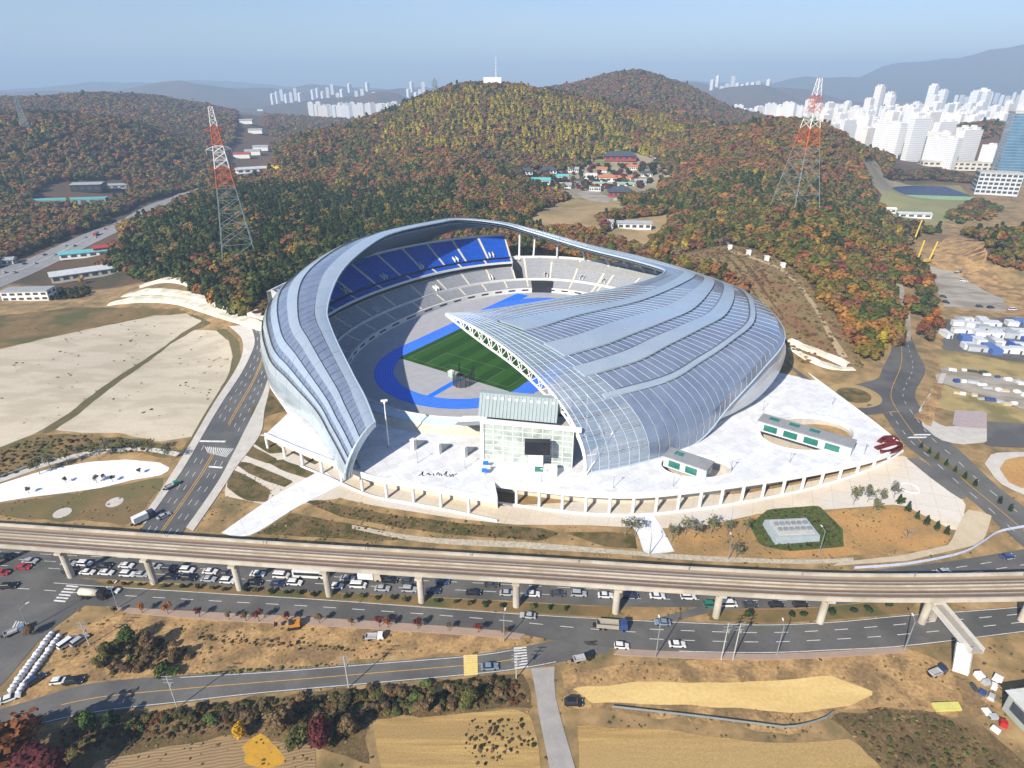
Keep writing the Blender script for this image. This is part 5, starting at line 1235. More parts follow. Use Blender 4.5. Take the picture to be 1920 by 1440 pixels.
def wbox(mb, s0, s1, o0, o1, z0, z1, mi=0):
    P = [wp(s0, o0, z0), wp(s1, o0, z0), wp(s1, o1, z0), wp(s0, o1, z0), wp(s0, o0, z1), wp(s1, o0, z1), wp(s1, o1, z1), wp(s0, o1, z1)]
    mb.add(P, [(3, 2, 1, 0), (4, 5, 6, 7), (0, 1, 5, 4), (1, 2, 6, 5), (2, 3, 7, 6), (3, 0, 4, 7)], mi)
ZW = 26.5
NCOL, NROW = 9, 7
for i in range(NCOL):
    for j in range(NROW):
        mb = MB(); s0, s1 = WL * i / NCOL, WL * (i + 1) / NCOL; z0, z1 = ZD + (ZW - ZD) * j / NROW, ZD + (ZW - ZD) * (j + 1) / NROW
        wbox(mb, s0 + .12, s1 - .12, -.1, .05, z0 + .1, z1 - .1); kid(mb.build('glass_pane', M_curtain), stadium)
mb = MB()
for i in range(NCOL + 1): wbox(mb, WL * i / NCOL - .14, WL * i / NCOL + .14, -.25, .2, ZD, ZW)
for j in range(NROW + 1): z = ZD + (ZW - ZD) * j / NROW; wbox(mb, 0, WL, -.2, .16, z - .1, z + .1)
kid(mb.build('mullion', M_white), stadium)
mb = MB(); wbox(mb, -1.2, 0.1, -.6, .6, ZD, ZW + .6); wbox(mb, -1.2, WL + 3, -.8, .7, ZW, ZW + 1.5); wbox(mb, 0, WL, -9, -.3, ZD, ZD + .1); kid(mb.build('portal_frame', M_whitewall), stadium)
mb = MB(); wbox(mb, 0, WL, -12, -.4, ZD, ZW - 1); kid(mb.build('end_block', M_conc), stadium)
# scoreboard back
mb = MB(); sb = []
for s, z, o_ in ((-2.6, ZW + 1.6, -2.0), (-2.6, ZW + 9.6, -6.5), (-2.6, ZW + 9.6, -9.0), (-2.6, ZW + 1.6, -9.0)): sb.append((o_, z))
SBW = 30.5
P = [wp(-2.6, o_, z) for o_, z in sb] + [wp(SBW - 2.6, o_, z) for o_, z in sb]; mb.add(P, [(3, 2, 1, 0), (4, 5, 6, 7), (0, 1, 5, 4), (1, 2, 6, 5), (2, 3, 7, 6), (3, 0, 4, 7)])
kid(mb.build('scoreboard', M_board), stadium)
mb = MB()
for s in np.linspace(-1.6, SBW - 3.6, 21):
    a, b = wp(s, -1.85, ZW + 1.7), wp(s, -6.3, ZW + 9.5); mb.tube(a, b, .16, .16, 4)
kid(mb.build('board_rib', mat('pale rib', (.38, .45, .46), None, .4, .5)), stadium)
for s in np.linspace(0, SBW - 5, 10):
    mb = MB(); P = [wp(s, -5.9, ZW + 8.4), wp(s + 1.1, -5.9, ZW + 8.4), wp(s + 1.1, -5.6, ZW + 7.6), wp(s, -5.6, ZW + 7.6)]; mb.add([(x, y - .3, z + .15) for x, y, z in P], [(0, 1, 2, 3)]); kid(mb.build('vent_plate', M_white), stadium)
# raking struts from the shell foot
mb = MB(); f0 = gz(1043, 868, ZD)
q = rp(NS - 1, .80); qw = st_w(q[0], q[1], q[2]); mb.tube(f0, qw, .55, .45, 8); q2 = rp(NS - 1, .60); kid(mb.build('raking_strut', M_white), stadium)
mb = MB(); f1 = gz(1098, 891, ZD)
for v in (.70, .86): q = rp(NS - 5, v); mb.tube(f1, st_w(q[0], q[1], q[2]), .3, .25, 6)
kid(mb.build('raking_strut', M_white), stadium)
# three entrance gates with sloping fins
for px, py in ((776, 843), (823, 850), (871, 856)):
    p = gz(px, py, ZD); d = np.array([st_w(-100, 0)[0] - p[0], st_w(-100, 0)[1] - p[1]]); d = np.array([UX, UY])
    g = MB(); g.box(p[0], p[1], ZD, 1.7, 1.9, 4.6, ST_R); g.box(p[0], p[1], ZD + 4.6, 2.0, 2.2, .3, ST_R); go = kid(g.build('gate', M_whitewall), stadium)
    f = MB(); s_ = np.array([-UY, UX]) * .35
    A = [(p[0] + UX * 1.6, p[1] + UY * 1.6, ZD), (p[0] + UX * 8, p[1] + UY * 8, ZD), (p[0] + UX * 8, p[1] + UY * 8, ZD + .4), (p[0] + UX * 1.6, p[1] + UY * 1.6, ZD + 3.6)]
    P = [(x - s_[0], y - s_[1], z) for x, y, z in A] + [(x + s_[0], y + s_[1], z) for x, y, z in A]
    f.add(P, [(0, 1, 2, 3), (7, 6, 5, 4), (3, 2, 6, 7), (0, 3, 7, 4), (1, 5, 6, 2)]); kid(f.build('fin', M_steel), go)
# floodlight mast by the wing tip
p = gz(729, 838, ZD); mast = thing('floodlight_mast', 'slim white floodlight mast with lamp head beside the left roof tip', 'light mast', p)
MB().tube((0, 0, 0), (0, 0, 21), .35, .22, 8).build('pole', M_white, mast); mb = MB(); mb.box(0, 0, 21, 2.6, .7, .7, R(15)); mb.box(0, 0, 20.2, .8, .8, 1.0); mb.build('lamp_head', M_white, mast)
MB().tube((0, 0, 0), (0, 0, .6), .7, .6, 8).build('base', M_conc, mast)
for i, (px, py) in enumerate([(783, 868), (872, 878), (1015, 903), (1150, 915), (1262, 912), (1370, 885), (1480, 868), (1620, 852), (1560, 760), (1430, 770)]):
    q = gz(px, py, ZD); tb = thing('plaza_lamp', 'slim plaza lamp post on the white deck, %s from the left along the edge' % ORD[i] if i < 8 else ['slim plaza lamp post by the upper plaza edge near the roundabout', 'slim plaza lamp post between the silver drum and the oval court'][i - 8], 'lamp post', q); MB().tube((0, 0, 0), (0, 0, 5.6), .12, .08, 6).build('post', M_steel, tb); MB().box(0, 0, 5.6, .9, .35, .2).build('lamp_head', M_white, tb); MB().tube((0, 0, 0), (0, 0, .3), .3, .25, 8).build('base', M_conc, tb)
# black display and kiosk on the deck
p = gz(1004, 884, ZD); kiosk = thing('display_kiosk', 'white kiosk with big black display standing before the glass facade', 'kiosk', p, R(-3))
mb = MB(); mb.box(0, 0, 0, 5.6, 2.2, 8.4); mb.build('body', M_whitewall, kiosk); mb = MB(); mb.box(0.6, -.3, 8.42, 9.6, 2.6, 5.6); mb.build('display', mat('black screen', (.02, .022, .028), (.03, .03, .035), .4, .25), kiosk)
mb = MB(); mb.box(5.6, -1.5, 0, 5.2, 3.4, 3.6); mb.build('annex', M_whitewall, kiosk); MB().box(2.2, -1.2, .8, 5.0, .3, 2.2).build('window', M_greenglass, kiosk)
# green-glazed pavilions over the oval courts
def pavilion(A, B, w, h, label, nwin, z=ZD):
    a, b = gz(*A, z), gz(*B, z); c = (a + b) / 2; d = (b - a)[:2]; ln = np.linalg.norm(d); t = thing('entrance_pavilion', label, 'pavilion', (c[0], c[1], z), math.atan2(d[1], d[0]))
    MB().box(0, 0, 0, ln, w, h).build('wall', mat('white panel', (.66, .68, .70), None, .4, .6), t)
    mb = MB(); mb.box(0, 0, h, ln + .8, w + .8, .45); ro = mb.build('roof', mat('grey roof membrane', (.24, .25, .26), (.30, .30, .31), .3, .85), t)
    k = ln / (nwin + .5)
    for i in range(nwin):
        x = -ln / 2 + k * (i + .65); MB().box(x, -w / 2 - .06, .8, k * .68, .3, h * .62).build('window', M_greenglass, t); MB().box(x, w / 2 + .06, .8, k * .68, .3, h * .62).build('window', M_greenglass, t)
        if i < nwin - 1: MB().box(x, 0.8, h + .45, k * .5, w * .35, .25).build('skylight', M_greenglass, ro)
    for s in (-1, 1): MB().box(s * (ln / 2 + .05), 0, .8, .3, w * .6, h * .62).build('end_window', M_greenglass, t)
pavilion((1424, 800), (1596, 851), 7.0, 4.4, 'long grey-roofed pavilion with green windows across the large oval court', 4)
pavilion((1250, 866), (1328, 893), 7.0, 4.4, 'short grey-roofed pavilion with green windows across the small oval court', 2)
# maroon clipped hedges forming an emblem on the plaza tip
t = thing('emblem_hedge', 'maroon clipped hedge emblem on the right tip of the white plaza', 'hedge', (0, 0, 0)); M_maroon = leaf_material('maroon hedge leaves', 'fix', (.14, .018, .016), .4)
for ln_ in ([(1648, 830), (1660, 822), (1676, 822), (1682, 828)], [(1642, 842), (1655, 838), (1668, 834), (1682, 832), (1688, 838), (1678, 845), (1662, 849), (1650, 848)], [(1655, 828), (1668, 826), (1674, 829)]):
    P = crom(np.array([gz(*q, ZD) for q in ln_]), 4); MB().sweep([tuple(q) for q in P], [(-1.0, 0), (1.0, 0), (.8, .9), (-.8, .9)]).build('hedge_stroke', M_maroon, t)
# dark script painted on the forward deck
t = struct(sheet('script_panel', [gz(786, 884, ZD)[:2], gz(858, 886, ZD)[:2], gz(858, 898, ZD)[:2], gz(786, 896, ZD)[:2]], M_plaza, z=ZD + .012)); mk = mat('dark script paint', (.05, .05, .055), None, 1, .8)
for i, cs in enumerate(([(785, 892), (790, 889), (793, 884), (792, 891), (796, 892)], [(800, 890), (804, 887), (805, 891), (809, 889)], [(812, 888), (814, 892)], [(818, 891), (822, 886), (824, 892)], [(826, 888), (829, 893)], [(832, 891), (836, 886), (838, 884), (836, 892), (841, 893)], [(843, 889), (845, 894), (849, 889), (850, 894)], [(852, 891), (857, 888)])):
    P = crom(np.array([gz(x, y, ZD)[:2] for x, y in cs]), 4); mb = MB(); line2(mb, [tuple(q) for q in P], .45, ZD + .03); mb.build('script_stroke', mk, t)
for px, py, c in ((911, 876, 0), (914, 884, 1), (909, 890, 0)):
    q = gz(px, py, ZD); tb = thing('plaza_banner', ['small round blue banner stand at the deck step, behind the other two', 'small white banner stand between two blue ones at the deck step', 'small round blue banner stand at the deck step, nearest the front edge'][(0, 1, 2)[[876, 884, 890].index(py)]], 'banner', q)
    MB().tube((0, 0, 0), (0, 0, 1.4), .1, .1, 5).build('pole', M_steel, tb); MB().box(0, 0, 1.2, 2.4, .4, 1.6, 0, taper=.8).build('panel', M_track if c == 0 else M_whitewall, tb)

# ------------------------------------------------------------------ retaining terraces
M_stone = mat('bright cut-slope stone', (0.72, 0.68, 0.57), (0.62, 0.57, 0.46), .35, .9, c3=(.52, .47, .37), scale2=.12, bump=.3)
def terrace(label, lines, hts, name='terrace_wall'):
    t = thing(name, label, 'retaining wall', (0, 0, 0))
    for ln_, hh in zip(lines, hts):
        P = resample(crom(ats(ln_)[:, :2], 6), step=4); base = tz(P[:, 0], P[:, 1]); rows = []
        T = np.gradient(P, axis=0); T /= np.linalg.norm(T, axis=1)[:, None]; N_ = np.stack([-T[:, 1], T[:, 0]], 1); N_ = N_ * np.where(N_[:, 1] < 0, -1, 1)[:, None]
        for i, (p, z, n_) in enumerate(zip(P, base, N_)):
            e = min(1, i / 4, (len(P) - 1 - i) / 4) if len(P) > 9 else 1; hq = hh * (.15 + .85 * e) + .3 * math.sin(i * 2.1)
            z2 = float(tz(p[0] + n_[0] * hh * 1.5, p[1] + n_[1] * hh * 1.5)); zt_ = max(z + hq * .75, z2 + .15); rows.append([(p[0], p[1], z - .5), (p[0] + n_[0] * .9, p[1] + n_[1] * .9, z + hq * .55), (p[0] + n_[0] * hh * 1.5, p[1] + n_[1] * hh * 1.5, zt_), (p[0] + n_[0] * hh * 1.9, p[1] + n_[1] * hh * 1.9, z2 - .6)])
        MB().grid(rows).build('wall_step', M_stone, t)
terrace('bright stepped stone terraces below the pine wood left of the stadium', [[(200, 574), (260, 568), (340, 574), (420, 600), (470, 616), (500, 628)], [(225, 558), (290, 553), (370, 566), (440, 588), (496, 604)], [(262, 541), (300, 531), (340, 534), (362, 546)]], [4.2, 4.0, 3.6])
terrace('bright curved stone wall below the scrub bank by the roundabout', [[(1476, 654), (1510, 676), (1560, 694), (1606, 696)], [(1474, 643), (1500, 655), (1550, 674), (1585, 690)]], [2.6, 2.8])

# ------------------------------------------------------------------ vehicles
def paint(c, name): return mat('car paint ' + name, c, tuple(x * .92 for x in c), 2, .25, metal=.1, coat=.7)
CC = {'white': (.78, .78, .78), 'silver': (.42, .44, .46), 'dark grey': (.06, .065, .07), 'black': (.015, .015, .018), 'red': (.42, .02, .02), 'blue': (.04, .08, .22), 'navy': (.02, .04, .10), 'beige': (.55, .48, .34), 'green': (.02, .20, .12), 'orange': (.55, .22, .03), 'yellow': (.65, .42, .04), 'sky blue': (.20, .27, .36)}
M_win = mat('car glass', (.02, .025, .03), (.03, .035, .04), 2, .08, spec=.6); M_tyre = mat('tyre rubber', (.02, .02, .02), None, 2, .9); M_lamp = mat('headlamp', (.75, .75, .70), None, 2, .3); M_tail = mat('tail lamp', (.35, .01, .01), None, 2, .4)
VM = {}
def veh_parts(kind, col):
    """list of (part name, mesh) for one kind and colour; front is +x"""
    if (kind, col) in VM: return VM[(kind, col)]
    out = []; m = paint(CC[col], col)
    def hull(prof, w, wt, mm, nm):
        """side profile (x,z) lofted across with narrower top edges"""
        zs = [z for _, z in prof]; z0, z1 = min(zs), max(zs); mb = MB(); n = len(prof); P = []
        for s in (-1, 1):
            for x, z in prof: P.append((x, s * (w + (wt - w) * (z - z0) / (z1 - z0)) / 2, z))
        mb.add(P, [tuple(range(n - 1, -1, -1)), tuple(range(n, 2 * n))] + [(i, (i + 1) % n, n + (i + 1) % n, n + i) for i in range(n)]); out.append((nm, mb.mesh(nm, mm)))
    def wheels(xs, w, r):
        for x in xs:
            for s in (-1, 1): mb = MB(); mb.tube((x, s * (w / 2 - .22), r), (x, s * (w / 2 + .02), r), r, r, 10); out.append(('wheel', mb.mesh('wheel', M_tyre)))
    def lamps(x, w, z, xr):
        for s in (-1, 1):
            mb = MB(); mb.box(x, s * w * .36, z, .1, w * .2, .16); out.append(('headlight', mb.mesh('headlight', M_lamp))); mb = MB(); mb.box(xr, s * w * .38, z + .05, .1, w * .16, .18); out.append(('tail_light', mb.mesh('tail_light', M_tail)))
    if kind in ('sedan', 'suv', 'van', 'hatchback'):
        Ln, W, H = {'sedan': (4.7, 1.85, 1.45), 'suv': (4.7, 1.9, 1.72), 'van': (5.1, 1.95, 1.95), 'hatchback': (4.1, 1.75, 1.5)}[kind]
        b = .92 if kind != 'van' else 1.05; f = Ln / 2
        hull([(-f, .32), (f, .30), (f + .02, .62), (f - .25, b - .16), (f - 1.15 if kind != 'van' else f - .7, b), (-f + .15, b), (-f - .02, .70)], W, W * .96, m, 'body')
        g0, g1, g2, g3 = {'sedan': (f - 1.2, f - 2.0, -f + 1.35, -f + .55), 'suv': (f - 1.2, f - 1.85, -f + .55, -f + .12), 'van': (f - .75, f - 1.45, -f + .3, -f + .1), 'hatchback': (f - 1.1, f - 1.8, -f + .6, -f + .15)}[kind]
        hull([(g0, b), (g1, H - .06), (g2, H - .06), (g3, b)], W * .94, W * .76, M_win, 'windows')
        hull([(g1 + .12, H - .10), (g1 - .05, H), (g2 + .05, H), (g2 - .12, H - .10)], W * .80, W * .72, m, 'roof')
        wheels((f - .85, -f + .85), W, .33); lamps(f - .02, W, .58, -f + .01)
    elif kind in ('cargo truck', 'dump truck', 'box truck', 'tanker'):
        Ln, W = {'cargo truck': (5.2, 1.8), 'dump truck': (9.0, 2.5), 'box truck': (7.5, 2.3), 'tanker': (8.4, 2.5)}[kind]; f = Ln / 2; cab = 1.7 if Ln < 6 else 2.3; ch = 1.95 if Ln < 6 else 2.9
        hull([(f - cab, .5), (f, .5), (f + .02, ch * .5), (f - .25, ch), (f - cab, ch)], W, W * .94, m, 'cab'); hull([(f - .02, ch * .52), (f + .06, ch * .52), (f - .14, ch * .92), (f - .24, ch * .92)], W * .88, W * .84, M_win, 'windscreen')
        mb = MB(); mb.box(-cab / 2, 0, .55, Ln - .2, W * .5, .3); out.append(('chassis', mb.mesh('chassis', M_tyre)))
        bl = Ln - cab - .25; bx = -f + bl / 2
        if kind == 'tanker': mb = MB(); mb.tube((bx - bl / 2, 0, 1.95), (bx + bl / 2, 0, 1.95), 1.15, 1.15, 14); out.append(('tank', mb.mesh('tank', mat('cream tank', (.62, .58, .47), None, .5, .5), True)))
        elif kind == 'box truck': mb = MB(); mb.box(bx, 0, .9, bl, W, 2.3); out.append(('cargo_box', mb.mesh('cargo_box', mat('white box body', (.78, .78, .78), None, .5, .5))))
        else:
            hb = .5 if kind == 'cargo truck' else 1.3; mm = mat('truck bed steel', (.40, .40, .42), None, .5, .6) if kind == 'cargo truck' else mat('dump body', (.36, .33, .27), None, .5, .7); mb = MB(); z0 = .85
            mb.box(bx, 0, z0, bl, W, .12)
            for s in (-1, 1): mb.box(bx, s * (W / 2 - .05), z0 + .12, bl, .1, hb)
            for s in (-1, 1): mb.box(bx + s * (bl / 2 - .05), 0, z0 + .12, .1, W - .22, hb)
            out.append(('cargo_bed', mb.mesh('cargo_bed', mm)))
        wheels((f - .9, -f + 1.0) if Ln < 6 else (f - 1.1, -f + 1.2, -f + 2.5), W, .38 if Ln < 6 else .5); lamps(f + .02, W, .75, -f)
    elif kind == 'bus':
        Ln, W, H = 11, 2.5, 3.1; f = Ln / 2; hull([(-f, .35), (f, .35), (f + .05, 1.3), (f - .1, H), (-f, H)], W, W * .95, m, 'body'); hull([(-f + .5, 1.35), (f + .02, 1.35), (f - .06, 2.5), (-f + .5, 2.5)], W + .04, W * .985 + .03, M_win, 'windows'); wheels((f - 2.2, -f + 2.6), W, .5); lamps(f + .04, W, .7, -f)
    elif kind == 'excavator':
        for s in (-1, 1): mb = MB(); mb.box(0, s * 1.05, 0, 3.6, .55, .85, taper=.9); out.append(('crawler', mb.mesh('crawler', M_tyre)))
        mb = MB(); mb.box(-.4, 0, .95, 3.0, 2.3, 1.1); mb.box(-1.3, 0, 2.05, 1.2, 2.2, .4); out.append(('house', mb.mesh('house', m))); mb = MB(); mb.box(.5, .65, 2.05, 1.3, .95, 1.2, taper=.85); out.append(('cabin', mb.mesh('cabin', M_win)))
        mb = MB(); mb.tube((.9, -.3, 1.8), (2.9, -.3, 4.4), .34, .28, 6); out.append(('boom', mb.mesh('boom', m))); mb = MB(); mb.tube((2.9, -.3, 4.4), (4.9, -.3, 2.6), .26, .2, 6); out.append(('dipper', mb.mesh('dipper', m))); mb = MB(); mb.box(5.0, -.3, 1.4, .9, 1.1, 1.1, taper=.7); out.append(('bucket', mb.mesh('bucket', M_tyre)))
    VM[(kind, col)] = out; return out
def vehicle(kind, col, label, x, y, heading, group=None, z=None, off=.13):
    cat = {'suv': 'suv', 'sedan': 'car', 'hatchback': 'car', 'van': 'van', 'bus': 'bus', 'excavator': 'excavator', 'tanker': 'truck'}.get(kind, 'truck'); nm = {'sedan': 'sedan', 'suv': 'suv', 'hatchback': 'hatchback', 'van': 'van', 'bus': 'bus', 'excavator': 'excavator', 'tanker': 'tanker_truck'}.get(kind, kind.replace(' ', '_'))
    t = thing(nm, label, cat, (x, y, (float(tz(x, y)) if z is None else z) + off), heading, group)
    for pn, me in veh_parts(kind, col): obj(pn, me, t)
    return t
def road_dir(line, x):
    P = line[:, :2]; k = int(np.argmin(np.abs(P[:, 0] - x))); d = P[min(k + 1, len(P) - 1)] - P[max(k - 1, 0)]; return math.atan2(d[1], d[0])
R2C = (ats(R2A) + ats(R2B)) / 2; R1C = (ats(R1A) + ats(R1B)) / 2; R2C = crom(R2C[:, :2], 6); R1C = crom(R1C[:, :2], 6)
TRAFFIC = [(12, 1045, 'black', 'suv'), (45, 1063, 'red', 'sedan'), (58, 1052, 'silver', 'sedan'), (6, 1074, 'red', 'hatchback'), (130, 1056, 'silver', 'sedan'), (160, 1057, 'white', 'suv'), (165, 1073, 'white', 'sedan'), (131, 1071, 'dark grey', 'suv'), (197, 1061, 'black', 'sedan'), (200, 1074, 'white', 'sedan'), (238, 1061, 'white', 'sedan'), (240, 1077, 'white', 'suv'), (266, 1078, 'silver', 'sedan'), (290, 1063, 'silver', 'sedan'), (318, 1068, 'dark grey', 'suv'), (322, 1083, 'black', 'sedan'), (352, 1070, 'white', 'suv'), (355, 1085, 'black', 'suv'), (395, 1073, 'white', 'sedan'), (392, 1087, 'silver', 'sedan'), (424, 1077, 'dark grey', 'sedan'), (428, 1090, 'white', 'suv'), (484, 1077, 'white', 'sedan'), (478, 1093, 'black', 'sedan'), (528, 1080, 'white', 'van'), (522, 1095, 'navy', 'sedan'), (553, 1093, 'white', 'suv'), (583, 1079, 'white', 'bus'), (652, 1085, 'silver', 'sedan'), (630, 1099, 'white', 'sedan'), (672, 1098, 'white', 'van'), (695, 1085, 'beige', 'box truck'), (731, 1089, 'black', 'sedan'), (717, 1104, 'silver', 'sedan'), (766, 1091, 'dark grey', 'sedan'), (768, 1106, 'silver', 'suv'), (812, 1109, 'navy', 'sedan'), (829, 1092, 'blue', 'sedan'), (888, 1112, 'black', 'sedan'), (921, 1097, 'dark grey', 'sedan'), (951, 1113, 'silver', 'sedan'), (998, 1114, 'white', 'sedan'), (1045, 1113, 'dark grey', 'sedan'), (1085, 1113, 'silver', 'suv'), (1135, 1116, 'white', 'sedan'), (1182, 1116, 'navy', 'suv'), (1232, 1117, 'white', 'sedan'), (1290, 1118, 'white', 'suv'), (1332, 1133, 'green', 'suv'), (1366, 1132, 'white', 'van'), (1406, 1133, 'dark grey', 'sedan'), (1455, 1133, 'black', 'sedan'), (1500, 1133, 'black', 'suv')]
PXS = [p[0] for p in PIER_PX]
pend = []
for px, py, col, kd in TRAFFIC:
    k = sum(1 for q in PXS if q < px) - 1; row = 'far' if py < 1045 + (px - 0) * .049 + 14 else 'near'
    pend.append((k, row, px, py, col, kd))
seen = {}
for k, row, px, py, col, kd in sorted(pend):
    same = [q for q in pend if q[0] == k and q[1] == row and q[4] == col and q[5] == kd]
    i = sorted(same).index((k, row, px, py, col, kd)); pos = '' if len(same) == 1 else ['left of two ', 'right of two '][i] if len(same) == 2 else ORD[i] + ' from left of the '
    bay = 'left of the first viaduct pier' if k <= 0 else ('right of the last white pier' if k >= 9 else 'between the %s and %s piers' % (ORD[k - 1], ORD[k]))
    lab = (pos + '' + '%s %s%s in the %s lane %s' % (col, kd, 's' if pos else '', row, bay))
    p = gz(px, py + 2, 0); vehicle(kd, col, lab, p[0], p[1], road_dir(R2C, p[0]) + math.pi * 0 , 'cars queueing under the viaduct')
ETC = [('tanker', 'black', 'cream tank truck with black cab on the near road at left', 178, 1120, 'R1', 0), ('sedan', 'white', 'white sedan just ahead of the cream tank truck', 211, 1110, 'R1', 0), ('sedan', 'silver', 'silver sedan alone on the near road left of the dump truck', 990, 1157, 'R1', math.pi), ('dump truck', 'blue', 'grey dump truck with blue cab at the road junction', 1147, 1178, 'R1', 0), ('sedan', 'sky blue', 'steel blue sedan just right of the blue-cabbed dump truck', 1242, 1170, 'R1', math.pi), ('hatchback', 'white', 'white hatchback in the nearest lane below the dump truck', 1165, 1214, 'R1', 0), ('sedan', 'white', 'white sedan in the nearest lane right of the lamp post', 1269, 1211, 'R1', 0),
       ('sedan', 'blue', 'blue sedan passing under the footbridge', 1747, 1157, 'R1', 0), ('cargo truck', 'black', 'black flatbed truck parked on the verge by the junction', 1092, 1238, None, R(14)), ('sedan', 'sky blue', 'steel blue sedan waiting by the yellow hatched crossing', 918, 1253, None, R(4)), ('suv', 'black', 'black car parked alone beside the yellow sand', 1075, 1320, None, R(-3)), ('cargo truck', 'navy', 'navy pickup truck with white load near the footbridge stair', 1757, 1264, None, R(20)), ('cargo truck', 'white', 'white flatbed truck on the brown verge near the excavator', 703, 1198, None, R(3)), ('excavator', 'orange', 'orange excavator digging beside the near road', 552, 1176, None, R(190)),
       ('van', 'white', 'white van parked on the earth at lower left', 128, 1208, None, R(62)), ('suv', 'silver', 'silver car parked right beside the white van', 150, 1204, None, R(62)), ('suv', 'navy', 'navy car parked below the rows of white sacks', 68, 1278, None, R(55)), ('suv', 'black', 'black car at the start of the side road', 140, 1280, None, R(8)), ('hatchback', 'white', 'white hatchback nose to tail with the black car on the side road', 112, 1280, None, R(8)), ('cargo truck', 'sky blue', 'pale blue flatbed truck on the left road', 30, 1187, None, R(40)), ('sedan', 'white', 'white sedan parked at the bottom of the sack rows', 20, 1312, None, R(30)), ('suv', 'black', 'black suv in the shade at the left junction', 18, 1102, None, R(5)),
       ('cargo truck', 'green', 'small green truck climbing the avenue beside the lawn', 323, 914, None, R(52)), ('box truck', 'navy', 'navy lorry coming out from behind the viaduct on the avenue', 272, 976, None, R(52)), ('sedan', 'silver', 'silver sedan on the avenue close to the viaduct', 308, 970, None, R(52)), ('sedan', 'silver', 'silver sedan in the viaduct shadow on the far road at right', 1768, 1074, None, R(12)), ('sedan', 'blue', 'blue sedan at the right edge on the far road', 1888, 1046, None, R(14)),
       ('suv', 'black', 'black car in the parking yard, front one of the pair by the trees', 1773, 568, None, R(-40)), ('suv', 'dark grey', 'dark grey car in the parking yard, rear one of the pair by the trees', 1768, 558, None, R(-40)), ('suv', 'dark grey', 'dark grey car parked left of the black one by the yard fence', 1836, 576, None, 0.1), ('suv', 'black', 'black car parked in the middle of the yard fence line', 1857, 578, None, 0.1), ('van', 'white', 'white van at the right end of the parking yard', 1898, 582, None, 0.1), ('cargo truck', 'blue', 'blue truck at the back of the parking yard', 1796, 512, None, 0.2), ('van', 'white', 'white van in the middle of the parking yard', 1806, 528, None, -.3)]
for kd, col, lab, px, py, rd_, hd in ETC:
    p = at(px, py); h_ = hd + (road_dir(R1C, p[0]) if rd_ == 'R1' else 0); vehicle(kd, col, lab, p[0], p[1], h_)
HC = ['white', 'silver', 'black', 'white', 'dark grey', 'silver', 'white', 'black', 'silver', 'white', 'red', 'white', 'silver', 'dark grey', 'white', 'silver']
hs = np.linspace(.06, .62, 16)
for i, f in enumerate(hs):
    px = 10 + 300 * f / .62 * 1.0; px = 8 + 19 * i; py = np.interp(px, [0, 120, 240, 330], [519, 466, 416, 371]) + (5 if i % 2 else -3); p = at(px, py)
    vehicle('sedan' if i % 3 else 'suv', HC[i], '%s car on the distant highway, %s from the left edge' % (HC[i], ORD[i]), p[0], p[1], road_dir(HWY, p[0]) if False else R(115), 'cars on the distant highway', off=.3)
p = at(181, 442); vehicle('bus', 'red', 'red bus on the distant highway by the teal shed', p[0], p[1], R(108), off=.3)

# ------------------------------------------------------------------ shrubs and single trees
LEAF = {k: leaf_material('leaves ' + k, 'fix', v, .55) for k, v in {'green': (.045, .075, .016), 'dark green': (.022, .042, .014), 'olive': (.085, .085, .025), 'orange': (.28, .10, .015), 'rust': (.17, .06, .02), 'red': (.14, .028, .02), 'maroon': (.085, .02, .02), 'yellow': (.48, .26, .015), 'brown': (.13, .085, .04), 'pale green': (.13, .13, .055), 'grey green': (.10, .105, .06)}.items()}
TM = {}
def trunk_mesh(seed, h, r, crown_base, spread, m, nb=6):
    r_ = random.Random(seed); mb = MB(); P = [Vector((0, 0, 0))]; lean = Vector((r_.uniform(-.05, .05), r_.uniform(-.05, .05), 1))
    for k in range(1, 5): P.append(P[-1] + lean * h * .2 + Vector((r_.uniform(-.02, .02) * h, r_.uniform(-.02, .02) * h, 0)))
    for k in range(4): mb.tube(P[k], P[k + 1], r * (1 - k * .2), r * (1 - (k + 1) * .2), 6)
    for k in range(nb):
        s = P[1 + k % 3] + (P[2 + k % 3] - P[1 + k % 3]) * r_.random(); a = r_.uniform(0, 6.283); e = s + Vector((math.cos(a) * spread * r_.uniform(.5, .9), math.sin(a) * spread * r_.uniform(.5, .9), h * r_.uniform(.12, .3))); mb.tube(s, e, r * .4, r * .12, 5)
        for q in range(2): a2 = a + r_.uniform(-.9, .9); mb.tube(s + (e - s) * .6, s + (e - s) * .6 + Vector((math.cos(a2), math.sin(a2), .8)) * spread * .35, r * .2, r * .06, 4)
    return mb.mesh('trunk', m)
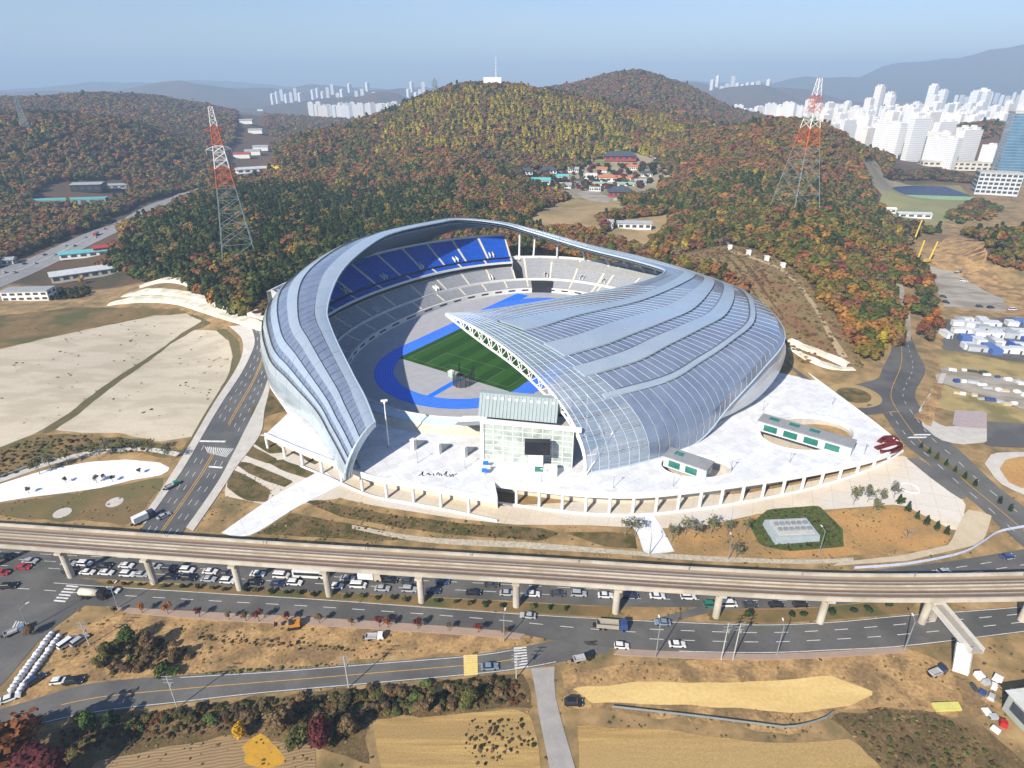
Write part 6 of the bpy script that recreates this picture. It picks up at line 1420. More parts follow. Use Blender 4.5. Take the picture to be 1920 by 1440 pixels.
def tree_kind(kind, col, var):
    key = (kind, col, var)
    if key in TM: return TM[key]
    s = hash((kind, var)) % 1000 if False else {'street': 10, 'big': 20, 'bush': 30, 'cone': 40, 'sparse': 50, 'bare': 60, 'fluffy': 70}[kind] + var
    m = LEAF.get(col)
    if kind == 'street': v = (trunk_mesh(s, 4.6, .13, 1.6, 1.2, M_bark), crown_mesh(s, 5.0, 1.55, 1.5, 260, .20, 'round', 6, m, open_=.4))
    elif kind == 'big': v = (trunk_mesh(s, 9.0, .32, 2.0, 3.0, M_bark, 8), crown_mesh(s, 11, 4.2, 1.8, 1500, .36, 'round', 10, m, open_=.2))
    elif kind == 'fluffy': v = (trunk_mesh(s, 6, .22, 1.5, 2.0, M_bark, 6), crown_mesh(s, 7.5, 2.6, 1.0, 900, .26, 'round', 8, m, open_=.2))
    elif kind == 'bush': v = (trunk_mesh(s, .9, .08, .2, .5, M_bark, 4), crown_mesh(s, 1.7, 1.15, .1, 260, .15, 'round', 5, m))
    elif kind == 'cone': v = (trunk_mesh(s, 2.2, .1, .3, .4, M_bark, 3), crown_mesh(s, 3.6, 1.25, .25, 420, .15, 'cone', 6, m))
    elif kind == 'sparse': v = (trunk_mesh(s, 6.4, .15, 2.2, 2.0, M_barkpale, 9), crown_mesh(s, 7.2, 2.3, 2.6, 210, .20, 'round', 7, m, open_=.7))
    else: v = (trunk_mesh(s, 6.5, .2, 1.5, 2.4, M_barkpale, 14), None)
    TM[key] = v; return v
def tree(kind, col, label, px, py, scale=1.0, group=None, name=None, cat=None, P=None, off=0.0):
    p = at(px, py) if P is None else P; var = int(abs(px * 7 + py * 3)) % 4; tr_, cr = tree_kind(kind, col, var)
    bush = kind in ('bush', 'cone'); t = thing(name or ('shrub' if bush else 'tree'), label, cat or ('shrub' if bush else 'tree'), (p[0], p[1], p[2] + off - .05), rnd.uniform(0, 6.28), group); s = scale * rnd.uniform(.88, 1.12); t.scale = (s * rnd.uniform(.92, 1.1), s * rnd.uniform(.92, 1.1), s)
    obj('trunk', tr_, t)
    if cr: obj('crown', cr, t)
    return t
# clipped shrubs on the median
MS = [205, 233, 262, 311, 342, 372, 400, 424, 462, 482, 510, 537, 562, 590, 650, 680, 708, 738, 760, 820, 853, 880, 912, 941, 1001, 1030, 1060]
for i, px in enumerate(MS): py = np.interp(px, [200, 400, 600, 900, 1070], [1097, 1107, 1118, 1136, 1146]); tree('bush', 'dark green' if i % 3 else 'olive', 'clipped round shrub on the median under the viaduct, %s from the left' % ORD[i], px, py, rnd.uniform(.9, 1.15), 'shrubs on the median', off=.25)
for i, (px, py) in enumerate([(1482, 1156), (1506, 1157), (1560, 1153), (1596, 1150), (1627, 1146), (1662, 1140), (1400, 1156)]): tree('bush', 'dark green', 'clipped round shrub on the median right of the slip lane, %s' % ['left of the pair', 'right of the pair', 'by the last white pier', 'second past the last pier', 'third past the last pier', 'nearest the footbridge', 'left of the lamp post'][i], px, py, 1.25, 'shrubs on the median', off=.25)
# street trees along the near pavement
ST = [(215, 1152, 'brown'), (268, 1150, 'orange'), (316, 1152, 'orange'), (375, 1158, 'maroon'), (430, 1163, 'brown'), (462, 1165, 'brown'), (486, 1166, 'red'), (540, 1166, 'maroon'), (600, 1170, 'brown'), (660, 1174, 'brown'), (712, 1176, 'red'), (728, 1178, 'rust'), (784, 1180, 'red'), (842, 1184, 'brown'), (897, 1187, 'red'), (947, 1192, 'brown')]
for i, (px, py, c) in enumerate(ST): tree('street', c, '%s young street tree on the near pavement, %s from the left' % (c, ORD[i]), px, py, .88 if c != 'brown' else .78, 'street trees on the near pavement', off=.2)
for i, (px, py) in enumerate([(75, 890), (97, 882), (126, 872), (152, 864), (184, 860), (207, 853), (236, 850), (259, 850), (286, 853), (322, 864)]): tree('sparse', 'grey green' if i % 2 else 'olive', 'thin young tree on the bank above the curved footpath, %s from the left' % ORD[i], px, py, 1.15, 'young trees above the footpath')
for i, (px, py) in enumerate([(1172, 1004), (1192, 1002), (1258, 1018), (1284, 1004), (1300, 1010), (1332, 1002), (1362, 1004), (1396, 1002), (1378, 1048), (1600, 946), (1626, 942), (1650, 944), (1676, 934), (1640, 968)]): tree('sparse', 'pale green' if i % 2 else 'grey green', 'sparse staked tree in the front park, %s from the left as listed along the forecourt' % ORD[i] if False else 'sparse pale tree %s' % ['left of the wide steps, farther left', 'left of the wide steps, nearer', 'just right of the wide steps', 'second right of the wide steps', 'third right of the wide steps', 'fourth right of the wide steps', 'fifth right of the wide steps', 'left of the green-banked plant house', 'by the viaduct below the plant house path', 'on the forecourt edge, first of four', 'on the forecourt edge, second of four', 'on the forecourt edge, third of four', 'on the forecourt edge, last of four', 'inside the orange soil park'][i], px, py, 1.1, 'sparse park trees', off=.1)
for i, (px, py) in enumerate([(1685, 943), (1702, 958), (1719, 972), (1737, 983), (1756, 992), (1774, 1001)]): tree('cone', 'dark green', 'dark conical shrub at the park corner, %s from the left' % ORD[i], px, py, 1.05, 'conical shrubs at the park corner', off=.1)
for i, (px, py) in enumerate([(1726, 840), (1741, 850), (1756, 861), (1773, 873), (1790, 885), (1808, 897), (1827, 911)]): tree('cone', 'dark green', 'dark conical shrub on the avenue island, %s from the plaza' % ORD[i], px, py, .85, 'conical shrubs on the island', off=.2)
for i, (px, py) in enumerate([(1874, 943), (1894, 957)]): tree('cone', 'dark green', ['dark conical shrub beyond the island end, left of two', 'dark conical shrub beyond the island end, right of two'][i], px, py, .9, 'conical shrubs on the island')
# yellow-green and red row of trees by the works yard
RT = [(1690, 478, 'rust'), (1700, 492, 'orange'), (1712, 505, 'rust'), (1703, 520, 'orange'), (1722, 522, 'rust'), (1716, 540, 'red'), (1733, 540, 'orange'), (1722, 558, 'olive'), (1740, 560, 'olive'), (1730, 575, 'green'), (1748, 580, 'olive'), (1735, 598, 'olive'), (1752, 600, 'orange'), (1738, 618, 'orange'), (1754, 622, 'rust'), (1728, 632, 'rust'), (1744, 642, 'brown')]
for i, (px, py, c) in enumerate(RT): tree('big', c, '%s roadside tree in the row beside the parking yard, %s from the far end' % (c, ORD[i]), px, py, .95, 'row of trees by the parking yard')
# large foreground trees and bushes
for px, py, k, c, s, lab in [(40, 1450, 'big', 'rust', 1.45, 'big russet tree in the bottom left corner'), (100, 1475, 'big', 'maroon', 1.25, 'big maroon tree beside the russet corner tree'), (5, 1415, 'big', 'orange', 1.0, 'orange tree at the left edge above the corner tree'), (170, 1375, 'fluffy', 'green', 1.1, 'round green tree by the shaded bend of the side road'), (215, 1368, 'fluffy', 'dark green', .9, 'dark green tree right of the round green tree'), (449, 1385, 'fluffy', 'yellow', .72, 'bright yellow ginkgo beside the vegetable field'), (528, 1372, 'fluffy', 'brown', 1.1, 'brown bushy tree left of the maroon tree below the side road'), (600, 1398, 'fluffy', 'maroon', 1.35, 'dark maroon tree below the side road'), (655, 1375, 'fluffy', 'brown', 1.1, 'brown bushy tree right of the maroon tree below the side road'), (560, 1405, 'fluffy', 'olive', 1.0, 'olive tree in front of the brown and maroon trees'), (880, 1318, 'fluffy', 'olive', .85, 'olive tree at the right end of the hedge bank'), (800, 1335, 'fluffy', 'brown', .8, 'brown tree in the middle of the hedge bank'),
                            (245, 1205, 'fluffy', 'green', .95, 'green bushy tree on the earth verge right of the parked van'), (205, 1235, 'fluffy', 'olive', .9, 'olive bush tree below the green one on the earth verge'), (280, 1222, 'fluffy', 'brown', .95, 'brown bush tree right of the green one on the earth verge'), (330, 1240, 'fluffy', 'brown', .75, 'brown bush at the right end of the verge thicket'), (300, 1268, 'bush', 'green', 1.8, 'bright green bush at the edge of the side road'), (325, 1264, 'bush', 'green', 1.5, 'smaller green bush at the edge of the side road'), (60, 1190, 'fluffy', 'brown', .7, 'small brown tree at the left junction corner'), (155, 532, 'fluffy', 'yellow', .9, 'yellow tree beside the cream shed'), (1700, 1015, 'bare', None, .9, 'bare white leaning tree on the orange park soil'), (1545, 1015, 'fluffy', 'green', .5, 'round green bush right of the plant house'), (1690, 945, 'fluffy', 'green', .5, 'round green bush at the upper corner of the park')]:
    tree(k, c, lab, px, py, s)
for i, (px, py) in enumerate([(55, 926), (124, 906), (182, 906), (196, 902), (212, 905), (263, 890)]): tree('street', 'brown', 'thin bare shrub tied down on the white sheeted slope, %s from the left' % ORD[i], px, py, .75, 'shrubs on the sheeted slope', off=.1)
# thickets too dense to count
def thicket(label, poly, dens, smin, smax, cols, sink=.2, name='thicket'):
    W = pxpoly(poly); A = np.array(W); x, y = jitter_grid(A[:, 0].min(), A[:, 0].max(), A[:, 1].min(), A[:, 1].max(), dens); k = inpoly(x, y, W); x, y = x[k], y[k]; n = len(x); q = nrng.randint(0, len(cols), n)
    return plant(name, label, x, y, nrng.uniform(smin, smax, n), nrng.uniform(1.0, 1.7, n), np.array(cols)[q] * nrng.uniform(.6, 1.3, (n, 1)), nrng.randint(0, 6, n), sink, 'thicket')
BR, OL, GN, DK, RU = (.13, .085, .04), (.10, .09, .028), (.06, .085, .02), (.04, .038, .016), (.14, .06, .025)
thicket('dense brown and green hedge bank below the side road', [(250, 1345), (330, 1332), (500, 1312), (700, 1293), (900, 1275), (950, 1272), (955, 1318), (830, 1336), (700, 1346), (640, 1400), (590, 1392), (500, 1350), (420, 1355), (300, 1370), (240, 1372)], 2.0, .8, 2.5, [BR, OL, DK, GN, BR])
thicket('brown brush on the earth verge at lower left', [(165, 1240), (200, 1205), (250, 1200), (330, 1205), (360, 1235), (300, 1256), (200, 1265)], 1.8, 1.0, 2.4, [BR, OL, DK, BR])
thicket('brown and green scrub in the lower right corner', [(1575, 1350), (1640, 1328), (1760, 1345), (1820, 1370), (1880, 1440), (1880, 1480), (1690, 1480)], 1.5, .35, 1.1, [BR, OL, GN, BR, OL])
thicket('dry brush along the bank below the gravel lot', [(-60, 900), (0, 845), (70, 820), (150, 816), (340, 852), (260, 848), (180, 848), (80, 872), (0, 898)], 2.2, .5, 1.5, [BR, OL, BR, (.2, .15, .06)])
thicket('low planting along the front beds', GB[6], 1.5, .35, .9, [BR, OL, DK, RU]); thicket('low planting in the bed by the stair path', GB[7], 1.5, .3, .8, [BR, OL, RU, RU])
thicket('low planting in the garden beds', [(436, 866), (470, 868), (552, 903), (533, 914), (508, 940), (465, 940), (425, 915), (430, 880)], 1.7, .25, .6, [BR, OL, DK])
thicket('green bank planting round the plant house', [(1408, 985), (1440, 957), (1533, 950), (1577, 992), (1578, 1024), (1480, 1032), (1428, 1022)], 1.0, .4, .9, [GN, DK, GN, OL])
thicket('grass and weeds along the side road edge', [(370, 1262), (500, 1253), (620, 1243), (640, 1246), (500, 1258), (380, 1268)], 1.0, .3, .8, [GN, GN, OL])
thicket('scattered dry brush on the sand lot edge', [(1200, 1325), (1500, 1345), (1560, 1345), (1480, 1368), (1200, 1345)], 2.0, .2, .6, [BR, OL])
thicket('weeds on the stubble field at bottom centre', [(880, 1350), (985, 1345), (1005, 1400), (900, 1440), (860, 1400)], 1.3, .3, .9, [DK, BR, DK])
thicket('trees growing among the temple village roofs', [(965, 335), (1010, 322), (1120, 305), (1150, 312), (1240, 305), (1250, 330), (1220, 352), (1140, 356), (1080, 360), (1010, 350)], 13.0, 5.0, 9.5, [DK, OL, RU, (.03, .05, .02), (.12, .03, .03)])
thicket('dark spoil ridge brush along the middle of the earth verge', [(370, 1188), (520, 1199), (650, 1214), (690, 1222), (640, 1224), (500, 1212), (370, 1201)], 1.1, .3, .9, [DK, BR, BR])
thicket('brown and olive undergrowth below the side road', [(100, 1375), (330, 1332), (700, 1294), (960, 1275), (985, 1320), (830, 1336), (700, 1347), (640, 1385), (500, 1362), (250, 1395), (130, 1420)], 1.5, .5, 1.5, [BR, OL, DK, BR, RU])
thicket('trees behind the solar roof hall', [(1650, 318), (1700, 325), (1760, 322), (1830, 338), (1835, 346), (1740, 338), (1660, 338)], 7.0, 6.0, 9.0, [DK, OL, RU, BR])
thicket('trees right of the solar roof hall', [(1800, 392), (1830, 378), (1870, 392), (1860, 412), (1800, 420), (1770, 412)], 6.0, 5.0, 8.0, [GN, OL, RU, (.2, .12, .03)])
thicket('trees below the solar roof hall', [(1640, 402), (1690, 418), (1740, 420), (1720, 430), (1660, 428)], 6.0, 4.0, 7.0, [DK, OL, RU, BR])
thicket('scrub bank behind the stone terraces', [(260, 530), (345, 530), (420, 575), (500, 600), (505, 560), (420, 540), (330, 510)], 2.4, 1.2, 2.8, [BR, OL, DK, RU])
thicket('trees and scrub behind the roadside shops', [(60, 560), (110, 545), (165, 540), (170, 555), (110, 565)], 3.2, 2.0, 4.0, [DK, OL, DK])

# dry tufts and clods over the open ground in front
x, y = jitter_grid(-230, 230, 84, 200, 1.25, .5); k = nrng.uniform(0, 1, len(x)) < np.clip(.16 + .5 * vnoise(x, y, 26, 31), .03, .7)
for q in PAVED: k &= ~inpoly(x, y, q)
k &= ~inpoly(x, y, deck_poly); x, y = x[k], y[k]; n_ = len(x); q = nrng.randint(0, 5, n_); TP = np.array([(.26, .18, .08), (.20, .14, .06), (.13, .10, .04), (.33, .24, .11), (.09, .09, .03)])
plant('dry_grass', 'tufts of dry grass and clods over the open earth in front', x, y, nrng.uniform(.14, .5, n_), nrng.uniform(1.3, 2.6, n_), TP[q] * nrng.uniform(.7, 1.2, (n_, 1)), nrng.randint(0, 6, n_), .05, 'dry grass')
x, y = jitter_grid(-300, -70, 200, 400, 3.0, .5); k = (nrng.uniform(0, 1, len(x)) < np.clip(.05 + .3 * vnoise(x, y, 40, 33), 0, .5))
for q in PAVED[2:]: k &= ~inpoly(x, y, q)
dx, dy = x - ST_C[0], y - ST_C[1]; k &= ((dx * UX + dy * UY) / 160) ** 2 + ((dx * UY - dy * UX) / 150) ** 2 > 1; x, y = x[k], y[k]; n_ = len(x); q = nrng.randint(0, 5, n_)
plant('dry_grass', 'tufts of dry grass round the gravel lot at left', x, y, nrng.uniform(.2, .7, n_), nrng.uniform(1.3, 2.6, n_), TP[q] * nrng.uniform(.7, 1.2, (n_, 1)), nrng.randint(0, 6, n_), .05, 'dry grass')
# throwing cage and a cabin at the near end of the pitch
p = st_w(-60, 12, ZF); cage = thing('throwing_cage', 'dark round throwing cage at the near end of the pitch', 'cage', (p[0], p[1], ZF), ST_R)
M_net = mat('dark net', (.05, .055, .06), None, 2, .9, alpha=.62)
P = [(4.6 * math.cos(a), 4.6 * math.sin(a)) for a in np.linspace(R(60), R(300), 9)]
for q in P: MB().tube((q[0], q[1], 0), (q[0], q[1], 6.8), .12, .12, 5).build('post', M_dark, cage)
for a, b in zip(P[:-1], P[1:]): MB().quad((*a, .1), (*b, .1), (*b, 6.5), (*a, 6.5)).build('net', M_net, cage)
for s in (-1, 1): MB().add([(2.4, s * 4.0, .1), (4.6, s * 4.6, .1), (4.6, s * 4.6, 9.5), (2.4, s * 4.0, 9.5)], [(0, 1, 2, 3)]).build('gate_net', M_net, cage)
p = st_w(-55.5, 3, ZF); cb_ = thing('judge_cabin', 'small green and white cabin beside the end line of the pitch', 'cabin', (p[0], p[1], ZF), ST_R); MB().box(0, 0, 0, 2.4, 5.5, 2.6).build('body', mat('pale green cabin', (.40, .52, .44), None, .5, .6), cb_); MB().box(0, 0, 2.6, 2.8, 5.9, .3).build('roof', M_whitewall, cb_)
# ------------------------------------------------------------------ pylons
M_pgrey = mat('galvanised steel', (.24, .28, .28), (.20, .235, .24), .4, .6); M_pred = mat('red lead paint', (.55, .11, .02), (.48, .09, .02), .4, .6); M_pwhite = mat('white pylon paint', (.75, .75, .73), None, .4, .6)
def pylon(px, py, Y, hgt, bw, label, bands=True, base=None, r=.24):
    p = base if base is not None else gy(px, py, Y); x, y = float(p[0]), float(p[1]); zb = float(tz(x, y)) - 1; t = thing('power_pylon', label, 'pylon', (x, y, zb), R(22)); hgt = hgt + 1
    def hw(z): f = z / hgt; return (bw / 2) * (1 - f) ** 1.15 * .96 + 1.3
    lv = [0]; 
    while lv[-1] < hgt - 3: lv.append(min(hgt, lv[-1] + max(4.2, hw(lv[-1]) * 1.15)))
    lv[-1] = hgt
    for i, (z0, z1) in enumerate(zip(lv[:-1], lv[1:])):
        f = (z0 + z1) / 2 / hgt; m = M_pgrey if (f < .50 or not bands) else (M_pred if int((f - .50) / .125) % 2 == 0 else M_pwhite); mb = MB(); a, b = hw(z0), hw(z1); C0 = [(-a, -a, z0), (a, -a, z0), (a, a, z0), (-a, a, z0)]; C1 = [(-b, -b, z1), (b, -b, z1), (b, b, z1), (-b, b, z1)]
        rr = r * (1.15 - .6 * f) * (1.0 if m is M_pgrey else 1.7)
        for k in range(4): mb.tube(C0[k], C1[k], rr, rr, 4)
        for k in range(4):
            n_ = (k + 1) % 4; mb.tube(C0[k], C1[n_], rr * .5, rr * .5, 4); mb.tube(C0[n_], C1[k], rr * .5, rr * .5, 4); mb.tube(C1[k], C1[n_], rr * .55, rr * .55, 4)
        mb.build('lattice_section', m, t)
    for f in (.62, .74, .86):
        z = hgt * f; w = hw(z); al = 4.6 if hgt > 60 else 3.5; m = M_pgrey if not bands else (M_pred if int((f - .50) / .125) % 2 == 0 else M_pwhite)
        for s in (-1, 1):
            mb = MB(); e = (s * (w + al), 0, z + .3)
            for yy in (-w, w): mb.tube((s * w, yy, z), e, r * .5, r * .35, 4); mb.tube((s * w, yy, z + 2.2), e, r * .45, r * .3, 4)
            mb.tube(e, (e[0], 0, z - 2.6), .14, .14, 5); mb.build('cross_arm', m, t)
    mb = MB(); mb.tube((0, 0, hgt - 1), (0, 0, hgt + 2.5), .3, .15, 5); mb.build('peak', M_pred if bands else M_pgrey, t); return t
pylon(447, 468, 455, 104, 22, 'tall red and white banded pylon in the pine wood left of the stadium')
pylon(1487, 402, 545, 104, 28, 'tall red and white banded pylon on the hill right of the stadium')
b = gy(48, 237, 930); pylon(0, 0, 0, 46, 9, 'small grey pylon on the ridge at the far left', False, b, .45)
b = gy(817, 205, 1140); pylon(0, 0, 0, 28, 6, 'tiny grey pylon on the left shoulder of the central hill', False, b, .45)
p = gy(930, 152, 1150); z = float(tz(p[0], p[1])); t = thing('hilltop_mast', 'white antenna mast with hut on top of the central hill', 'mast', (p[0], p[1], z)); MB().tube((0, 0, 0), (0, 0, 46), .7, .3, 6).build('mast', M_pwhite, t); MB().box(-6, 0, 0, 30, 9, 15).build('hut', M_whitewall, t); mb = MB()
for k in range(5): mb.box(0, 0, 20 + k * 5, 3.2, 3.2, .6)
mb.build('platform', M_pwhite, t)

# ------------------------------------------------------------------ poles and lamps
def pole(px, py, h_, label, kind='lamp', rz=0.0):
    p = at(px, py); t = thing({'lamp': 'street_lamp', 'power': 'utility_pole'}[kind], label, {'lamp': 'street lamp', 'power': 'utility pole'}[kind], p, rz); MB().tube((0, 0, -.2), (0, 0, h_), .17, .11, 6).build('post', M_steel if kind == 'lamp' else M_conc, t)
    if kind == 'lamp': mb = MB(); mb.tube((0, 0, h_), (1.9, 0, h_ + .5), .08, .06, 5); mb.build('arm', M_steel, t); MB().box(2.1, 0, h_ + .42, .9, .35, .16).build('lamp_head', M_white, t)
    else:
        for q in (.3, 1.4, 2.5): mb = MB(); mb.box(0, 0, h_ - q, 2.6, .14, .14); mb.build('crossarm', M_steel, t)
        MB().tube((.5, 0, h_ - 3.6), (.5, 0, h_ - 2.7), .3, .3, 8).build('transformer', M_steel, t)
pole(1229, 1233, 13, 'tall lamp post at the junction below the dump truck', 'lamp', R(90)); pole(654, 1290, 12, 'utility pole on the hedge bank beside the side road', 'power'); pole(333, 1328, 12, 'utility pole by the shaded bend of the side road', 'power'); pole(1352, 1237, 14, 'left one of the twin utility poles by the near road', 'power', R(10)); pole(1374, 1237, 14, 'right one of the twin utility poles by the near road', 'power', R(10))
pole(1456, 1228, 11, 'street lamp on the near pavement left of the sand lot end', 'lamp', R(80)); pole(1695, 1219, 11, 'street lamp on the near pavement close to the footbridge', 'lamp', R(80)); pole(945, 1203, 10, 'street lamp on the tip of the earth verge', 'lamp', R(80)); pole(968, 1272, 9, 'utility pole beside the zebra crossing', 'power'); pole(1365, 1050, 9, 'street lamp behind the viaduct in the front park', 'lamp', R(90)); pole(1535, 1040, 10, 'slim pale mast right of the plant house', 'lamp', R(100)); pole(1218, 1040, 8, 'street lamp on the wide steps', 'lamp', R(90)); pole(55, 1180, 8, 'street lamp at the left junction corner', 'lamp', R(60)); pole(222, 1140, 8, 'street lamp at the left end of the near pavement', 'lamp', R(80)); pole(168, 1210, 9, 'leaning pale utility pole right of the parked cars', 'power')
pole(100, 490, 10, 'street lamp beside the distant highway, nearer one', 'lamp'); pole(150, 428, 10, 'street lamp beside the distant highway, farther one', 'lamp')
# wires of the twin poles
for px, py, d in ((1480, 700, 0),): pass

# ------------------------------------------------------------------ footbridge
fb = thing('footbridge', 'white and grey pedestrian bridge with stair at the right of the near road', 'footbridge', (0, 0, 0)); ZB = 6.2
A = gz(1752, 1128, ZB); B = gz(1832, 1222, ZB); d = (B - A)[:2]; u_ = d / np.linalg.norm(d); n_ = np.array([-u_[1], u_[0]])
def fq(s, o_, z): c = A[:2] + u_ * s; return (c[0] + n_[0] * o_, c[1] + n_[1] * o_, z)
LB = np.linalg.norm(d)
def fbox(mb, s0, s1, o0, o1, z0, z1): P = [fq(s0, o0, z0), fq(s1, o0, z0), fq(s1, o1, z0), fq(s0, o1, z0), fq(s0, o0, z1), fq(s1, o0, z1), fq(s1, o1, z1), fq(s0, o1, z1)]; mb.add(P, [(3, 2, 1, 0), (4, 5, 6, 7), (0, 1, 5, 4), (1, 2, 6, 5), (2, 3, 7, 6), (3, 0, 4, 7)])
mb = MB(); fbox(mb, 0, LB, -1.7, 1.7, ZB - .7, ZB); mb.build('deck', mat('bridge deck', (.36, .33, .29), None, .4, .9), fb)
for o_ in (-1.75, 1.75): mb = MB(); fbox(mb, 0, LB, o_ - .1, o_ + .1, ZB - .9, ZB + 1.2); mb.build('side_panel', mat('bridge panel', (.62, .61, .57), None, .4, .7), fb)
for s in (1.5, LB - 2): mb = MB(); fbox(mb, s - .5, s + .5, -.8, .8, -.2, ZB - .7); mb.build('pier', M_vconc, fb)
q0 = fq(LB - 2.5, -1.6, ZB); q1 = gz(1800, 1262, 0)
dd = np.array([q1[0] - q0[0], q1[1] - q0[1]]); ls = np.linalg.norm(dd); dd /= ls; pp = np.array([-dd[1], dd[0]])
for i in range(14):
    f0, f1 = i / 14, (i + 1) / 14; c0, c1 = np.array(q0[:2]) + dd * ls * f0, np.array(q0[:2]) + dd * ls * f1; z = ZB * (1 - f0); mb = MB(); P = []
    for zz in (max(z - 1.1, -.1), z):
        for c, s in ((c0, -1.8), (c1, -1.8), (c1, 1.8), (c0, 1.8)): P.append((c[0] + pp[0] * s, c[1] + pp[1] * s, zz))
    mb.add(P, [(3, 2, 1, 0), (4, 5, 6, 7), (0, 1, 5, 4), (1, 2, 6, 5), (2, 3, 7, 6), (3, 0, 4, 7)]); mb.build('step', M_whitewall, fb)
for s in (-1.9, 1.9):
    mb = MB(); a = np.array(q0[:2]) + pp * s; b = np.array(q0[:2]) + dd * ls + pp * s; mb.add([(a[0], a[1], ZB - 1), (b[0], b[1], 0), (b[0], b[1], 1.2), (a[0], a[1], ZB + 1.2)], [(0, 1, 2, 3)]); mb.build('stair_wall', M_whitewall, fb)

# ------------------------------------------------------------------ houses and sheds
M_teal = mat('teal sheet roof', (.10, .38, .38), (.12, .44, .45), .3, .6); M_darkroof = mat('dark tile roof', (.05, .06, .075), (.07, .08, .095), .6, .7); M_orangeroof = mat('orange tile roof', (.50, .17, .06), (.42, .14, .06), .4, .7); M_greyroof = mat('grey sheet roof', (.34, .36, .37), (.28, .30, .31), .3, .6); M_blueroof = mat('blue sheet roof', (.10, .20, .42), None, .3, .6); M_redpaint = mat('red painted sheet', (.40, .05, .05), None, .3, .7); M_yellowsheet = mat('yellow canopy', (.70, .55, .05), None, .4, .7); M_glassblue = mat('blue office glass', (.05, .13, .22), (.09, .20, .30), .08, .1, spec=.7); M_window = mat('dark window', (.05, .06, .075), (.07, .08, .09), .5, .15)
def house(name, label, cat, px, py, w, d, h_, rz, wall, roofm, rtype='gable', rh=2.0, floors=1, cols=4, P=None, group=None, over=.8, win=True):
    p = at(px, py) if P is None else P; zb = float(tz(p[0], p[1])); t = thing(name, label, cat, (p[0], p[1], zb - .5), rz, group); h_ += .5
    MB().box(0, 0, 0, w, d, h_).build('wall', wall, t); W, D = w / 2 + over, d / 2 + over; mb = MB()
    if rtype == 'flat': mb.box(0, 0, h_, w + .5, d + .5, .7)
    elif rtype == 'gable': mb.add([(-W, -D, h_), (W, -D, h_), (W, D, h_), (-W, D, h_), (-W, 0, h_ + rh), (W, 0, h_ + rh)], [(0, 1, 5, 4), (2, 3, 4, 5), (1, 2, 5), (3, 0, 4), (3, 2, 1, 0)])
    else: k = max(W - D * .9, W * .25); mb.add([(-W, -D, h_), (W, -D, h_), (W, D, h_), (-W, D, h_), (-k, 0, h_ + rh), (k, 0, h_ + rh)], [(0, 1, 5, 4), (2, 3, 4, 5), (1, 2, 5), (3, 0, 4), (3, 2, 1, 0)])
    mb.build('roof', roofm, t)
    if win:
        fh = (h_ - .5) / floors; kw = w / cols
        for f in range(floors):
            for c in range(cols): MB().box(-w / 2 + kw * (c + .5), -d / 2 - .04, .5 + f * fh + fh * .3, kw * .62, .16, fh * .48).build('window', M_window, t)
            for s in (-1, 1):
                for c in range(max(1, int(cols * d / w))): kd_ = d / max(1, int(cols * d / w)); MB().box(s * (w / 2 + .04), -d / 2 + kd_ * (c + .5), .5 + f * fh + fh * .3, .16, kd_ * .6, fh * .48).build('window', M_window, t)
    return t
house('shop_building', 'white two-storey roadside building below the highway at left', 'building', 58, 560, 30, 11, 6.5, R(6), M_whitewall, M_greyroof, 'flat', floors=2, cols=6)
house('warehouse', 'cream warehouse with pale grey gable roof beside the highway', 'warehouse', 160, 518, 44, 16, 5, R(38), M_cream, mat('pale sheet roof', (.52, .55, .56), None, .3, .5), 'gable', 2.2, cols=7)
house('shed', 'teal roofed shed beside the distant highway', 'shed', 160, 480, 34, 12, 4, R(25), M_whitewall, M_teal, 'gable', 1.5, cols=5)
house('shed', 'red sheeted stall beside the distant highway', 'shed', 203, 470, 20, 10, 4, R(30), M_redpaint, M_redpaint, 'gable', 1.5, cols=3)
house('shed', 'small grey roofed house at the left edge below the wooded hill', 'house', 8, 495, 16, 10, 4, R(20), M_whitewall, M_greyroof, 'gable', 1.6)
house('depot', 'long teal-edged depot building in the woods at the left', 'depot', 128, 383, 84, 10, 6, R(12), mat('dusky blue wall', (.22, .30, .32), None, .2, .7), M_teal, 'flat', cols=9)
house('depot', 'flat grey roofed depot hall behind the teal-edged one', 'depot', 170, 358, 34, 22, 9, R(12), M_dark, M_greyroof, 'gable', 1.8, cols=4)
house('depot', 'low grey yard shed right of the depot hall', 'depot', 215, 352, 34, 18, 4, R(12), M_greyroof, M_greyroof, 'gable', 1.5, cols=4)
house('canopy', 'bright yellow canopy building at the end of the highway', 'building', 532, 322, 40, 18, 6, R(-20), M_yellowsheet, M_yellowsheet, 'flat', cols=5)
house('market_hall', 'low white market hall left of the yellow canopy', 'building', 482, 322, 52, 20, 5, R(30), M_whitewall, mat('pale sheet roof', (.52, .55, .56)), 'gable', 2, cols=6)
for i, (px, py, c) in enumerate([(455, 296, M_redpaint), (475, 290, M_whitewall), (490, 282, M_whitewall), (488, 208, M_whitewall), (462, 232, M_whitewall), (480, 250, M_whitewall)]): house('house', ['red roofed house left of the far valley road', 'white house behind the red roofed one in the valley', 'white house farthest right in the near valley group', 'white church-like building high in the far valley', 'white house low in the far valley', 'long white house in the middle of the far valley'][i], 'house', px, py, 28, 14, 7, R(10), M_whitewall, M_redpaint if i == 0 else M_greyroof, 'gable', 3, win=False)
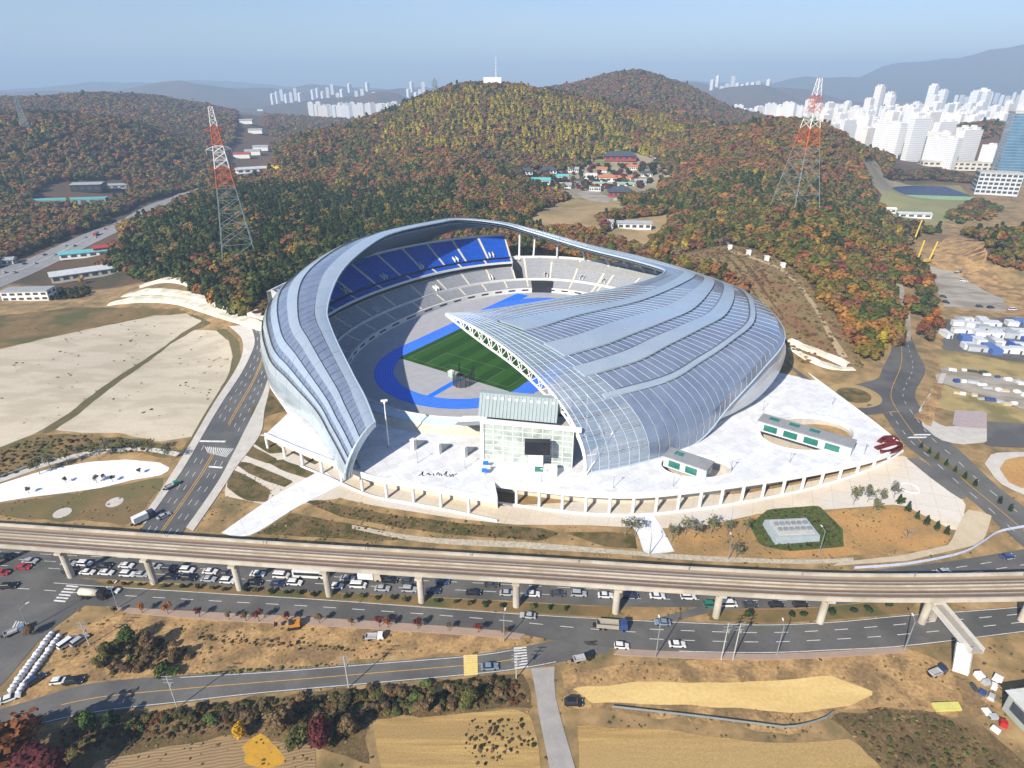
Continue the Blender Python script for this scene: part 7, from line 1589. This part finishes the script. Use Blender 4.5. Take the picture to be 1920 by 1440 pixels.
# the temple village
VIL = [('temple_hall', 'big dark-roofed temple hall at the top of the village', 1162, 300, 44, 16, 6, 'hip', 6, M_darkroof, M_redpaint), ('temple_hall', 'dark-roofed temple hall beside the car park in the village', 1162, 368, 26, 14, 6, 'hip', 5.5, M_darkroof, M_redpaint), ('house', 'teal roofed village house nearest the wood', 1012, 345, 26, 10, 5, 'gable', 3, M_teal, M_whitewall), ('house', 'teal roofed village house in the middle of the village', 1050, 338, 22, 10, 5, 'gable', 3, M_teal, M_whitewall), ('house', 'dark blue roofed village house at the left end', 983, 327, 22, 12, 5, 'hip', 3.5, M_darkroof, M_whitewall), ('house', 'dark roofed village house behind the teal roofs', 1028, 325, 22, 12, 5, 'hip', 3.5, M_darkroof, M_whitewall), ('house', 'white flat roofed village house', 1106, 335, 18, 12, 6, 'flat', 0, M_whitewall, M_whitewall), ('house', 'long orange roofed village house', 1152, 340, 42, 10, 5, 'gable', 3, M_orangeroof, M_whitewall), ('house', 'long pale green roofed house below the orange one', 1150, 350, 52, 8, 4, 'gable', 2, mat('pale green roof', (.30, .42, .33), None, .3, .6), M_whitewall), ('house', 'white house at the edge of the village car park', 1115, 358, 14, 10, 5, 'flat', 0, M_greyroof, M_whitewall), ('house', 'long white house by the road behind the stadium', 1188, 428, 30, 9, 5, 'gable', 2, M_greyroof, M_whitewall), ('house', 'small white house left of the long one behind the stadium', 1140, 428, 8, 8, 6, 'gable', 2, M_greyroof, M_whitewall)]
VIL += [('house', 'small grey roofed village house %s' % q, px, py, 14, 9, 4, 'gable', 2.5, (M_greyroof, M_darkroof, M_orangeroof)[i % 3], M_whitewall) for i, (px, py, q) in enumerate([(1075, 322, 'above the teal roofs'), (1090, 345, 'left of the white flat roof'), (1128, 322, 'behind the orange roof'), (1200, 345, 'right of the orange roof'), (1212, 330, 'at the bend of the village lane'), (1185, 318, 'below the big temple hall'), (1060, 352, 'below the teal roofs')])]
VIL = [(n_, l_.replace('small grey', 'small dark') if m_ is M_darkroof else (l_.replace('small grey', 'small orange') if m_ is M_orangeroof and 'small' in l_ else l_), *r_, m_, w_) for (n_, l_, *r_, m_, w_) in VIL]
for nm, lab, px, py, w, d, h_, rt, rh, rm, wm in VIL: house(nm, lab, 'temple' if nm == 'temple_hall' else 'house', px, py, w, d, h_, R(-4), wm, rm, rt, rh, cols=5, over=1.8 if rt == 'hip' else .8)
patch('village_ground', PX['temple'], mat('village ground', (.30, .25, .17), (.24, .21, .13), .04, .95, c3=(.16, .17, .07), scale2=.02), .15, 8)
patch('clearing_field', PX['clearing'], mat('dry clearing', (.38, .28, .14), (.31, .22, .11), .05, .95, c3=(.24, .18, .08), scale2=.03), .15, 8)
patch('clearing_field', PX['field2'], mat('dry clearing', (.38, .28, .14)), .15, 8)
patch('car_park', [(1080, 362), (1110, 355), (1150, 372), (1140, 380), (1100, 376)], M_pack, .25, 8)
patch('town_lawn', [(1640, 400), (1655, 360), (1690, 345), (1800, 348), (1830, 385), (1800, 412), (1700, 420)], mat('pale town grass', (.20, .22, .09), (.28, .25, .12), .03, .95, fine=.2), .12, 10)
patch('grave_terrace', [(1608, 300), (1640, 300), (1668, 335), (1700, 345), (1660, 372), (1635, 345)], mat('grey terrace soil', (.20, .18, .14), (.27, .22, .15), .05, .95, fine=.2), .12, 10)
# right-hand town edge
p = gz(1862, 362, 17); office = thing('office_building', 'white five-storey office block with rows of dark windows at the right edge', 'office', (p[0], p[1], 15.5), R(-24)); MB().box(0, 0, 0, 46, 26, 27).build('wall', mat('pale grey cladding', (.58, .60, .63), None, .2, .6), office)
for f in range(5):
    for c in range(8): MB().box(-23 + 5.75 * (c + .5), -13.1, 3.2 + f * 5, 4.2, .5, 2.8).build('window', M_window, office)
    for c in range(4): MB().box(-23.1, -13 + 6.5 * (c + .5), 3.2 + f * 5, .5, 4.6, 2.8).build('window', M_window, office)
MB().box(0, 0, 27, 47, 27, 1).build('roof', M_conc, office)
p = gz(1918, 345, 17); tower = thing('glass_tower', 'dark blue glass tower at the right edge of the view', 'tower', (p[0] + 4, p[1] + 40, 15), R(-24)); MB().box(0, 0, 0, 36, 36, 92).build('core', M_glassblue, tower)
for k in range(23):
    MB().box(0, 0, 3.2 + k * 3.9, 36.6, 36.6, .5).build('floor_band', mat('tower floor band', (.30, .40, .48), None, .4, .4), tower)
MB().box(0, 0, 92, 37, 37, 2.5).build('roof', M_conc, tower)
house('low_building', 'low cream building with long wing in front of the apartment towers', 'building', 1800, 318, 120, 22, 12, R(-12), M_cream, M_conc, 'flat', floors=2, cols=14)
house('low_building', 'small white hut at the foot of the apartment towers', 'building', 1738, 300, 20, 14, 10, R(-12), M_whitewall, M_whitewall, 'flat', cols=3)
p = at(1728, 366); solar = thing('solar_roof_hall', 'low hall covered with a wide dark blue solar roof', 'hall', (p[0], p[1], float(tz(p[0], p[1])) - .5), R(-12)); MB().box(0, 0, -5, 84, 84, 11.5).build('wall', mat('hall green wall', (.20, .32, .20), None, .2, .8), solar)
for i in range(8):
    for j in range(8): MB().box(-42 + 10.5 * (i + .5), -42 + 10.5 * (j + .5), 6.6, 10.2, 10.2, .25).build('solar_panel', mat('solar panel', (.03, .045, .10), (.04, .055, .12), .1, .45), solar)
house('shed', 'pale blue roofed shed below the solar hall', 'shed', 1712, 407, 32, 10, 4, R(-10), M_whitewall, mat('pale sheet roof', (.52, .55, .56)), 'gable', 1.6, cols=4); house('shed', 'small white shed left of the pale blue one', 'shed', 1662, 398, 16, 8, 4, R(-10), M_whitewall, M_whitewall, 'gable', 1.5, cols=3)
# bottom right: warehouse corner, tarpaulin, sacks
house('warehouse', 'white roofed warehouse cut off by the right edge', 'warehouse', 2030, 1430, 14, 30, 6, R(8), mat('grey green sheet wall', (.35, .38, .36), None, .3, .7), mat('cream sheet roof', (.66, .66, .60), None, .3, .6), 'gable', 1.2, cols=2)
p = [at(*q) for q in ((1745, 1320), (1795, 1318), (1803, 1333), (1755, 1335))]; MB().add([(q[0], q[1], q[2] + .6) for q in p] + [(q[0], q[1], q[2] - .1) for q in p], [(0, 1, 2, 3), (0, 1, 5, 4), (1, 2, 6, 5), (2, 3, 7, 6), (3, 0, 4, 7)]).build('tarpaulin', mat('yellow green tarpaulin', (.62, .58, .16), None, .5, .6)); tag(bpy.data.objects['tarpaulin'], 'yellow tarpaulin sheet laid over crops near the footbridge', 'tarpaulin')
def sack_mesh(seed):
    r_ = random.Random(seed); mb = MB(); rows = []
    for z, s in ((0, .85), (.25, 1.0), (.7, 1.02), (1.0, .8), (1.12, .35)): rows.append([(s * .62 * math.cos(a) * (1 + r_.uniform(-.06, .06)) * (1.12 if k % 2 else 1), s * .62 * math.sin(a) * (1 + r_.uniform(-.06, .06)) * (1.12 if k % 2 else 1), z) for k, a in enumerate(np.linspace(0, 6.283, 9))])
    mb.grid(rows); mb.add(rows[-1][:-1], [tuple(range(8))]); return mb.mesh('sack', mat('white bulk sack', (.70, .70, .69), (.55, .56, .57), .9, .8), True)
SK = [sack_mesh(k) for k in range(4)]
for r_ in range(2):
    for i in range(17):
        f = i / 16; px, py = 22 + 76 * f + r_ * 14, 1296 - 106 * f + r_ * 5; p = at(px, py); o = obj('bulk_sack', SK[(i + r_) % 4], None, p, rnd.uniform(0, 3)); tag(o, 'white bulk sack in the %s row by the left road, %s from the near end' % (['left', 'right'][r_], ORD[i]), 'sack', 'rows of white bulk sacks'); s = rnd.uniform(1.0, 1.35); o.scale = (s, s, s)
# junk near the footbridge
for i, (px, py, c) in enumerate([(1835, 1270, 'white'), (1848, 1282, 'silver'), (1862, 1290, 'white'), (1826, 1290, 'dark grey'), (1870, 1275, 'white'), (1842, 1300, 'blue'), (1858, 1308, 'silver'), (1850, 1335, 'white'), (1862, 1345, 'silver'), (1880, 1360, 'red'), (1866, 1370, 'white'), (1898, 1300, 'white')]):
    p = at(px, py); o = MB().box(0, 0, 0, rnd.uniform(1.2, 2.6), rnd.uniform(1, 2), rnd.uniform(.6, 1.5), 0, taper=rnd.uniform(.7, 1)).build('scrap_pile', mat('scrap ' + c, CC[c], None, .5, .7)); o.location = (p[0], p[1], p[2]); o.rotation_euler = (0, 0, rnd.uniform(0, 3)); tag(o, '%s scrap bundle in the clutter right of the footbridge stair, %s from the left' % (c, ORD[sorted([1835, 1848, 1862, 1826, 1870, 1842, 1858, 1850, 1862.5, 1880, 1866, 1898]).index(px if not (px == 1862 and py == 1345) else 1862.5)]), 'scrap', 'scrap clutter')
# plant house with vents in the park, ring sculpture
p = at(1482, 1000); ph = thing('plant_house', 'low grey plant house with white vented roof in the green bank', 'plant house', (p[0], p[1], p[2] - .4), R(4)); MB().box(0, 0, 0, 16, 10, 3.0, taper=.96).build('wall', mat('blue grey panel', (.36, .42, .46), None, .3, .6), ph); MB().box(0, 0, 3.0, 13, 7.6, .4).build('roof', M_conc, ph)
for r_ in range(2):
    for c in range(6): MB().box(-5.2 + c * 2.1, -1.6 + r_ * 3.0, 3.4, 1.2, 1.4, .8).build('vent', M_steel, ph)
p = at(1705, 917); rg = MB(); P = [(3.2 * math.cos(a), 3.2 * math.sin(a), .35) for a in np.linspace(0, 6.283, 25)]; rg.path(P, .28, 6); o = rg.build('ring_bench', M_white); o.location = tuple(p); tag(o, 'white ring-shaped bench on the forecourt at the right', 'bench')
# white boxes along the ridge trail
for i, (px, py) in enumerate([(1368, 468), (1403, 478), (1437, 489), (1467, 502)]): p = at(px, py); t = thing('trail_marker', 'small white marker cabin on the ridge trail, %s from the left' % ORD[i], 'cabin', p); MB().box(0, 0, 0, 2.6, 2.6, 3.2).build('body', M_whitewall, t); MB().box(0, 0, 3.2, 3.2, 3.2, .3).build('roof', M_white, t)
strip('ridge_trail', [(1366, 470), (1404, 480), (1440, 492), (1475, 510), (1510, 545), (1535, 580), (1560, 625), (1590, 670)], [(1367, 474), (1404, 484), (1438, 496), (1471, 514), (1503, 548), (1528, 583), (1552, 630), (1575, 672)], mat('sandy trail', (.46, .34, .20), None, .2, .95), .2)
# yellow drilling rigs
for i, (px, py, h_, l) in enumerate([(1712, 455, 20, 3), (1718, 492, 18, 2), (1740, 492, 17, 4)]): p = at(px, py); t = thing('drilling_rig', ['yellow drilling rig, farthest of the three in the works yard', 'yellow drilling rig, left of the nearer two in the works yard', 'yellow drilling rig, right of the nearer two in the works yard'][i], 'drilling rig', p, R(20)); MB().tube((0, 0, 1), (l, 0, h_), .9, .7, 4).build('mast', paint(CC['yellow'], 'yellow'), t); MB().box(-2, 0, .9, 5, 2.6, 2.2).build('cab', paint(CC['yellow'], 'yellow'), t); MB().box(-2, 0, 0, 5.5, 3, .9).build('crawler', M_tyre, t)
# containers and sheds in the storage yard
CR = random.Random(5); ci = 0; cnames = ['white', 'silver', 'white', 'white', 'blue', 'silver', 'white']
M_cont = {'white': mat('container white', (.70, .71, .72), None, .4, .6), 'silver': mat('container grey', (.42, .45, .48), None, .4, .6), 'blue': mat('container blue', (.08, .15, .38), None, .4, .6)}
def container(px, py, w, d, h_, rz, c, label, group):
    p = at(px, py); t = thing('site_container', label, 'container', (p[0], p[1], p[2]), rz, group); MB().box(0, 0, 0, w, d, h_).build('body', M_cont[c], t); MB().box(0, 0, h_, w + .2, d + .2, .25).build('roof', mat('container roof ' + c, {'white': (.60, .63, .66), 'silver': (.36, .39, .42), 'blue': (.10, .18, .42)}[c], None, .4, .6), t); MB().box(w * .2, -d / 2 - .03, .1, 1.0, .1, 2.0).build('door', M_window, t)
rows_ = [(600, ['first', 'back']), (612, None), (625, None), (640, None), (655, None)]
for r_, py in enumerate((602, 614, 627, 641, 656)):
    for k in range(7):
        px = 1795 + k * 23 + r_ * 4 + CR.uniform(-9, 9); py_j = CR.uniform(-4, 4); c = CR.choice(cnames + ['silver', 'silver']); c = 'blue' if (r_ == 0 and k >= 5) else c
        container(px, py + k * 1.8 + py_j, CR.uniform(4, 12), CR.uniform(2.6, 6), CR.choice([2.6, 2.7, 3.4]), R(-10 + CR.choice([0, 0, 0, 90]) + CR.uniform(-6, 6)), c, '%s container in the storage yard, %s row from the back, %s from the left' % (c, ORD[r_], ORD[k]), 'containers in the storage yard')
container(1772, 630, 3.2, 9, 2.7, R(-4), 'white', 'white container standing apart at the left end of the storage yard', 'containers in the storage yard')
for i in range(26):
    px, py = 1790 + (i % 9) * 16 + CR.uniform(-5, 5), 692 + (i // 9) * 22 + (i % 9) * 3.4 + CR.uniform(-3, 3); c = CR.choice(['white', 'white', 'blue', 'silver', 'white', 'beige', 'silver', 'dark grey']); p = at(px, py); o = MB().box(0, 0, 0, CR.uniform(2, 5), CR.uniform(1.2, 2.4), CR.uniform(.6, 1.6)).build('material_stack', mat('stack ' + c, CC[c], None, .5, .7)); o.location = tuple(p); o.rotation_euler = (0, 0, R(-10 + CR.uniform(-15, 15))); tag(o, '%s stack of building material in the debris yard, %s row, %s from the left' % (c, ORD[i // 9], ORD[i % 9]), 'stack', 'material stacks in the debris yard')
# guard rail line across the lower right field, blue-white fence by the right road
def fence(label, line, h_, m, cat='fence', name='fence', off=0.0):
    P = resample(crom(ats(line)[:, :2], 5), step=3.0); t = thing(name, label, cat, (0, 0, 0)); mb = MB(); mb.sweep([(p[0], p[1], float(tz(*p)) + off) for p in P], [(-.08, h_ * .45), (.08, h_ * .45), (.08, h_), (-.08, h_)]); mb.build('rail', m, t)
    for p in P[::2]: z = float(tz(*p)) + off; MB().box(p[0], p[1], z - .1, .16, .16, h_).build('post', M_steel, t)
fence('pale guard rail crossing the lower right field', [(1148, 1328), (1300, 1345), (1420, 1360), (1480, 1366), (1540, 1352), (1562, 1338)], 1.0, M_pgrey, 'guard rail', 'guard_rail')
fence('blue and white site hoarding beside the far road at right', [(1600, 1070), (1700, 1062), (1800, 1042), (1845, 1018), (1870, 1002), (1919, 992)], 1.8, mat('pale blue hoarding', (.55, .60, .75), None, .4, .6), 'hoarding', 'hoarding')
fence('low white fence along the curved footpath', [(-60, 915), (0, 896), (70, 871), (105, 861)], 1.0, mat('blue grey panel', (.36, .42, .46)), 'fence')

# ------------------------------------------------------------------ the apartment town
def tower_mat(name, c, c2):
    m = bpy.data.materials.new(name); m.use_nodes = True; n, l = m.node_tree.nodes, m.node_tree.links; b = n['Principled BSDF']; b.inputs['Roughness'].default_value = .7; tcn = n.new('ShaderNodeTexCoord'); br = n.new('ShaderNodeTexBrick'); br.offset = 0; br.inputs['Scale'].default_value = 1; br.inputs['Brick Width'].default_value = 3.4; br.inputs['Row Height'].default_value = 2.9; br.inputs['Mortar Size'].default_value = .55; br.inputs['Mortar Smooth'].default_value = .3
    sp = n.new('ShaderNodeSeparateXYZ'); cb = n.new('ShaderNodeCombineXYZ'); ad = n.new('ShaderNodeMath'); l.new(tcn.outputs['Object'], sp.inputs[0]); l.new(sp.outputs[0], ad.inputs[0]); l.new(sp.outputs[1], ad.inputs[1]); l.new(ad.outputs[0], cb.inputs[0]); l.new(sp.outputs[2], cb.inputs[1]); l.new(cb.outputs[0], br.inputs[0]); br.inputs['Color1'].default_value = (*c2, 1); br.inputs['Color2'].default_value = (*c2, 1); br.inputs['Mortar'].default_value = (*c, 1); l.new(br.outputs[0], b.inputs['Base Color']); return m
TW = [tower_mat('white apartment facade', (.84, .83, .81), (.52, .52, .54)), tower_mat('cream apartment facade', (.82, .79, .74), (.52, .49, .46)), tower_mat('pale grey apartment facade', (.78, .79, .80), (.46, .475, .50))]
BM = []
for k, (w, d, h_) in enumerate([(52, 13, 48), (40, 13, 58), (24, 22, 66), (60, 13, 44), (22, 22, 74), (34, 14, 62)]):
    for m in TW:
        mb = MB(); mb.box(0, 0, -6, w, d, h_ + 6); body = mb.mesh('facade', m); mb = MB(); mb.box(-w * .22, 0, h_, w * .16, d * .6, 4); mb.box(w * .25, 0, h_, w * .16, d * .6, 4); mb.box(0, 0, h_, w * 1.01, d * 1.01, .8); rf = mb.mesh('rooftop', TW[0]); BM.append((body, rf, h_))
AR = random.Random(21); ntow = 0
def towers(label, group, pts, tall=1.0, rzs=(0.5, .5 + math.pi / 2), kinds=None, count=False, slim=1.0):
    global ntow
    for n_t, (x, y) in enumerate(sorted(pts, key=lambda q: q[0] / q[1])):
        k = AR.choice(kinds or range(6)); b, rf, h_ = BM[k * 3 + AR.choice([0, 0, 1, 2])]; t = thing('apartment_tower', label + (', %s from the left' % ORD[n_t] if count else ''), 'apartment block', (x, y, float(tz(x, y))), AR.choice(rzs) + AR.uniform(-.05, .05), group); s = tall * AR.uniform(.85, 1.15); t.scale = (slim, slim, s); obj('facade', b, t); obj('rooftop', rf, t); ntow += 1
def town_grid(x0, x1, y0, y1, sx_, sy_, ang, keep):
    P = []; c, s = math.cos(ang), math.sin(ang); cx, cy_ = (x0 + x1) / 2, (y0 + y1) / 2
    for gx_ in np.arange(x0 - 400, x1 + 400, sx_):
        for gy_ in np.arange(y0 - 400, y1 + 400, sy_):
            X = cx + (gx_ - cx) * c - (gy_ - cy_) * s + AR.uniform(-6, 6); Y = cy_ + (gx_ - cx) * s + (gy_ - cy_) * c + AR.uniform(-6, 6)
            if x0 < X < x1 and y0 < Y < y1 and keep(X, Y) and AR.random() < .9: P.append((X, Y))
    return P
def vis(X, Y, xa, xb): # keep what lies between two bearings seen from the hill country, in front of the view
    px = 960 + FPX * X / (Y * CP + (CAMZ - 40) * SP); return xa < px < xb
towers('white slab apartment block at the near town edge', 'near apartment blocks', town_grid(560, 960, 1020, 1260, 62, 46, .35, lambda X, Y: vis(X, Y, 1640, 1900) and float(tz(X, Y)) < 42), 1.0, (.35, .35 + math.pi / 2), [0, 1, 3], True, .85)
towers('white apartment block in the dense middle of the right-hand town', 'town apartment blocks', town_grid(620, 1700, 1280, 1900, 58, 50, .45, lambda X, Y: vis(X, Y, 1540, 2010) and float(tz(X, Y)) < 60), .80, (.45, .45 + math.pi / 2), [0, 1, 2, 5], False, .8)
towers('tall white apartment tower at the back of the right-hand town', 'back apartment towers', town_grid(700, 2300, 1920, 2500, 86, 76, .5, lambda X, Y: vis(X, Y, 1440, 2010)), .9, (.5, .5 + math.pi / 2), [1, 2, 4, 5], False, .9)
towers('tallest white apartment tower in the cluster left of the mountain', 'tallest tower cluster', [(1180 + 52 * i + 22 * (i % 2), 2180 + 60 * (i % 3)) for i in range(11)], 1.45, (.5, .5 + math.pi / 2), [2, 4], True)
towers('white apartment block in the row behind the twin-topped hill', 'apartment row behind the hill', [(gy(px, 205, 2250 + 120 * (i % 2))[0], 2250 + 120 * (i % 2)) for i, px in enumerate(np.linspace(1362, 1475, 12))], .9, (.1, .5), [0, 1, 5], True)
towers('white apartment block in the cluster left of the central hill', 'apartment cluster left of the central hill', [(gy(px, 195, 2900 + 130 * (i % 3))[0], 2900 + 130 * (i % 3)) for i, px in enumerate(np.linspace(582, 760, 26))], .85, (.2, .2 + math.pi / 2, .6), [1, 2, 5])
towers('hazy white apartment tower beyond the left hills', 'hazy towers at left', [(gy(px, 185, 3300 + 150 * (i % 2))[0], 3300 + 150 * (i % 2)) for i, px in enumerate(list(np.linspace(100, 200, 9)) + list(np.linspace(238, 310, 9)) + list(np.linspace(325, 358, 6)))], .85, (.2, .9), [1, 2, 5])
towers('pale tower in the misty skyline on the horizon', 'misty skyline towers', [(gy(px, 160, Y)[0], Y) for px, Y in [(q, 4600 + 260 * (i % 3)) for i, q in enumerate(list(np.linspace(508, 560, 7)) + list(np.linspace(585, 640, 7)) + list(np.linspace(655, 700, 5)) + list(np.linspace(765, 800, 6)) + list(np.linspace(850, 905, 9)) + list(np.linspace(1335, 1440, 12)) + list(np.linspace(1800, 1919, 12)))]], 1.0, (.2, .9), [2, 4])
print('towers', ntow, 'objects', len(bpy.data.objects))
